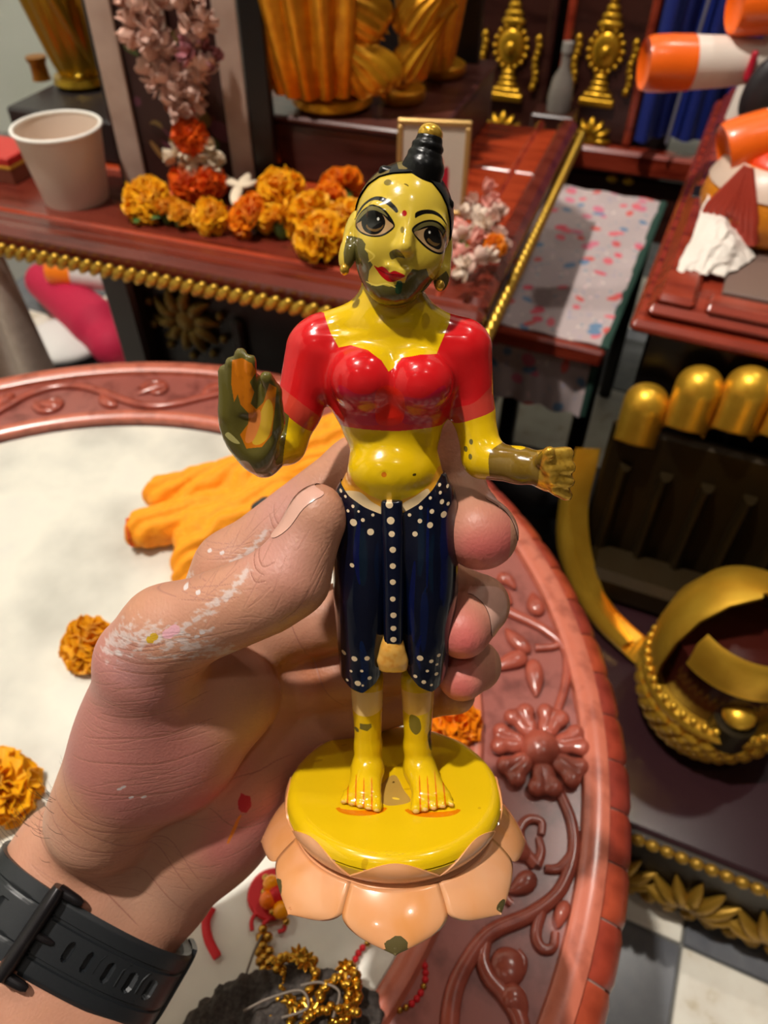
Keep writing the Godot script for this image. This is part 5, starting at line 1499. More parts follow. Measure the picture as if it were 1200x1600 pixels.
func on_table() -> void:
	# folded orange cloth
	var cloth := mat(rgb(255, 168, 8), 0.75, 0.0, noise(0.03, 256, [rgb(245, 225, 205), rgb(255, 250, 240)], 4, 81), 0.0)
	tri(cloth, 20.0)
	cloth.rim_enabled = true
	cloth.rim = 0.25
	cloth.backlight_enabled = true
	cloth.backlight = Color(0.25, 0.11, 0.0)
	var base: Vector3 = Vector3(-0.1064, 0.345, -0.3911)
	var o := thing("folded_cloth", "bright orange cloth folded in loose rolls on the marble table top behind the hand", "cloth", base)
	var mm := func(p: Vector3) -> Vector3: return (p - base) * 1000.0
	var P := []
	for s in [[Vector3(-0.1723, 0.358, -0.362), Vector3(-0.1211, 0.36, -0.3766), 13.5, 16.0, 3.0], [Vector3(-0.1659, 0.36, -0.3952), Vector3(-0.0954, 0.368, -0.4034), 13.0, 20.0, 5.0], [Vector3(-0.0961, 0.366, -0.4076), Vector3(-0.03, 0.37, -0.4433), 20.0, 24.0, 6.0], [Vector3(-0.1345, 0.355, -0.3322), Vector3(-0.1279, 0.358, -0.3595), 12.0, 16.0, 5.0],
			[Vector3(-0.127, 0.36, -0.3455), Vector3(-0.0743, 0.366, -0.3805), 18.0, 24.0, 8.0], [Vector3(-0.0754, 0.362, -0.3878), Vector3(-0.0197, 0.365, -0.4266), 20.0, 20.0, 8.0], [Vector3(-0.1348, 0.352, -0.3211), Vector3(-0.0826, 0.356, -0.3613), 9.0, 18.0, 6.0], [Vector3(-0.0826, 0.356, -0.3613), Vector3(-0.0189, 0.358, -0.3851), 16.0, 18.0, 8.0]]:
		P.append(Cap.new((mm as Callable).call(s[0]), (mm as Callable).call(s[1]), s[2], s[3], s[4]))
	var g := body(P, 2.2)
	var nf := FastNoiseLite.new()
	nf.seed = 4
	nf.frequency = 0.03
	for k in g.v.size(): # pleats that run along the folds, and a flat underside
		var p := g.v[k]
		var across := p.x * 0.42 + p.z * 0.9
		p += g.n[k] * (1.5 * sin(across * 0.55 + nf.get_noise_2d(p.x * 0.6, p.z * 0.6) * 6.0) + 1.6 * nf.get_noise_3dv(p * 1.6))
		p.y = maxf(p.y, -0.6)
		g.v[k] = p
	g.smooth()
	part("cloth_body", g.raw(0.001), cloth, o)
	var roll := cloth.duplicate()
	roll.albedo_color = rgb(226, 100, 6)
	var ends := Geo.new()
	var spiral := []
	for k in 22: spiral.append(Vector3(-0.1806, 0.357, -0.361) - base + Vector3(0.0015 * sin(k * 0.7), cos(k * 0.62) * (0.0125 - 0.0004 * k), sin(k * 0.62) * (0.0125 - 0.0004 * k)))
	part("rolled_end", tube(spiral, 0.0013, 6).mesh(60), roll, o).set_meta("label", "darker orange rolled end of the cloth")
	var clip := thing("black_scrap", "small black scrap lying on the orange cloth", "scrap", Vector3(-0.0841, 0.388, -0.3556))
	part("scrap", body([Ell.new(Vector3(0, 0, 0), Vector3(7, 3, 5), Vector3(0, 20, 10), 2.0), Ell.new(Vector3(3, 1, -3), Vector3(4, 3, 4), Vector3.ZERO, 2.0)], 1.0).raw(0.001), mat(rgb(34, 38, 40), 0.6), clip)

	marigold(Vector3(-0.1857, 0.352, -0.2643) + Vector3(0, 0.004, 0), 0.0195, "old gold", "golden marigold head lying alone on the marble above the ball of the thumb", "", Vector3(35, 0, 20))
	marigold(Vector3(-0.2073, 0.352, -0.1728) + Vector3(0, 0.004, 0), 0.022, "yellow", "yellow marigold head at the photo's left edge, left of the wrist", "", Vector3(20, 40, -30))
	marigold(Vector3(0.0387, 0.352, -0.2107) + Vector3(0, 0.004, 0), 0.018, "orange", "orange marigold on the marble, showing between the pedestal and the carved rim", "", Vector3(10, 0, 0))

	# red cords
	var redm := mat(rgb(206, 14, 26), 0.6)
	var c := thing("red_cord", "short curved red cord on the marble just below the palm", "cord", Vector3(-0.0846, 0.345, -0.1057))
	part("cord", tube(spline([Vector3(-0.0854, 0.3465, -0.116), Vector3(-0.0875, 0.3465, -0.1096), Vector3(-0.085, 0.3465, -0.1017), Vector3(-0.0794, 0.3465, -0.0941)], 6).map(func(p): return p - c.position), [0.0021, 0.0023, 0.0023, 0.0022, 0.0022, 0.0022, 0.0022, 0.0022, 0.0022, 0.0022, 0.0022, 0.0022, 0.0022, 0.0022, 0.0022, 0.0022, 0.0022, 0.0022, 0.002], 8, 0.6).mesh(60), redm, c)
	# beaded red and orange ornament
	var gold := mat(rgb(206, 160, 70), 0.22, 1.0)
	var orb := mat(rgb(255, 160, 6), 0.22)
	var orb2 := mat(rgb(252, 120, 8), 0.22)
	var k := thing("beaded_ornament", "round red ornament with orange and gold beads and red threads, below the palm", "ornament", Vector3(-0.0563, 0.345, -0.1223))
	part("backing", lathe([Vector2(0.0002, 0), Vector2(0.012, 0), Vector2(0.0125, 0.0016), Vector2(0.0115, 0.003), Vector2(0.0002, 0.0034)], 28).mesh(), redm, k)
	beads(k, "orange_bead", [Vector3(-0.0564, 0.352, -0.1253), Vector3(-0.0505, 0.352, -0.1268), Vector3(-0.0573, 0.352, -0.1179), Vector3(-0.0502, 0.352, -0.1132), Vector3(-0.0534, 0.352, -0.1202)], 0.0044, [orb, orb, orb2, orb, redm])
	beads(k, "gold_bead", [Vector3(-0.0598, 0.35, -0.122), Vector3(-0.0548, 0.35, -0.1132), Vector3(-0.0532, 0.35, -0.1232), Vector3(-0.0477, 0.35, -0.1087), Vector3(-0.0599, 0.35, -0.1287)], 0.0019, [gold])
	for s in [[Vector3(-0.0547, 0.347, -0.1152), Vector3(-0.061, 0.347, -0.1147), Vector3(-0.0649, 0.347, -0.1106), Vector3(-0.0643, 0.347, -0.1055)], [Vector3(-0.0539, 0.347, -0.1141), Vector3(-0.0567, 0.347, -0.1106), Vector3(-0.0596, 0.347, -0.1083)], [Vector3(-0.0485, 0.347, -0.1106), Vector3(-0.0487, 0.347, -0.1061), Vector3(-0.0517, 0.347, -0.1049)]]:
		part("thread", tube(spline(s, 6).map(func(p): return p - k.position), 0.0011, 6).mesh(60), redm, k)
	# strand of gold beads
	var st := thing("bead_strand", "short strand of paired gold beads below the red beaded ornament", "bead strand", Vector3(-0.0578, 0.345, -0.0988))
	beads(st, "bead", [Vector3(-0.0589, 0.348, -0.1058), Vector3(-0.056, 0.348, -0.1025), Vector3(-0.0597, 0.348, -0.1022), Vector3(-0.0581, 0.348, -0.0986), Vector3(-0.0548, 0.348, -0.0964), Vector3(-0.0596, 0.348, -0.0961), Vector3(-0.0572, 0.348, -0.0937), Vector3(-0.0546, 0.348, -0.0916), Vector3(-0.0586, 0.348, -0.0921), Vector3(-0.0567, 0.348, -0.0889), Vector3(-0.0538, 0.348, -0.0874), Vector3(-0.0576, 0.348, -0.0863), Vector3(-0.0549, 0.348, -0.0837)], 0.0024, [gold, gold, mat(rgb(190, 140, 60), 0.3, 1.0)])
	# bracelet
	var br := thing("bracelet", "small bracelet of red and gold beads lying on the marble under the pedestal", "bracelet", Vector3(0.0024, 0.345, -0.088))
	var ring := []
	for q in 34:
		var a := TAU * q / 34.0
		ring.append(Vector3(0.0024, 0.3468, -0.0876) + Vector3(0.0172 * cos(a), 0, 0.0155 * sin(a)) + Vector3(0, 0.0004, 0))
	var pat := [redm, redm, gold, redm, redm, redm, gold, gold]
	var seq := []
	for q in 34: seq.append(gold if (q > 5 and q < 14) else pat[q % 8])
	beads(br, "bead", ring, 0.0016, seq)
	heap()


func heap() -> void:
	var gold := mat(rgb(214, 164, 60), 0.25, 1.0)
	var base: Vector3 = Vector3(-0.0471, 0.345, -0.0739)
	var net := mat(rgb(84, 78, 74), 0.85)
	tri(net, 60.0)
	net.albedo_texture = noise(0.05, 128, [rgb(120, 110, 105), rgb(255, 250, 245)], 4, 91)
	var o := thing("net_pouch", "crumpled dark grey net pouch lying under a tangle of gold jewellery", "pouch", base)
	var P := []

	for p in [Vector3(-0.071, 0.352, -0.0676), Vector3(-0.058, 0.355, -0.0723), Vector3(-0.0432, 0.356, -0.0741), Vector3(-0.0286, 0.356, -0.0707), Vector3(-0.0157, 0.354, -0.0672), Vector3(-0.0504, 0.356, -0.0608), Vector3(-0.0304, 0.358, -0.0577), Vector3(-0.0763, 0.35, -0.0594), Vector3(-0.0156, 0.355, -0.0568)]:
		P.append(Ell.new((p - base) * 1000.0, Vector3(15, 10, 14), Vector3(rng.randf_range(-20, 20), rng.randf_range(0, 90), 0), 6.0))
	var g := body(P, 1.6)
	var nf := FastNoiseLite.new()
	nf.frequency = 0.05
	for k in g.v.size():
		var p := g.v[k] + g.n[k] * (nf.get_noise_3dv(g.v[k]) * 4.5 + 1.2 * sin(g.v[k].x * 0.7 + nf.get_noise_3dv(g.v[k] * 0.7) * 9.0))
		p.y = maxf(p.y, -0.6)
		g.v[k] = p
	g.smooth()
	part("net", g.raw(0.001), net, o)
	# thin pale cords that wander over the pouch
	for s in [[Vector3(-0.0653, 0.352, -0.0676), Vector3(-0.0648, 0.352, -0.0814), Vector3(-0.0617, 0.352, -0.0944), Vector3(-0.0584, 0.352, -0.1025)], [Vector3(-0.0603, 0.372, -0.0678), Vector3(-0.0498, 0.372, -0.0725), Vector3(-0.0362, 0.372, -0.0754), Vector3(-0.033, 0.372, -0.069), Vector3(-0.0436, 0.372, -0.0655)], [Vector3(-0.0364, 0.372, -0.0773), Vector3(-0.028, 0.372, -0.0785), Vector3(-0.0195, 0.372, -0.0749), Vector3(-0.0218, 0.372, -0.0655)]]:
		part("drawcord", tube(spline(s, 7).map(func(p): return p - base), 0.0006, 6).mesh(60), mat(rgb(120, 108, 96), 0.7), o)
	var j := thing("gold_jewellery", "tangled gold chains and filigree pieces heaped on the dark net pouch", "jewellery", base + Vector3(0, 0.02, 0))
	var bead := ball(Vector3.ONE * 0.0021, Vector3.ZERO, 6, 8).mesh(60)
	for path in [[Vector3(-0.0476, 0.366, -0.0885), Vector3(-0.0378, 0.366, -0.0895), Vector3(-0.0318, 0.366, -0.087), Vector3(-0.0318, 0.366, -0.0785), Vector3(-0.0364, 0.366, -0.0713), Vector3(-0.0413, 0.366, -0.0643)], [Vector3(-0.0173, 0.368, -0.0865), Vector3(-0.0126, 0.368, -0.083), Vector3(-0.0112, 0.368, -0.0757), Vector3(-0.0152, 0.368, -0.0686), Vector3(-0.0219, 0.368, -0.0639)], [Vector3(-0.0278, 0.37, -0.0729), Vector3(-0.0253, 0.37, -0.0777), Vector3(-0.0198, 0.37, -0.0801), Vector3(-0.0154, 0.37, -0.0765), Vector3(-0.0164, 0.37, -0.0659)], [Vector3(-0.051, 0.364, -0.089), Vector3(-0.0462, 0.364, -0.0839), Vector3(-0.0464, 0.364, -0.074), Vector3(-0.0488, 0.364, -0.0646)], [Vector3(-0.0353, 0.372, -0.0633), Vector3(-0.022, 0.372, -0.069), Vector3(-0.011, 0.372, -0.0678)]]:
		var p := spline(path, 14)
		for k in range(0, p.size(), 2): part("bead", bead, gold, j, tf(p[k] - j.position + Vector3(rng.randf_range(-1, 1), rng.randf_range(-1, 1), rng.randf_range(-1, 1)) * 0.001))
	for q in [Vector3(-0.0352, 0.368, -0.088), Vector3(-0.0388, 0.368, -0.0896), Vector3(-0.0172, 0.368, -0.085), Vector3(-0.0141, 0.368, -0.0781), Vector3(-0.0316, 0.368, -0.0686), Vector3(-0.0404, 0.368, -0.0718)]:
		var cup := Geo.new()
		for k in 8: cup.add(leaf([Vector3.ZERO, Vector3(cos(TAU * k / 8), 0.25, sin(TAU * k / 8)) * 0.0045, Vector3(cos(TAU * k / 8), 0.4, sin(TAU * k / 8)) * 0.0085], 0.0024, 0.0012))
		cup.add(ball(Vector3.ONE * 0.003, Vector3(0, 0.001, 0), 6, 8))
		part("filigree_flower", cup.mesh(60), gold, j, tf(q - j.position, Vector3(rng.randf_range(-40, 40), 0, rng.randf_range(-40, 40)), 0.55)).set_meta("kind", "stuff")


# ---------- the altar platform on the left and what stands on it ----------
const ALT := Vector3(0.075, 0, -0.507)   # its near right corner, on the floor
const ALT_TURN := -0.34383

func wood(col: Color, rough := 0.3, dark := Color8(150, 110, 100)) -> StandardMaterial3D:
	var m := mat(col, rough, 0.0, noise(0.012, 256, [dark, rgb(225, 205, 195), rgb(255, 250, 245), rgb(235, 215, 205)], 5, 101))
	tri(m, 1.0, Vector3(2.0, 12.0, 14.0))
	m.clearcoat_enabled = true
	m.clearcoat = 0.3
	m.clearcoat_roughness = 0.2
	return m


func altar() -> void:
	var B := Basis(Vector3.UP, ALT_TURN)
	var o := thing("altar_platform", "red-brown wooden altar platform edged with a twisted gold rope moulding", "platform", ALT, B)
	var red := wood(rgb(112, 46, 34), 0.26)
	var warmw := wood(rgb(172, 66, 32), 0.24)
	var black := mat(rgb(20, 16, 15), 0.4)
	var gold := mat(rgb(238, 196, 84), 0.32, 0.8, noise(0.05, 128, [rgb(150, 140, 110), rgb(255, 250, 235)], 3, 103))
	tri(gold, 40.0)
	var dullg := mat(rgb(120, 96, 36), 0.45, 0.6)
	# top: three boards, a raised edge moulding along front and right
	for k in 3: part("top_board", box(Vector3(0.872 if k == 0 else 0.557, 0.016, 0.1345), 0.0015).mesh(), [red, warmw, warmw][k], o, tf(Vector3(-0.456 if k == 0 else -0.2985, 0.428, -0.092 - 0.136 * k)))
	part("edge_moulding", box(Vector3(0.9, 0.022, 0.022), 0.006).mesh(), red, o, tf(Vector3(-0.45, 0.429, -0.012)))
	part("edge_moulding", box(Vector3(0.022, 0.0214, 0.4415), 0.006).mesh(), red, o, tf(Vector3(-0.012, 0.429, -0.2443)))
	part("edge_moulding", box(Vector3(0.010, 0.019, 0.43), 0.004).mesh(), warmw, o, tf(Vector3(-0.043, 0.4285, -0.24)))
	part("edge_moulding", box(Vector3(0.86, 0.019, 0.009), 0.004).mesh(), warmw, o, tf(Vector3(-0.47, 0.4285, -0.041)))
	var bead := body([Cap.new(Vector3(-4.2, -4.0, 1.0), Vector3(4.2, 4.0, 1.0), 3.7, 3.7, 1.0), Ell.new(Vector3(0, 0, 2.0), Vector3(4.5, 5.4, 4.0), Vector3(0, 0, -45), 2.0)], 1.0).raw(0.001)
	for k in 76: part("rope_twist", bead, gold, o, tf(Vector3(-0.004 - 0.0116 * k, 0.421, 0.004)))
	for k in 40: part("rope_twist", bead, gold, o, tf(Vector3(0.004, 0.421, -0.004 - 0.0116 * k), Vector3(0, 90, 0)))
	part("under_edge", box(Vector3(0.56, 0.014, 0.45), 0.002).mesh(), black, o, tf(Vector3(-0.29, 0.412, -0.235)))
	part("under_edge", box(Vector3(0.88, 0.014, 0.14), 0.002).mesh(), black, o, tf(Vector3(-0.45, 0.412, -0.08)))
	# body below: corner post, framed dark panel with a dull gold relief
	part("post", box(Vector3(0.034, 0.40, 0.034), 0.004).mesh(), mat(rgb(44, 36, 34), 0.4), o, tf(Vector3(-0.362, 0.204, -0.04)))
	part("post", box(Vector3(0.034, 0.40, 0.034), 0.004).mesh(), black, o, tf(Vector3(-0.09, 0.204, -0.04)))
	part("front_panel", box(Vector3(0.25, 0.40, 0.02), 0.002).mesh(), black, o, tf(Vector3(-0.228, 0.204, -0.055)))
	part("side_panel", box(Vector3(0.02, 0.40, 0.38), 0.002).mesh(), black, o, tf(Vector3(-0.09, 0.204, -0.25)))
	part("back_panel", box(Vector3(0.29, 0.40, 0.02), 0.002).mesh(), black, o, tf(Vector3(-0.228, 0.204, -0.44)))
	part("side_panel", box(Vector3(0.02, 0.40, 0.38), 0.002).mesh(), black, o, tf(Vector3(-0.365, 0.204, -0.25)))
	part("panel_frame", box(Vector3(0.012, 0.33, 0.012), 0.003).mesh(), mat(rgb(40, 34, 32), 0.35), o, tf(Vector3(-0.245, 0.20, -0.043)))
	var relief := Geo.new()
	for k in 10:
		var a := TAU * k / 10.0
		relief.add(leaf([Vector3(cos(a), sin(a), 0) * 0.008, Vector3(cos(a + 0.2), sin(a + 0.2), 0.1) * 0.02, Vector3(cos(a + 0.05), sin(a + 0.05), 0) * 0.033], 0.006, 0.006))
		relief.add(ball(Vector3.ONE * 0.004, Vector3(cos(a + 0.3), sin(a + 0.3), 0) * 0.036, 6, 8))
	relief.add(ball(Vector3(0.012, 0.012, 0.006), Vector3.ZERO, 8, 12))
	part("gold_relief", relief.mesh(60), dullg, o, tf(Vector3(-0.302, 0.352, -0.042), Vector3.ZERO, 1.15)).set_meta("kind", "stuff")
	on_altar(B, gold, red)


func on_altar(B: Basis, gold: StandardMaterial3D, red: Material) -> void:
	# paper cup
	var paper := mat(rgb(224, 204, 186), 0.6)
	var cupat: Vector3 = Vector3(-0.3031, 0.436, -0.7351)
	var cup := thing("paper_cup", "plain white paper cup standing empty on the altar beside the picture frame", "cup", cupat)
	part("cup_wall", lathe([Vector2(0.0305, 0.0), Vector2(0.0395, 0.066), Vector2(0.0385, 0.066), Vector2(0.0298, 0.004), Vector2(0.0005, 0.004), Vector2(0.0005, 0.001), Vector2(0.029, 0.001)], 40).mesh(), paper, cup)
	var lip := []
	for k in 8: lip.append(Vector2(0.0397 + 0.0019 * cos(TAU * k / 8), 0.0662 + 0.0019 * sin(TAU * k / 8)))
	part("cup_rim", lathe(lip, 40, 0, TAU, true).mesh(60), mat(rgb(240, 236, 226), 0.5), cup)

	# picture with a pale mat, hung with a garland
	var fat: Vector3 = Vector3(-0.1939, 0.436, -0.7579)
	var fr := thing("picture_frame", "standing picture with wide pale mat strips, draped with a dried flower garland", "picture frame", fat, Basis(Vector3.RIGHT, -0.06))
	var pale := mat(rgb(196, 172, 156), 0.6, 0.0, noise(0.02, 128, [rgb(225, 215, 210), rgb(255, 255, 255)], 3, 111))
	tri(pale, 8.0)
	part("picture_back", box(Vector3(0.128, 0.26, 0.008), 0.001).mesh(), mat(rgb(40, 26, 22), 0.5), fr, tf(Vector3(-0.001, 0.13, -0.008)))
	part("mat_strip", box(Vector3(0.0215, 0.26, 0.005), 0.001).mesh(), pale, fr, tf(Vector3(-0.0545, 0.13, 0)))
	part("mat_strip", box(Vector3(0.0215, 0.26, 0.005), 0.001).mesh(), pale, fr, tf(Vector3(0.0545, 0.13, 0)))
	part("outer_frame", box(Vector3(0.022, 0.26, 0.02), 0.002).mesh(), mat(rgb(16, 13, 12), 0.35), fr, tf(Vector3(0.077, 0.13, -0.006)))
	part("outer_frame", box(Vector3(0.006, 0.26, 0.01), 0.002).mesh(), mat(rgb(16, 13, 12), 0.35), fr, tf(Vector3(-0.0685, 0.13, -0.012)))
	part("mat_strip", box(Vector3(0.011, 0.15, 0.004), 0.001).mesh(), pale, fr, tf(Vector3(-0.004, 0.185, 0)))
	var pic := Coat.new(Vector2(-44, 0), Vector2(44, 260), 3.0, rgb(56, 30, 26))
	for k in 40: pic.oval(Vector2(rng.randf_range(-40, 40), rng.randf_range(0, 200)), Vector2(rng.randf_range(2, 8), rng.randf_range(3, 14)), [rgb(70, 84, 40), rgb(120, 96, 50), rgb(96, 50, 64), rgb(50, 26, 22), rgb(150, 110, 60), rgb(88, 44, 34)][k % 6], rng.randf())
	var face_ := Geo.new()
	face_.quad(Vector3(-44, 2, 0), Vector3(-44, 260, 0), Vector3(44, 260, 0), Vector3(44, 2, 0))
	face_.smooth()
	part("picture", planar(face_, pic.lo, pic.size()).raw(0.001), mat(Color.WHITE, 0.4, 0.0, pic.texture()), fr, tf(Vector3(0, 0, -0.0035)))

	# garland
	var gz := -0.737
	var ga := thing("garland", "dried pale pink and cream flower garland hanging in two strands over the picture", "garland", Vector3(-0.1842, 0.5001, -0.737))
	var petal := Geo.new()
	var q := RandomNumberGenerator.new()
	q.seed = 3
	for k in 16:
		var d := Vector3(q.randf_range(-1, 1), q.randf_range(-1, 0.7), q.randf_range(-0.4, 1)).normalized()
		var side := d.cross(Vector3(q.randf_range(-1, 1), 0.4, 0.6)).normalized()
		var bend := side.cross(d)
		petal.add(slab(func(u: float, v: float) -> Vector3: return d * (0.15 + 0.85 * v) + side * ((u - 0.5) * 0.62 * sin(PI * (0.12 + 0.8 * v))) + bend * (0.4 * v * v + 0.5 * (u - 0.5) ** 2), 3, 4, 0.03))
	var pm := petal.mesh(60)
	var pinks := []
	for c in [rgb(222, 184, 168), rgb(206, 150, 136), rgb(236, 214, 194), rgb(178, 112, 120), rgb(216, 170, 150)]:
		var m := mat(c, 0.7)
		m.backlight_enabled = true
		m.backlight = c * 0.25
		pinks.append(m)
	var spots := [Vector3(-0.2102, 0.5983, -0.737), Vector3(-0.1967, 0.6063, -0.737), Vector3(-0.2032, 0.5919, -0.737), Vector3(-0.1893, 0.5965, -0.737), Vector3(-0.2104, 0.5799, -0.737), Vector3(-0.1968, 0.5771, -0.737), Vector3(-0.2085, 0.5646, -0.737), Vector3(-0.1923, 0.5675, -0.737), Vector3(-0.2018, 0.5548, -0.737), Vector3(-0.1898, 0.5528, -0.737), Vector3(-0.2019, 0.5387, -0.737), Vector3(-0.1903, 0.5397, -0.737), Vector3(-0.1989, 0.5261, -0.737), Vector3(-0.1869, 0.5283, -0.737), Vector3(-0.1614, 0.6027, -0.737), Vector3(-0.154, 0.5965, -0.737), Vector3(-0.1668, 0.591, -0.737), Vector3(-0.1525, 0.5864, -0.737), Vector3(-0.166, 0.578, -0.737), Vector3(-0.1525, 0.5742, -0.737), Vector3(-0.1665, 0.5637, -0.737), Vector3(-0.1557, 0.5617, -0.737), Vector3(-0.1734, 0.5508, -0.737), Vector3(-0.1602, 0.5488, -0.737), Vector3(-0.1791, 0.5387, -0.737), Vector3(-0.1669, 0.5366, -0.737), Vector3(-0.1882, 0.5219, -0.737), Vector3(-0.1736, 0.5251, -0.737), Vector3(-0.1829, 0.5133, -0.737)]
	for k in spots.size():
		var p := part("flower", pm, pinks[3] if k in [20, 21] else pinks[(k * 3) % 3 if k % 4 else 4], ga, tf(spots[k] - ga.position + Vector3(0, 0, 0.004 * (k % 3)), Vector3(q.randf_range(-30, 30), 70.0 * k, q.randf_range(-40, 40)), q.randf_range(0.0125, 0.0165)))
		p.set_meta("kind", "stuff")
	var strand := mat(rgb(120, 84, 70), 0.8)
	part("strand", tube(spline([Vector3(-0.2074, 0.6167, -0.742), Vector3(-0.2026, 0.5759, -0.742), Vector3(-0.1966, 0.5362, -0.742), Vector3(-0.1843, 0.5106, -0.742)], 6).map(func(p): return p - ga.position), 0.004, 6).mesh(60), strand, ga)
	part("strand", tube(spline([Vector3(-0.1565, 0.6167, -0.742), Vector3(-0.1599, 0.5806, -0.742), Vector3(-0.1683, 0.5464, -0.742), Vector3(-0.1843, 0.5106, -0.742), Vector3(-0.1835, 0.4899, -0.742), Vector3(-0.1888, 0.4482, -0.742)], 6).map(func(p): return p - ga.position), 0.004, 6).mesh(60), strand, ga)
	var whites := mat(rgb(232, 214, 186), 0.6)
	whites.backlight_enabled = true
	whites.backlight = Color(0.2, 0.18, 0.14)
	for p in [Vector3(-0.1954, 0.4771, -0.728), Vector3(-0.1799, 0.4829, -0.728), Vector3(-0.1633, 0.4817, -0.728), Vector3(-0.1749, 0.4701, -0.728), Vector3(-0.189, 0.4665, -0.728), Vector3(-0.1636, 0.4724, -0.728)]: part("white_flower", pm, whites, ga, tf(p - ga.position, Vector3(q.randf_range(-30, 30), q.randf_range(0, 360), q.randf_range(-40, 40)), 0.0125))
	marigold(Vector3(-0.1789, 0.4968, -0.727), 0.0175, "deep orange", "deep orange marigold hanging in the garland just under its pink strands", "", Vector3(70, 0, 0))
	marigold(Vector3(-0.1865, 0.4545, -0.722), 0.02, "deep orange", "deep orange marigold at the bottom end of the garland, below white petals", "", Vector3(60, 20, 0))
	marigold(Vector3(-0.165, 0.4581, -0.722), 0.0165, "deep orange", "smaller deep orange marigold at the garland's end, touching the white blossom", "", Vector3(50, 60, 0))

	# marigolds laid along the altar
	var grp := "marigolds laid along the altar"
	for m in [[Vector3(-0.2218, 0.452, -0.6907), 0.024, "yellow", "yellow marigold with green leaves at the left end of the altar row, beside the cup"], [Vector3(-0.2009, 0.448, -0.6833), 0.0165, "old gold", "old-gold marigold tucked behind the green leaf in the altar row"], [Vector3(-0.1847, 0.447, -0.6721), 0.0145, "old gold", "small old-gold marigold under the deep orange garland end"],
			[Vector3(-0.1581, 0.449, -0.6624), 0.0185, "yellow", "small clear yellow marigold below the garland's end, at the front of the altar row"], [Vector3(-0.1228, 0.451, -0.6606), 0.022, "orange", "orange marigold at the foot of the frame's right mat strip"], [Vector3(-0.0958, 0.455, -0.6977), 0.025, "yellow", "golden yellow marigold in front of the small brass stem"],
			[Vector3(-0.0957, 0.45, -0.655), 0.019, "yellow", "yellow marigold between the orange one and the large pair near the figurine's head"], [Vector3(-0.0679, 0.453, -0.6562), 0.025, "yellow", "large yellow marigold left of the figurine's cheek"], [Vector3(-0.0539, 0.453, -0.6141), 0.026, "yellow", "large yellow marigold nearest the rope moulding, left of the figurine's ear"],
			[Vector3(-0.0409, 0.457, -0.7043), 0.025, "orange", "orange marigold behind the figurine's forehead, topmost of the heap"], [Vector3(-0.0322, 0.452, -0.6558), 0.023, "yellow", "yellow marigold half hidden behind the figurine's temple"], [Vector3(-0.0517, 0.455, -0.6783), 0.021, "orange", "orange marigold in the middle of the heap beside the figurine's eye"]]:
		marigold(m[0], m[1], m[2], m[3], grp, Vector3(rng.randf_range(10, 60), rng.randf_range(0, 360), rng.randf_range(-25, 25)))
	var leafm := mat(rgb(66, 104, 40), 0.5)
	for s in [[[Vector3(-0.2231, 0.442, -0.7081), Vector3(-0.2285, 0.442, -0.6886), Vector3(-0.2284, 0.442, -0.6672)], "dark green leaf under the leftmost yellow marigold of the altar row"], [[Vector3(-0.2015, 0.445, -0.7012), Vector3(-0.206, 0.445, -0.6819), Vector3(-0.2138, 0.445, -0.6686)], "bright green leaf lying across the front of the leftmost marigold"]]:
		var lf := thing("leaf", s[1], "leaf", s[0][1])
		part("blade", leaf(s[0].map(func(p): return p - lf.position), 0.0075, 0.0016).mesh(60), leafm, lf)
	# white blossom with long petals
	var wb := thing("white_blossom", "white blossom with spread narrow petals in front of the frame's right strip", "flower", Vector3(-0.1374, 0.452, -0.7105))
	for s in [[Vector3(-0.1376, 0.456, -0.7154), Vector3(-0.1502, 0.456, -0.7273), Vector3(-0.1639, 0.456, -0.7519)], [Vector3(-0.1376, 0.456, -0.7154), Vector3(-0.1294, 0.456, -0.7184), Vector3(-0.1219, 0.456, -0.7273)], [Vector3(-0.1376, 0.456, -0.7154), Vector3(-0.138, 0.456, -0.6925), Vector3(-0.1362, 0.456, -0.6706)], [Vector3(-0.1376, 0.456, -0.7154), Vector3(-0.1334, 0.456, -0.7303), Vector3(-0.1329, 0.456, -0.7456)]]:
		part("petal", leaf(s.map(func(p): return p - wb.position), 0.0055, 0.003).mesh(60), whites, wb)

	# small brass stem
	var brass := mat(rgb(214, 150, 36), 0.3, 0.9)
	var st := thing("brass_ornament", "small upright brass stem with a rounded knob behind the marigolds", "ornament", Vector3(-0.1105, 0.436, -0.7768))
	part("stem", tube([Vector3(0, 0, 0), Vector3(0.001, 0.02, 0), Vector3(-0.002, 0.036, 0), Vector3(-0.003, 0.046, 0), Vector3(-0.005, 0.054, 0)], [0.007, 0.006, 0.0055, 0.0065, 0.004], 12).mesh(60), brass, st)
	part("knob", ball(Vector3(0.0078, 0.0072, 0.0078), Vector3(-0.004, 0.051, 0)).mesh(60), brass, st)

	# small gilt frame behind the figurine's head
	var sf := thing("small_frame", "small gilt-edged picture standing behind the figurine's topknot", "picture frame", Vector3(0.044, 0.436, -0.6979), Basis(Vector3.UP, -0.12) * Basis(Vector3.RIGHT, -0.12))
	var gilt := mat(rgb(196, 158, 96), 0.35, 0.6)
	for s in [[Vector3(0.066, 0.005, 0.006), Vector3(0, 0.0795, 0)], [Vector3(0.066, 0.005, 0.006), Vector3(0, 0.0025, 0)], [Vector3(0.005, 0.072, 0.006), Vector3(-0.0305, 0.041, 0)], [Vector3(0.005, 0.072, 0.006), Vector3(0.0305, 0.041, 0)]]:
		part("frame_bar", box(s[0], 0.0012).mesh(), gilt, sf, tf(s[1]))
	var pc := Coat.new(Vector2(-29, 4), Vector2(29, 78), 6.0, rgb(206, 190, 172))
	pc.poly([Vector2(0, 30), Vector2(14, 44), Vector2(16, 20), Vector2(20, 4), Vector2(-12, 4), Vector2(-10, 30)], rgb(176, 30, 48))
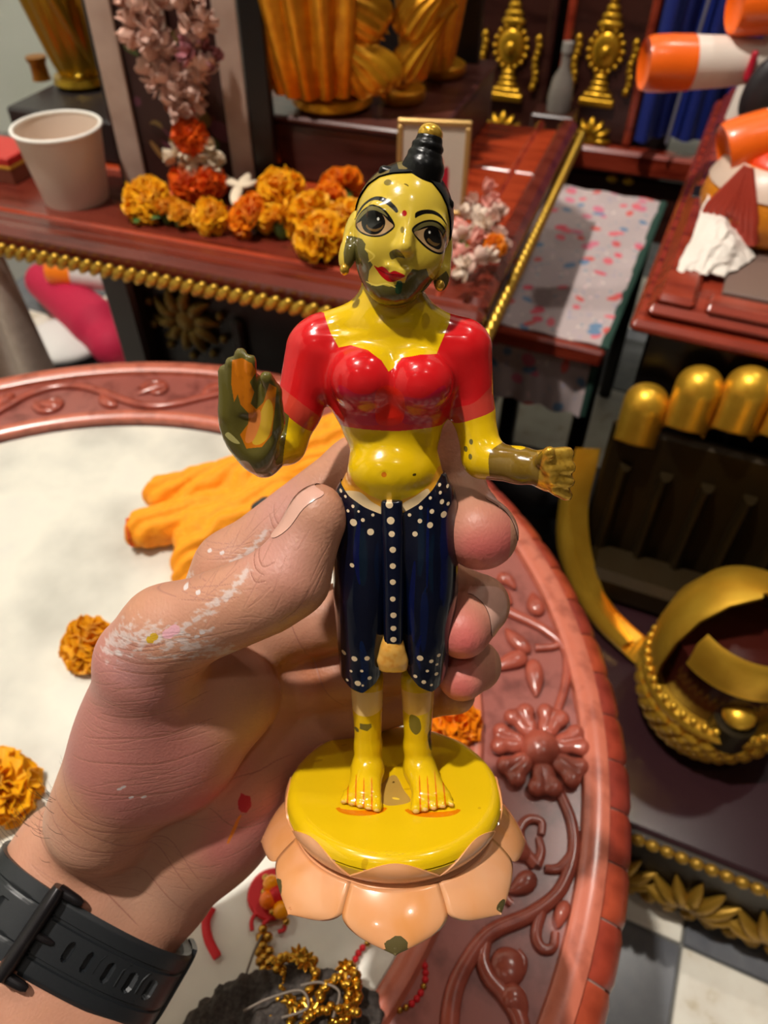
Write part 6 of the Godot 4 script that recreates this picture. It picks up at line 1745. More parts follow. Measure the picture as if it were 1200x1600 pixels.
	pc.oval(Vector2(4, 46), Vector2(6, 7), rgb(206, 120, 96))
	pc.poly([Vector2(-16, 36), Vector2(-8, 44), Vector2(-4, 20), Vector2(-8, 4), Vector2(-18, 4)], rgb(230, 130, 20))
	var f2 := Geo.new()
	f2.quad(Vector3(-29, 4, 0), Vector3(-29, 78, 0), Vector3(29, 78, 0), Vector3(29, 4, 0))
	f2.smooth()
	part("picture", planar(f2, pc.lo, pc.size()).raw(0.001), mat(Color.WHITE, 0.3, 0.0, pc.texture()), sf, tf(Vector3(0, 0, 0.001)))
	part("frame_back", box(Vector3(0.06, 0.078, 0.003), 0.0008).mesh(), mat(rgb(90, 60, 40), 0.6), sf, tf(Vector3(0, 0.04, -0.0022)))

	# bunch of pale pink flowers by the rope corner
	var bu := thing("flower_bunch", "bunch of pale pink flowers with an orange bloom, right of the figurine's face", "flowers", Vector3(0.0774, 0.45, -0.5901))
	var tones := [pinks[0], mat(rgb(240, 170, 156), 0.6), pinks[2]]
	for k in 16:
		var p: Vector3 = ([Vector3(0.0803, 0.456, -0.6706), Vector3(0.0932, 0.456, -0.66), Vector3(0.0812, 0.456, -0.6407), Vector3(0.0986, 0.456, -0.6344), Vector3(0.0706, 0.456, -0.6197), Vector3(0.0832, 0.456, -0.6126), Vector3(0.0972, 0.456, -0.6009), Vector3(0.0722, 0.456, -0.585), Vector3(0.0841, 0.456, -0.5761), Vector3(0.073, 0.456, -0.5569), Vector3(0.0605, 0.456, -0.5696), Vector3(0.0638, 0.456, -0.5445), Vector3(0.0945, 0.456, -0.627), Vector3(0.092, 0.456, -0.6842), Vector3(0.0696, 0.456, -0.6522), Vector3(0.0622, 0.456, -0.594)] as Array)[k]
		part("flower", pm, tones[k % 3], bu, tf(p - bu.position + Vector3(0, 0.006 * (k % 2), 0), Vector3(q.randf_range(-30, 30), 60.0 * k, q.randf_range(-40, 40)), q.randf_range(0.010, 0.0135))).set_meta("kind", "stuff")
	marigold(Vector3(0.0914, 0.462, -0.5819), 0.011, "orange", "small orange bloom set in the pale pink bunch", "", Vector3(50, 0, -30))
	var bl := thing("leaf", "small green leaf between the gilt picture and the pink bunch", "leaf", Vector3(0.0672, 0.452, -0.5998))
	part("blade", leaf([Vector3(0.0632, 0.456, -0.6079), Vector3(0.0663, 0.456, -0.5917), Vector3(0.0662, 0.456, -0.5761)].map(func(p): return p - bl.position), 0.005, 0.0015).mesh(60), mat(rgb(120, 160, 60), 0.5), bl)

	# printed packet at the far left
	var pk := thing("packet", "small red and yellow printed cardboard packet at the left edge of the altar", "packet", Vector3(-0.3987, 0.436, -0.7997), B)
	part("packet_side", box(Vector3(0.07, 0.018, 0.05), 0.001).mesh(), mat(rgb(120, 60, 40), 0.5), pk, tf(Vector3(0, 0.009, 0)))
	part("packet_top", box(Vector3(0.0705, 0.008, 0.0505), 0.001).mesh(), mat(rgb(190, 44, 36), 0.4), pk, tf(Vector3(0, 0.022, 0)))
	part("packet_band", box(Vector3(0.071, 0.003, 0.051), 0.0005).mesh(), mat(rgb(206, 150, 40), 0.4), pk, tf(Vector3(0, 0.0165, 0)))
	statues(B, red)


# robe of a gilded statue: a fluted, flaring skirt
func robe(h: float, r0: float, r1: float, folds: int, deep: float, lean: Vector3) -> Geo:
	var rows := []
	for a in 25:
		var t := a / 24.0
		var r := []
		for b in folds * 8:
			var f := TAU * b / (folds * 8)
			var s := absf(sin(f * folds * 0.5 + 0.7 * sin(t * 2.0)))
			var rr := lerpf(r0, r1, pow(t, 0.8)) * (1.0 - deep * (1.0 - s) * (1.0 - 0.3 * t))
			r.append(Vector3(rr * sin(f), h * t, rr * cos(f) * 0.8) + lean * t * t)
		rows.append(r)
	return skin(rows, true)


func statues(B: Basis, red: Material) -> void:
	var gold := mat(rgb(240, 182, 44), 0.34, 0.65, noise(0.03, 128, [rgb(215, 185, 140), rgb(255, 245, 225)], 3, 121))
	tri(gold, 14.0)
	var plinth := thing("statue_plinth", "dark red-brown block plinth under the large gold statue", "plinth", ALT + B * Vector3(-0.212, 0.436, -0.318), B)
	part("block", box(Vector3(0.22, 0.056, 0.24), 0.003).mesh(), wood(rgb(74, 40, 34), 0.4), plinth, tf(Vector3(0, 0.028, 0)))
	part("cap", box(Vector3(0.226, 0.006, 0.246), 0.002).mesh(), wood(rgb(92, 54, 48), 0.3), plinth, tf(Vector3(0, 0.059, 0)))
	var y := 0.498
	var o := thing("gold_statue", "large gold statue seen from the robe down, pleated folds over round foot discs", "statue", Vector3(-0.0254, 0.498, -0.8048))
	var ctr := [Vector3(-0.0508, 0.498, -0.803), Vector3(0.018, 0.498, -0.8181), Vector3(0.0624, 0.498, -0.9005)]
	for k in 3:
		var r: float = [0.040, 0.024, 0.026][k]
		part("foot_disc", lathe([Vector2(0.0005, 0.0), Vector2(r * 0.8, 0.0), Vector2(r, 0.006), Vector2(r * 0.97, 0.012), Vector2(r * 0.8, 0.0145), Vector2(0.0005, 0.0145)], 32).mesh(50), gold, o, tf(ctr[k] - o.position))
		part("foot", body([Ell.new(Vector3(0, 5, 5), Vector3(8, 5, 12), Vector3.ZERO, 3.0), Ell.new(Vector3(0, 11, -4), Vector3(7, 12, 7), Vector3.ZERO, 4.0)], 1.2).raw(0.001), gold, o, tf(ctr[k] - o.position + Vector3(0, 0.0135, 0)))
	part("robe", robe(0.24, 0.048, 0.095, 15, 0.2, Vector3(-0.01, 0, 0.0)).mesh(60), gold, o, tf(Vector3(-0.0623, 0.515, -0.7999) - o.position))
	part("robe", robe(0.24, 0.026, 0.055, 10, 0.18, Vector3(0.012, 0, 0)).mesh(60), gold, o, tf(Vector3(0.0452, 0.515, -0.8695) - o.position))
	# broad flat sash ends that hang over the pleats, rounded at the foot
	for s in [[[Vector3(-0.0801, 0.6202, -0.772), Vector3(-0.0554, 0.5985, -0.772), Vector3(-0.0293, 0.5844, -0.772), Vector3(-0.008, 0.5728, -0.772), Vector3(0, 0.5669, -0.772)], 0.025], [[Vector3(-0.0646, 0.5747, -0.768), Vector3(-0.0381, 0.5578, -0.768), Vector3(-0.0176, 0.5435, -0.768), Vector3(-0.0024, 0.5287, -0.768), Vector3(0.0024, 0.52, -0.768)], 0.025], [[Vector3(0.0689, 0.6189, -0.78), Vector3(0.0524, 0.6007, -0.78), Vector3(0.0341, 0.5837, -0.78), Vector3(0.0231, 0.569, -0.78), Vector3(0.0186, 0.5609, -0.78)], 0.020], [[Vector3(0.0633, 0.5885, -0.78), Vector3(0.0473, 0.57, -0.78), Vector3(0.0318, 0.5517, -0.78), Vector3(0.0203, 0.5349, -0.78), Vector3(0.0169, 0.5241, -0.78)], 0.019]]:
		var geo := plate(s[0].map(func(p): return p - o.position), s[1], 0.009, 1.8)
		part("sash_fold", geo.mesh(60), gold, o)
	for s in [[[Vector3(-0.1088, 0.5976, -0.772), Vector3(-0.0939, 0.5689, -0.772), Vector3(-0.0835, 0.5435, -0.772), Vector3(-0.0806, 0.5221, -0.772)], 0.009], [[Vector3(-0.0903, 0.6026, -0.77), Vector3(-0.074, 0.5723, -0.77), Vector3(-0.0656, 0.5461, -0.77), Vector3(-0.0661, 0.5216, -0.77)], 0.009], [[Vector3(-0.0727, 0.5886, -0.77), Vector3(-0.06, 0.5594, -0.77), Vector3(-0.0543, 0.5388, -0.77), Vector3(-0.0529, 0.5205, -0.77)], 0.008], [[Vector3(-0.0579, 0.5589, -0.772), Vector3(-0.0448, 0.5414, -0.772), Vector3(-0.0382, 0.5308, -0.772), Vector3(-0.0374, 0.5188, -0.772)], 0.008]]:
		part("pleat", leaf(s[0].map(func(p): return p - o.position), s[1], s[1] * 0.7, Vector3.BACK).mesh(60), gold, o)
	# second statue at the top left on its black plinth
	var p2 := thing("statue_plinth", "low black plinth under the gold statue at the top left", "plinth", ALT + B * Vector3(-0.503, 0.436, -0.245), B)
	part("block", box(Vector3(0.132, 0.044, 0.15), 0.003).mesh(), mat(rgb(34, 28, 28), 0.4), p2, tf(Vector3(0, 0.022, 0)))
	part("back_board", box(Vector3(0.205, 0.32, 0.01), 0.002).mesh(), mat(rgb(18, 13, 12), 0.4), plinth, tf(Vector3(-0.008, 0.218, -0.105)))
	var top: Vector3 = p2.position + Vector3(0, 0.044, 0)
	var s2 := thing("gold_statue", "tall olive-gold robed statue at the top left, on the black plinth", "statue", ALT + B * Vector3(-0.532, 0.48, -0.262))
	var og := mat(rgb(176, 140, 40), 0.32, 0.85)
	part("foot_disc", lathe([Vector2(0.0005, 0.0), Vector2(0.028, 0.0), Vector2(0.033, 0.005), Vector2(0.031, 0.011), Vector2(0.0005, 0.012)], 32).mesh(50), og, s2)
	part("robe", robe(0.26, 0.026, 0.078, 9, 0.16, Vector3(-0.012, 0, 0)).mesh(60), og, s2, tf(Vector3(0, 0.012, 0)))
	part("foot", body([Ell.new(Vector3(4, 3, 16), Vector3(7, 5, 14), Vector3.ZERO, 3.0), Ell.new(Vector3(3, 9, 6), Vector3(6, 10, 7), Vector3.ZERO, 4.0)], 1.2).raw(0.001), og, s2, tf(Vector3(0, 0.012, 0)))
	part("sash_fold", leaf([Vector3(-0.02, 0.17, 0.045), Vector3(0.0, 0.1, 0.04), Vector3(0.022, 0.03, 0.03)], 0.012, 0.006).mesh(60), og, s2)
	var bell := thing("brass_bell", "small brass cylinder bell standing on the black plinth beside the gold statue", "bell", Vector3(-0.3921, 0.48, -0.9507))
	part("bell_body", lathe([Vector2(0.0005, 0), Vector2(0.0105, 0), Vector2(0.0095, 0.004), Vector2(0.009, 0.016), Vector2(0.0115, 0.021), Vector2(0.0115, 0.0235), Vector2(0.0005, 0.0245)], 24).mesh(50), mat(rgb(168, 108, 30), 0.35, 0.8), bell)


# ---------- right side and background ----------
const CAB := Vector3(0.2146, 0, -0.5574)   # near left corner of the right-hand cabinet, on the floor
const CAB_TURN := -0.41364

func planar_xz(g: Geo, lo: Vector2, size: Vector2) -> Geo:
	g.uv = PackedVector2Array()
	for p in g.v: g.uv.append(Vector2((p.x - lo.x) / size.x, (p.z - lo.y) / size.y))
	return g


func back() -> void:
	var B := Basis(Vector3.UP, CAB_TURN)
	var red := wood(rgb(150, 58, 38), 0.24)
	var black := mat(rgb(17, 13, 12), 0.32)
	var gold := mat(rgb(246, 200, 70), 0.36, 0.7, noise(0.02, 128, [rgb(225, 205, 170), rgb(255, 250, 240)], 3, 131))
	tri(gold, 12.0)

	# cloth-covered seat between altar and cabinet
	var seat := thing("low_stool", "low wooden seat with a red-brown rail, under a printed cloth", "seat", CAB + B * Vector3(-0.084, 0, -0.31), B)
	part("seat_rail", box(Vector3(0.155, 0.02, 0.014), 0.003).mesh(), red, seat, tf(Vector3(-0.0215, 0.288, 0.192)))
	part("seat_board", box(Vector3(0.155, 0.014, 0.38), 0.002).mesh(), red, seat, tf(Vector3(-0.0215, 0.288, 0)))
	for s in [-1.0, 1.0]: part("leg", box(Vector3(0.02, 0.28, 0.02), 0.003).mesh(), black, seat, tf(Vector3(0.045 * s, 0.14, 0.15)))
	for s in [-1.0, 1.0]: part("leg", box(Vector3(0.02, 0.28, 0.02), 0.003).mesh(), black, seat, tf(Vector3(0.045 * s, 0.14, -0.15)))
	var C := Coat.new(Vector2(-90, -220), Vector2(90, 220), 4.0, rgb(192, 174, 172))
	for k in 420: C.oval(Vector2(rng.randf_range(-90, 90), rng.randf_range(-220, 220)), Vector2(rng.randf_range(1, 4), rng.randf_range(0.8, 2.4)), [rgb(170, 160, 176), rgb(222, 206, 196), rgb(150, 160, 170), rgb(190, 170, 176), rgb(226, 196, 196)][k % 5], rng.randf() * 3.0)
	for k in 90: C.oval(Vector2(rng.randf_range(-88, 88), rng.randf_range(-215, 215)), Vector2(rng.randf_range(5, 9.5), rng.randf_range(4.0, 8)), [rgb(222, 88, 104), rgb(226, 110, 120), rgb(214, 120, 140), rgb(110, 140, 170), rgb(216, 96, 90)][k % 5], rng.randf() * 3.0)
	var print_ := mat(Color.WHITE, 0.75, 0.0, C.texture())
	var cl := thing("printed_cloth", "pale cloth printed with pink and blue flowers, spread over the low seat", "cloth", seat.position + Vector3(0, 0.296, 0), B)
	var sheet := slab(func(u: float, v: float) -> Vector3: return Vector3(lerpf(-0.098, 0.052, u), 0.0035 + 0.0012 * sin(u * 17.0 + v * 5.0) + 0.001 * sin(v * 23.0), lerpf(-0.2, 0.19, v)), 24, 40, 0.002)
	part("cloth_top", planar_xz(sheet, Vector2(-0.09, -0.22), Vector2(0.18, 0.44)).mesh(60), print_, cl)
	var fall := slab(func(u: float, v: float) -> Vector3: return Vector3(lerpf(-0.098, 0.046, u), -0.018 - 0.075 * v, 0.182 + 0.004 * sin(u * 26.0) * v + 0.006 * v), 30, 10, 0.002)
	fall.uv = PackedVector2Array()
	for p in fall.v: fall.uv.append(Vector2((p.x + 0.09) / 0.18, 0.1 - p.y / 0.44))
	part("cloth_fall", fall.mesh(60), print_, cl)
	var green := mat(rgb(34, 66, 54), 0.8)
	var trim := []
	for k in 24: trim.append(Vector3(0.0535, 0.004 + 0.001 * sin(k * 2.1), lerpf(-0.2, 0.192, k / 23.0)))
	part("green_trim", tube(trim, 0.0052, 8, 0.5).mesh(60), green, cl)
	part("green_trim", tube([Vector3(0.0485, -0.018, 0.186), Vector3(0.049, -0.05, 0.188), Vector3(0.048, -0.09, 0.19)], 0.0045, 8, 0.6).mesh(60), green, cl)
	var cu := thing("black_cushion", "dark cushion lying on the floor in front of the low seat", "cushion", CAB + B * Vector3(-0.075, 0.0, -0.05), B)
	part("cushion_body", body([Ell.new(Vector3(0, 80, 0), Vector3(68, 80, 52), Vector3.ZERO, 8.0), Ell.new(Vector3(0, 150, 0), Vector3(56, 34, 44), Vector3.ZERO, 8.0)], 5.0).raw(0.001), mat(rgb(16, 15, 17), 0.55), cu)

	var floor_sheet := thing("dark_floor_sheet", "dark sheet added to darken the floor between the altar and the black cabinet", "floor_sheet", CAB + B * Vector3(-0.09, 0.0, 0.03), B)  # flat dark piece added only to blacken the floor here
	part("sheet_body", box(Vector3(0.2, 0.008, 0.34), 0.003).mesh(), mat(rgb(20, 17, 18), 0.9), floor_sheet, tf(Vector3(0, 0.004, 0)))
	# right-hand cabinet
	var cab := thing("cabinet", "black cabinet with a moulded red-brown wooden top, at the right", "cabinet", CAB, B)
	part("cabinet_body", box(Vector3(0.6, 0.39, 0.58), 0.003).mesh(), black, cab, tf(Vector3(0.312, 0.201, -0.30)))
	part("top_board", box(Vector3(0.62, 0.012, 0.615), 0.004).mesh(), red, cab, tf(Vector3(0.306, 0.402, -0.305)))
	part("top_board", box(Vector3(0.606, 0.012, 0.6), 0.005).mesh(), red, cab, tf(Vector3(0.308, 0.414, -0.306)))
	part("edge_moulding", box(Vector3(0.032, 0.010, 0.59), 0.004).mesh(), red, cab, tf(Vector3(0.026, 0.4235, -0.306)))
	part("edge_moulding", box(Vector3(0.56, 0.010, 0.026), 0.004).mesh(), red, cab, tf(Vector3(0.33, 0.4235, -0.022)))
	part("inset_slab", box(Vector3(0.54, 0.006, 0.54), 0.001).mesh(), mat(rgb(120, 98, 88), 0.4), cab, tf(Vector3(0.33, 0.4225, -0.315)))
	for z in [-0.235, -0.43]: part("inlay", box(Vector3(0.034, 0.0015, 0.03), 0.0005).mesh(), black, cab, tf(Vector3(0.026, 0.4288, z)))
	on_cabinet()

	# low dark platform with an embossed brass skirting, and the gold pieces that stand on it
	var pl := thing("low_platform", "dark purple-brown low platform with an embossed brass skirting, on the floor at the right", "platform", CAB, B)
	var dusk := mat(rgb(46, 25, 29), 0.22)  # purple darkened: shade under the cabinet overhang is put into this colour
	part("platform_body", box(Vector3(0.66, 0.118, 0.288), 0.003).mesh(), dusk, pl, tf(Vector3(0.36, 0.061, 0.146)))
	var brass := mat(rgb(170, 130, 44), 0.42, 0.6)
	part("skirting_back", box(Vector3(0.62, 0.112, 0.006), 0.001).mesh(), mat(rgb(44, 34, 22), 0.5), pl, tf(Vector3(0.37, 0.060, 0.2925)))
	var fan := Geo.new()
	for k in 7:
		var a := PI * (0.1 + 0.8 * k / 6.0)
		fan.add(leaf([Vector3.ZERO, Vector3(cos(a), sin(a), 0.25) * 0.012, Vector3(cos(a), sin(a), 0.0) * 0.0235], 0.0033, 0.0033))
	fan.add(ball(Vector3(0.004, 0.004, 0.003), Vector3.ZERO, 6, 8))
	var fm := fan.mesh(60)
	var sq := box(Vector3(0.013, 0.013, 0.009), 0.003).mesh()
	for k in 8: part("brass_fan", fm, brass, pl, tf(Vector3(0.118 + 0.07 * k, 0.034, 0.297), Vector3.ZERO, 2.1)).set_meta("kind", "stuff")
	for k in 46: part("brass_bead", ball(Vector3(0.0062, 0.0052, 0.005), Vector3.ZERO, 6, 8).mesh(60) if k == 0 else (pl.get_node("brass_bead") as MeshInstance3D).mesh, brass, pl, tf(Vector3(0.068 + 0.0118 * k, 0.114, 0.297)))
	for k in 30: part("brass_scallop", sq if k == 0 else sq, brass, pl, tf(Vector3(0.07 + 0.018 * k, 0.014, 0.297), Vector3(0, 0, 45)))

	throne(B, gold)
	doors(red)
	left_corner()


func throne(B: Basis, gold: StandardMaterial3D) -> void:
	var dark := mat(rgb(46, 33, 9), 0.45, 0.5)  # gold darkened to carry the shade below the crest lobes
	var o := thing("gold_throne", "gold throne with a scalloped crest and curved side, in front of the black cabinet", "throne", CAB + B * Vector3(0.10, 0.12, 0.012), B)
	# crest: rounded lobes side by side, each the front of a barrel with a domed top
	var whole := body([Cap.new(Vector3(0, -90, 0), Vector3(0, 0, 0), 19.6, 19.6, 2.0), Ell.new(Vector3(0, -50, 30), Vector3(26, 16, 40), Vector3.ZERO, 1.5, true)], 1.6)
	var lobe := cut(whole, func(p): return minf(p.y + 50.0, p.z + 6.0))[0] as Geo
	for k in 6:
		var y: float = [0.216, 0.245, 0.255, 0.26, 0.255, 0.24][k]
		part("crest_lobe", lobe.raw(0.001), gold, o, tf(Vector3(-0.072 + 0.0375 * k, y, 0.0)))
	part("back_panel", box(Vector3(0.23, 0.19, 0.012), 0.004).mesh(), dark, o, tf(Vector3(0.02, 0.096, 0.0)))
	for k in 6: part("back_flute", tube([Vector3(-0.072 + 0.0375 * k, 0.03, 0.004), Vector3(-0.072 + 0.0375 * k, 0.15, 0.004)], 0.016, 12, 0.4, Vector3.RIGHT).mesh(60), dark, o)
	# curved side wall, deep at the back and sweeping forward and down
	var cs := spline([Vector3(-0.122, 0.15, 0.005), Vector3(-0.114, 0.10, 0.03), Vector3(-0.09, 0.055, 0.06), Vector3(-0.058, 0.032, 0.09), Vector3(-0.02, 0.022, 0.112)], 6)
	var wall := slab(func(u: float, v: float) -> Vector3:
		var q: Vector3 = cs[mini(int(round(u * (cs.size() - 1))), cs.size() - 1)]
		return Vector3(q.x + 0.012 * sin(PI * v) * -1.0 + 0.018 * (1.0 - v), lerpf(0.002, q.y, v), q.z + 0.01 * (1.0 - v)), 24, 8, 0.026)
	part("curved_side", wall.mesh(60), gold, o)
	part("seat_block", box(Vector3(0.2, 0.04, 0.05), 0.008).mesh(), dark, o, tf(Vector3(0.02, 0.02, 0.03)))

	# embossed gold pot in front of it
	var p := thing("gold_pot", "round gold pot embossed with scales, dark opening and a bright gold collar", "pot", CAB + B * Vector3(0.156, 0.12, 0.160), B.scaled(Vector3.ONE * 0.98))
	var shell := [Vector2(0.0005, 0.0), Vector2(0.03, 0.0), Vector2(0.048, 0.008), Vector2(0.060, 0.026), Vector2(0.066, 0.048), Vector2(0.066, 0.066)]
	part("pot_bowl", lathe(shell + [Vector2(0.0005, 0.066)], 48).mesh(50), gold, p)
	var sc := Geo.new()
	sc.add(ball(Vector3(0.0072, 0.0066, 0.004), Vector3.ZERO, 6, 10))
	var scm := sc.mesh(60)
	for row in 5:
		for k in 30:
			var y := 0.014 + 0.0098 * row
			var r: float = [0.052, 0.0575, 0.0618, 0.0648, 0.0662][row]
			var a := TAU * (k + 0.5 * (row % 2)) / 30.0
			part("scale", scm, gold, p, Transform3D(Basis(Vector3.UP, a) * Basis(Vector3.RIGHT, -0.45 + 0.1 * row), Vector3(r * sin(a), y, r * cos(a))))
	part("collar_ring", lathe([Vector2(0.064, 0.062), Vector2(0.0685, 0.064), Vector2(0.0695, 0.068), Vector2(0.0675, 0.073), Vector2(0.063, 0.074)], 48, 0, TAU, true).mesh(50), gold, p)
	var bd := ball(Vector3.ONE * 0.0034, Vector3.ZERO, 6, 8).mesh(60)
	for k in 44:
		var a := TAU * k / 44.0
		part("collar_bead", bd, gold, p, tf(Vector3(0.066 * sin(a), 0.0775, 0.066 * cos(a))))
	# upper shell, open towards the room
	var up := []
	for q in [Vector2(0.0645, 0.074), Vector2(0.066, 0.10), Vector2(0.062, 0.13), Vector2(0.050, 0.158), Vector2(0.03, 0.175), Vector2(0.004, 0.18), Vector2(0.004, 0.177), Vector2(0.029, 0.172), Vector2(0.048, 0.156), Vector2(0.059, 0.13), Vector2(0.063, 0.10), Vector2(0.0615, 0.074)]: up.append(q)
	part("upper_shell", lathe(up, 40, 1.9, TAU - 1.0, true).mesh(50), gold, p)
	part("dark_core", lathe([Vector2(0.0005, 0.06), Vector2(0.052, 0.06), Vector2(0.054, 0.125), Vector2(0.0005, 0.13)], 32).mesh(50), mat(rgb(62, 22, 16), 0.18), p)
	part("bright_band", lathe([Vector2(0.05, 0.122), Vector2(0.0585, 0.122), Vector2(0.0575, 0.128), Vector2(0.057, 0.15), Vector2(0.05, 0.158), Vector2(0.045, 0.15)], 40, -0.75, 0.8, true).mesh(50), gold, p)
	part("knob_post", lathe([Vector2(0.0005, 0.058), Vector2(0.018, 0.058), Vector2(0.017, 0.084), Vector2(0.0005, 0.086)], 20).mesh(50), mat(rgb(44, 34, 12), 0.4, 0.5), p, tf(Vector3(0.012, 0, 0.052)))
	part("knob", ball(Vector3(0.0135, 0.010, 0.0135), Vector3(0.012, 0.092, 0.052)).mesh(60), gold, p)


func on_cabinet() -> void:
	var white := mat(rgb(236, 226, 214), 0.6)
	# folded white paper
	var n0: Vector3 = Vector3(0.2935, 0.426, -0.6289)
	var np := thing("folded_napkin", "folded white paper napkin lying on the cabinet top in front of the orange pot", "napkin", n0)
	var A := Vector3(0.2553, 0.4275, -0.604) - n0
	var b := Vector3(0.295, 0.4275, -0.5951) - n0
	var c := Vector3(0.3335, 0.4275, -0.6296) - n0
	var e := Vector3(0.3034, 0.44, -0.6959) - n0
	var crumple := FastNoiseLite.new()
	crumple.seed = 9
	crumple.frequency = 0.55
	part("paper", slab(func(u: float, v: float) -> Vector3:
		var q := A.lerp(b, u).lerp((e + Vector3(0, 0.016, 0)).lerp(c, u), v)
		var hump := sin(PI * u) * sin(PI * v)
		return q + Vector3(0, 0.011 * hump + 0.016 * maxf(0.0, v - 0.4) * (1.0 - u) + 0.0035 * (crumple.get_noise_2d(u * 6.0, v * 6.0) + 0.5) * (0.3 + hump), 0.006 * crumple.get_noise_2d(u * 9.0 + 20.0, v * 5.0)), 22, 26, 0.0012).mesh(30), white, np)
	# squat orange pot with a painted fan and a white band
	var orange := mat(rgb(226, 136, 20), 0.3)
	orange.clearcoat_enabled = true
	orange.clearcoat = 0.5
	var pa: Vector3 = Vector3(0.3558, 0.425, -0.6878)
	var p := thing("orange_pot", "squat glossy orange-yellow painted pot with a red shell on its side, on the cabinet", "pot", pa)
	part("pot_body", lathe([Vector2(0.0005, 0), Vector2(0.042, 0), Vector2(0.055, 0.010), Vector2(0.060, 0.028), Vector2(0.056, 0.048), Vector2(0.044, 0.062), Vector2(0.034, 0.066), Vector2(0.0005, 0.066)], 40).mesh(60), orange, p)
	part("white_band", lathe([Vector2(0.054, 0.046), Vector2(0.0575, 0.047), Vector2(0.050, 0.060), Vector2(0.040, 0.067), Vector2(0.037, 0.063)], 40, 0, TAU, true).mesh(60), mat(rgb(216, 190, 170), 0.35), p)
	part("red_lid", lathe([Vector2(0.0005, 0.062), Vector2(0.036, 0.062), Vector2(0.034, 0.07), Vector2(0.02, 0.078), Vector2(0.0005, 0.08)], 32).mesh(60), mat(rgb(222, 60, 10), 0.3), p)
	var sh := Geo.new()
	for k in 9:
		var a := -0.42 + 0.105 * k
		sh.add(tube([Vector3(0.03 * sin(a) * 0.2, 0.072, 0), Vector3(0.05 * sin(a), 0.035, 0.004), Vector3(0.062 * sin(a), 0.012, 0.0)], [0.0022, 0.0042, 0.0052], 8))
	part("red_shell", sh.mesh(60), mat(rgb(176, 62, 46), 0.35), p, Transform3D(Basis(Vector3.UP, -0.75), Vector3(-0.0445, 0, 0.034))).set_meta("kind", "stuff")
	# white animal figure that reaches in from the right: limbs end in orange hooves
	var o := thing("animal_figure", "glossy white animal figure with orange hooves reaching in at the upper right, above the cabinet", "figurine", Vector3(0.4577, 0.425, -0.7749))
	var hoof := mat(rgb(250, 104, 6), 0.25)
	hoof.clearcoat_enabled = true
	hoof.clearcoat = 0.5
	var wm := mat(rgb(236, 222, 208), 0.3)
	for s in [[Vector3(0.2475, 0.536, -0.8), Vector3(0.2911, 0.537, -0.8), Vector3(0.3687, 0.5445, -0.8), 0.0235], [Vector3(0.3055, 0.4932, -0.7), Vector3(0.3414, 0.5052, -0.7), Vector3(0.396, 0.5166, -0.72), 0.0235], [Vector3(0.3181, 0.5833, -0.8), Vector3(0.3649, 0.5853, -0.8), Vector3(0.4266, 0.5832, -0.82), 0.024]]:
		var ax: Vector3 = (s[1] - s[0]).normalized()
		var up := Vector3.UP
		var sd := up.cross(ax).normalized()
		var bb := Basis(sd, ax, sd.cross(ax))
		var l1: float = (s[1] - s[0]).length()
		var l2: float = (s[2] - s[0]).length()
		var r: float = s[3]
		var rel: Vector3 = s[0] - o.position
		var lg := part("leg", lathe([Vector2(0.0005, l1), Vector2(r * 0.99, l1), Vector2(r * 0.9, lerpf(l1, l2, 0.5)), Vector2(r * 0.74, l2), Vector2(0.0005, l2 + 0.02)], 28).mesh(50), wm, o, Transform3D(bb, rel))
		part("hoof", lathe([Vector2(0.0005, 0.006), Vector2(r * 0.7, 0.005), Vector2(r * 0.93, 0.0), Vector2(r * 1.02, 0.006), Vector2(r * 1.04, l1 * 0.5), Vector2(r * 1.01, l1), Vector2(0.0005, l1)], 28).mesh(50), hoof, lg).set_meta("label", "orange hoof")
	var c0: Vector3 = o.position
	var mm := func(q: Vector3) -> Vector3: return (q - c0) * 1000.0
	part("figure_body", body([Ell.new((mm as Callable).call(Vector3(0.4351, 0.5361, -0.82)), Vector3(60, 75, 50), Vector3.ZERO, 12.0), Cap.new((mm as Callable).call(Vector3(0.435, 0.5024, -0.8)), Vector3(10, 6, 0), 36, 40, 14.0), Cap.new((mm as Callable).call(Vector3(0.3659, 0.544, -0.8)), (mm as Callable).call(Vector3(0.4289, 0.5361, -0.82)), 18, 30, 10.0)], 4.0).raw(0.001), wm, o)
	part("mane", body([Ell.new((mm as Callable).call(Vector3(0.3506, 0.5257, -0.76)), Vector3(17, 30, 12), Vector3(0, 0, -14), 4.0)], 2.0).raw(0.001), mat(rgb(34, 30, 34), 0.5), o)
	part("red_patch", body([Cap.new((mm as Callable).call(Vector3(0.3409, 0.5301, -0.778)), (mm as Callable).call(Vector3(0.3409, 0.5502, -0.778)), 4.0, 3.0, 2.0)], 1.2).raw(0.001), mat(rgb(190, 24, 50), 0.4), o)
	var vs := thing("white_peg", "slim white peg standing on the cabinet's edge below the upper white limb", "peg", Vector3(0.4306, 0.425, -0.9802))
	part("peg", lathe([Vector2(0.0005, 0), Vector2(0.013, 0), Vector2(0.012, 0.01), Vector2(0.008, 0.05), Vector2(0.0005, 0.052)], 20).mesh(50), white, vs)


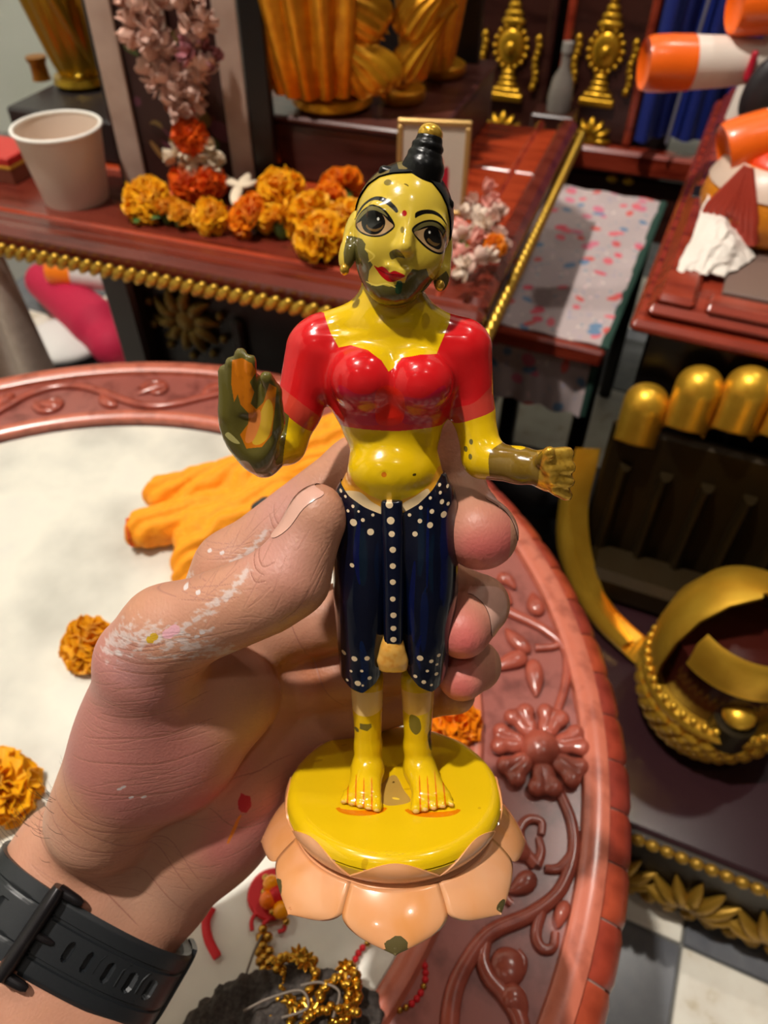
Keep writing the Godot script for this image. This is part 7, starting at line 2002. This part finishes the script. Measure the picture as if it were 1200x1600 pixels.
func doors(red: Material) -> void:
	var turn := -0.35
	var B := Basis(Vector3.UP, turn)
	var at: Vector3 = Vector3(0.3058, 0.2789, -1.22)
	at.y = 0.0
	var dark := wood(rgb(60, 30, 24), 0.35)
	var black := mat(rgb(20, 14, 13), 0.35)
	var gold := mat(rgb(206, 156, 40), 0.34, 0.85)
	var o := thing("carved_cabinet", "tall dark wooden cabinet with brass relief emblems on its doors, at the back", "cabinet", at, B)
	part("cabinet_case", box(Vector3(0.34, 1.0, 0.2), 0.003).mesh(), black, o, tf(Vector3(-0.04, 0.5, -0.12)))
	part("bottom_rail", box(Vector3(0.5, 0.035, 0.03), 0.005).mesh(), red, o, tf(Vector3(0.06, 0.30, 0.006)))
	part("base_board", box(Vector3(0.5, 0.1, 0.02), 0.003).mesh(), dark, o, tf(Vector3(0.06, 0.225, -0.008)))
	var pts := [Vector3(0.1784, 0.4479, -1.22), Vector3(0.3161, 0.4543, -1.22)]
	var hang := Geo.new()
	for k in 8: hang.add(ball(Vector3(0.0062, 0.0075, 0.006), Vector3(0.002 * sin(k * 1.4), -0.0105 * k, 0), 6, 8))
	var hm := hang.mesh(60)
	for k in 2:
		var x: float = [-0.124, 0.013][k]
		var dr := part("door", box(Vector3(0.12, 0.62, 0.016), 0.003).mesh(), dark, o, tf(Vector3(x, 0.63, -0.006)))
		for s in [-1.0, 1.0]: part("door_stile", box(Vector3(0.012, 0.62, 0.008), 0.003).mesh(), red if k == 1 else dark, dr, tf(Vector3(0.056 * s, 0, 0.010)))
		# emblem: disc with rays, crown above, stem and base below, hangings at both sides
		var e := Geo.new()
		e.add(ball(Vector3(0.026, 0.030, 0.010), Vector3(0, 0.012, 0), 10, 20))
		for q in 16: e.add(ball(Vector3(0.005, 0.005, 0.006), Vector3(0.03 * cos(TAU * q / 16), 0.012 + 0.034 * sin(TAU * q / 16), 0), 6, 8))
		e.add(ball(Vector3(0.012, 0.013, 0.016), Vector3(0, 0.012, 0), 8, 12))
		for q in 4: e.add(ball(Vector3(0.022 - 0.005 * q, 0.009, 0.008), Vector3(0, 0.052 + 0.012 * q, 0), 6, 12))
		for q in 4: e.add(ball(Vector3(0.013 + 0.003 * q, 0.0065, 0.008), Vector3(0, -0.03 - 0.010 * q, 0), 6, 12))
		e.add(box(Vector3(0.064, 0.014, 0.014), 0.003, Vector3(0, -0.072, 0)))
		e.add(box(Vector3(0.05, 0.008, 0.012), 0.002, Vector3(0, -0.06, 0)))
		var y: float = (pts[k] as Vector3).y - 0.657
		part("brass_emblem", e.mesh(60), gold, dr, tf(Vector3(0, y + 0.006, 0.012), Vector3.ZERO, 0.8)).set_meta("kind", "stuff")
		for s in [-1.0, 1.0]: part("brass_hanging", hm, gold, dr, tf(Vector3(0.040 * s, y + 0.028, 0.012), Vector3.ZERO, 0.85)).set_meta("kind", "stuff")
		var fl := Geo.new()
		for q in 7:
			var a := PI * q / 6.0
			fl.add(leaf([Vector3(cos(a), sin(a), 0) * 0.005, Vector3(cos(a), sin(a), 0.2) * 0.018, Vector3(cos(a), sin(a), 0) * 0.032], 0.008, 0.006))
		fl.add(ball(Vector3(0.014, 0.012, 0.008), Vector3.ZERO, 8, 10))
		part("brass_flower", fl.mesh(60), gold, dr, tf(Vector3(0, y - 0.104, 0.012))).set_meta("kind", "stuff")
	for x in [0.06, 0.085, -0.04]: part("brass_stud", ball(Vector3(0.009, 0.006, 0.006), Vector3(x, 0.27, 0.006), 6, 10).mesh(60), gold, o)
	# glass bottle between the doors
	var gl := thing("glass_bottle", "small grey glass bottle standing in the gap between the carved doors", "bottle", Vector3(0.2525, 0.3777, -1.17))
	part("bottle_body", lathe([Vector2(0.0005, 0), Vector2(0.017, 0), Vector2(0.018, 0.02), Vector2(0.014, 0.042), Vector2(0.006, 0.056), Vector2(0.006, 0.075), Vector2(0.0005, 0.076)], 24).mesh(50), mat(rgb(120, 112, 104), 0.1), gl)
	part("cap", lathe([Vector2(0.0005, 0.074), Vector2(0.0075, 0.074), Vector2(0.0075, 0.086), Vector2(0.0005, 0.087)], 20).mesh(50), mat(rgb(150, 144, 136), 0.3), gl)
	var ld := thing("wooden_ledge", "dark wooden ledge under the grey glass bottle", "ledge", Vector3(0.2488, 0.3777, -1.17) * Vector3(1, 0, 1), B)
	part("ledge_block", box(Vector3(0.06, gl.position.y - 0.001, 0.05), 0.002).mesh(), dark, ld, tf(Vector3(0, gl.position.y * 0.5, 0)))
	# blue curtain
	var blue := mat(rgb(16, 34, 112), 0.5)
	blue.rim_enabled = true
	blue.rim = 0.3
	var cu := thing("blue_curtain", "royal blue cloth hanging in folds behind the right-hand cabinet", "curtain", Vector3(0.439, 0.3425, -1.16))
	part("curtain_cloth", slab(func(u: float, v: float) -> Vector3: return Vector3(lerpf(-0.07, 0.16, u), 0.42 * (1.0 - v), 0.012 * sin(u * 21.0 + 0.6 * v) + 0.006 * sin(u * 47.0)), 60, 12, 0.002).mesh(60), blue, cu)
	part("silver_edge", tube([Vector3(-0.028, 0.0, 0.02), Vector3(-0.026, 0.06, 0.02), Vector3(-0.02, 0.2, 0.02), Vector3(-0.024, 0.4, 0.02)], 0.0025, 6).mesh(60), mat(rgb(150, 150, 160), 0.4, 0.6), cu)
	part("curtain_post", box(Vector3(0.03, 0.9, 0.02), 0.003).mesh(), dark, cu, tf(Vector3(0.16, -0.02, -0.03)))


func left_corner() -> void:
	# things on the floor left of the altar post
	var beige := mat(rgb(204, 190, 176), 0.85, 0.0, noise(0.04, 128, [rgb(225, 220, 215), rgb(255, 255, 255)], 3, 141))
	tri(beige, 12.0)
	var b0: Vector3 = Vector3(-0.41, 0.2441, -0.69)
	var o := thing("beige_cloth", "beige cloth hanging in heavy folds at the left edge, above the table rim", "cloth", b0)
	part("cloth_fall", slab(func(u: float, v: float) -> Vector3: return Vector3(lerpf(-0.09, 0.045, u) - 0.03 * v * (1.0 - u) + 0.02 * (v - 0.5) * u, 0.30 * (1.0 - v) - 0.06, 0.016 * sin(u * 15.0 + 1.2 * v) + 0.02 * v), 40, 16, 0.004).mesh(60), beige, o)
	var crim := mat(rgb(186, 14, 62), 0.75)
	var m0: Vector3 = Vector3(-0.5381, 0.03, -1.1727)
	var mg := thing("crimson_cloth", "crimson cloth lying on the floor beside the altar post", "cloth", m0)
	var mm := func(q: Vector3) -> Vector3: return (q - m0) * 1000.0
	part("cloth_body", body([Cap.new((mm as Callable).call(Vector3(-0.6318, 0.05, -1.2725)), (mm as Callable).call(Vector3(-0.4981, 0.05, -1.1299)), 34, 44, 10.0), Cap.new((mm as Callable).call(Vector3(-0.5573, 0.04, -1.2102)), (mm as Callable).call(Vector3(-0.4584, 0.04, -1.0764)), 40, 36, 10.0)], 5.0).raw(0.001), crim, mg)
	var d0: Vector3 = Vector3(-0.5506, 0.1, -1.2174)
	var dl := thing("striped_roll", "orange and white striped roll resting on the crimson cloth by the altar post", "roll", d0)
	var ax := Basis(Vector3(0, 0, 1), -PI / 2 - 0.1)
	part("orange_end", lathe([Vector2(0.0005, -0.04), Vector2(0.022, -0.04), Vector2(0.026, -0.03), Vector2(0.026, 0.004), Vector2(0.0005, 0.004)], 24).mesh(50), mat(rgb(250, 128, 8), 0.4), dl, Transform3D(ax, Vector3.ZERO))
	part("white_end", lathe([Vector2(0.0005, 0.004), Vector2(0.0262, 0.004), Vector2(0.028, 0.06), Vector2(0.0005, 0.062)], 24).mesh(50), mat(rgb(226, 220, 214), 0.4), dl, Transform3D(ax, Vector3.ZERO))
	var pp := thing("white_cloth", "crumpled white cloth on the floor between the beige cloth and the altar post", "cloth", Vector3(-0.5522, 0.01, -1.1219))
	part("cloth_body", body([Ell.new(Vector3(0, 14, 0), Vector3(80, 20, 70), Vector3(0, 30, 0), 10.0), Ell.new(Vector3(30, 24, -30), Vector3(44, 18, 40), Vector3(0, 10, 10), 10.0)], 5.0).raw(0.001), mat(rgb(222, 218, 214), 0.8), pp)


func _ready() -> void:
	rng.seed = 7
	setup()
	room()
	figurine()
	person()
	table()
	altar()
	back()
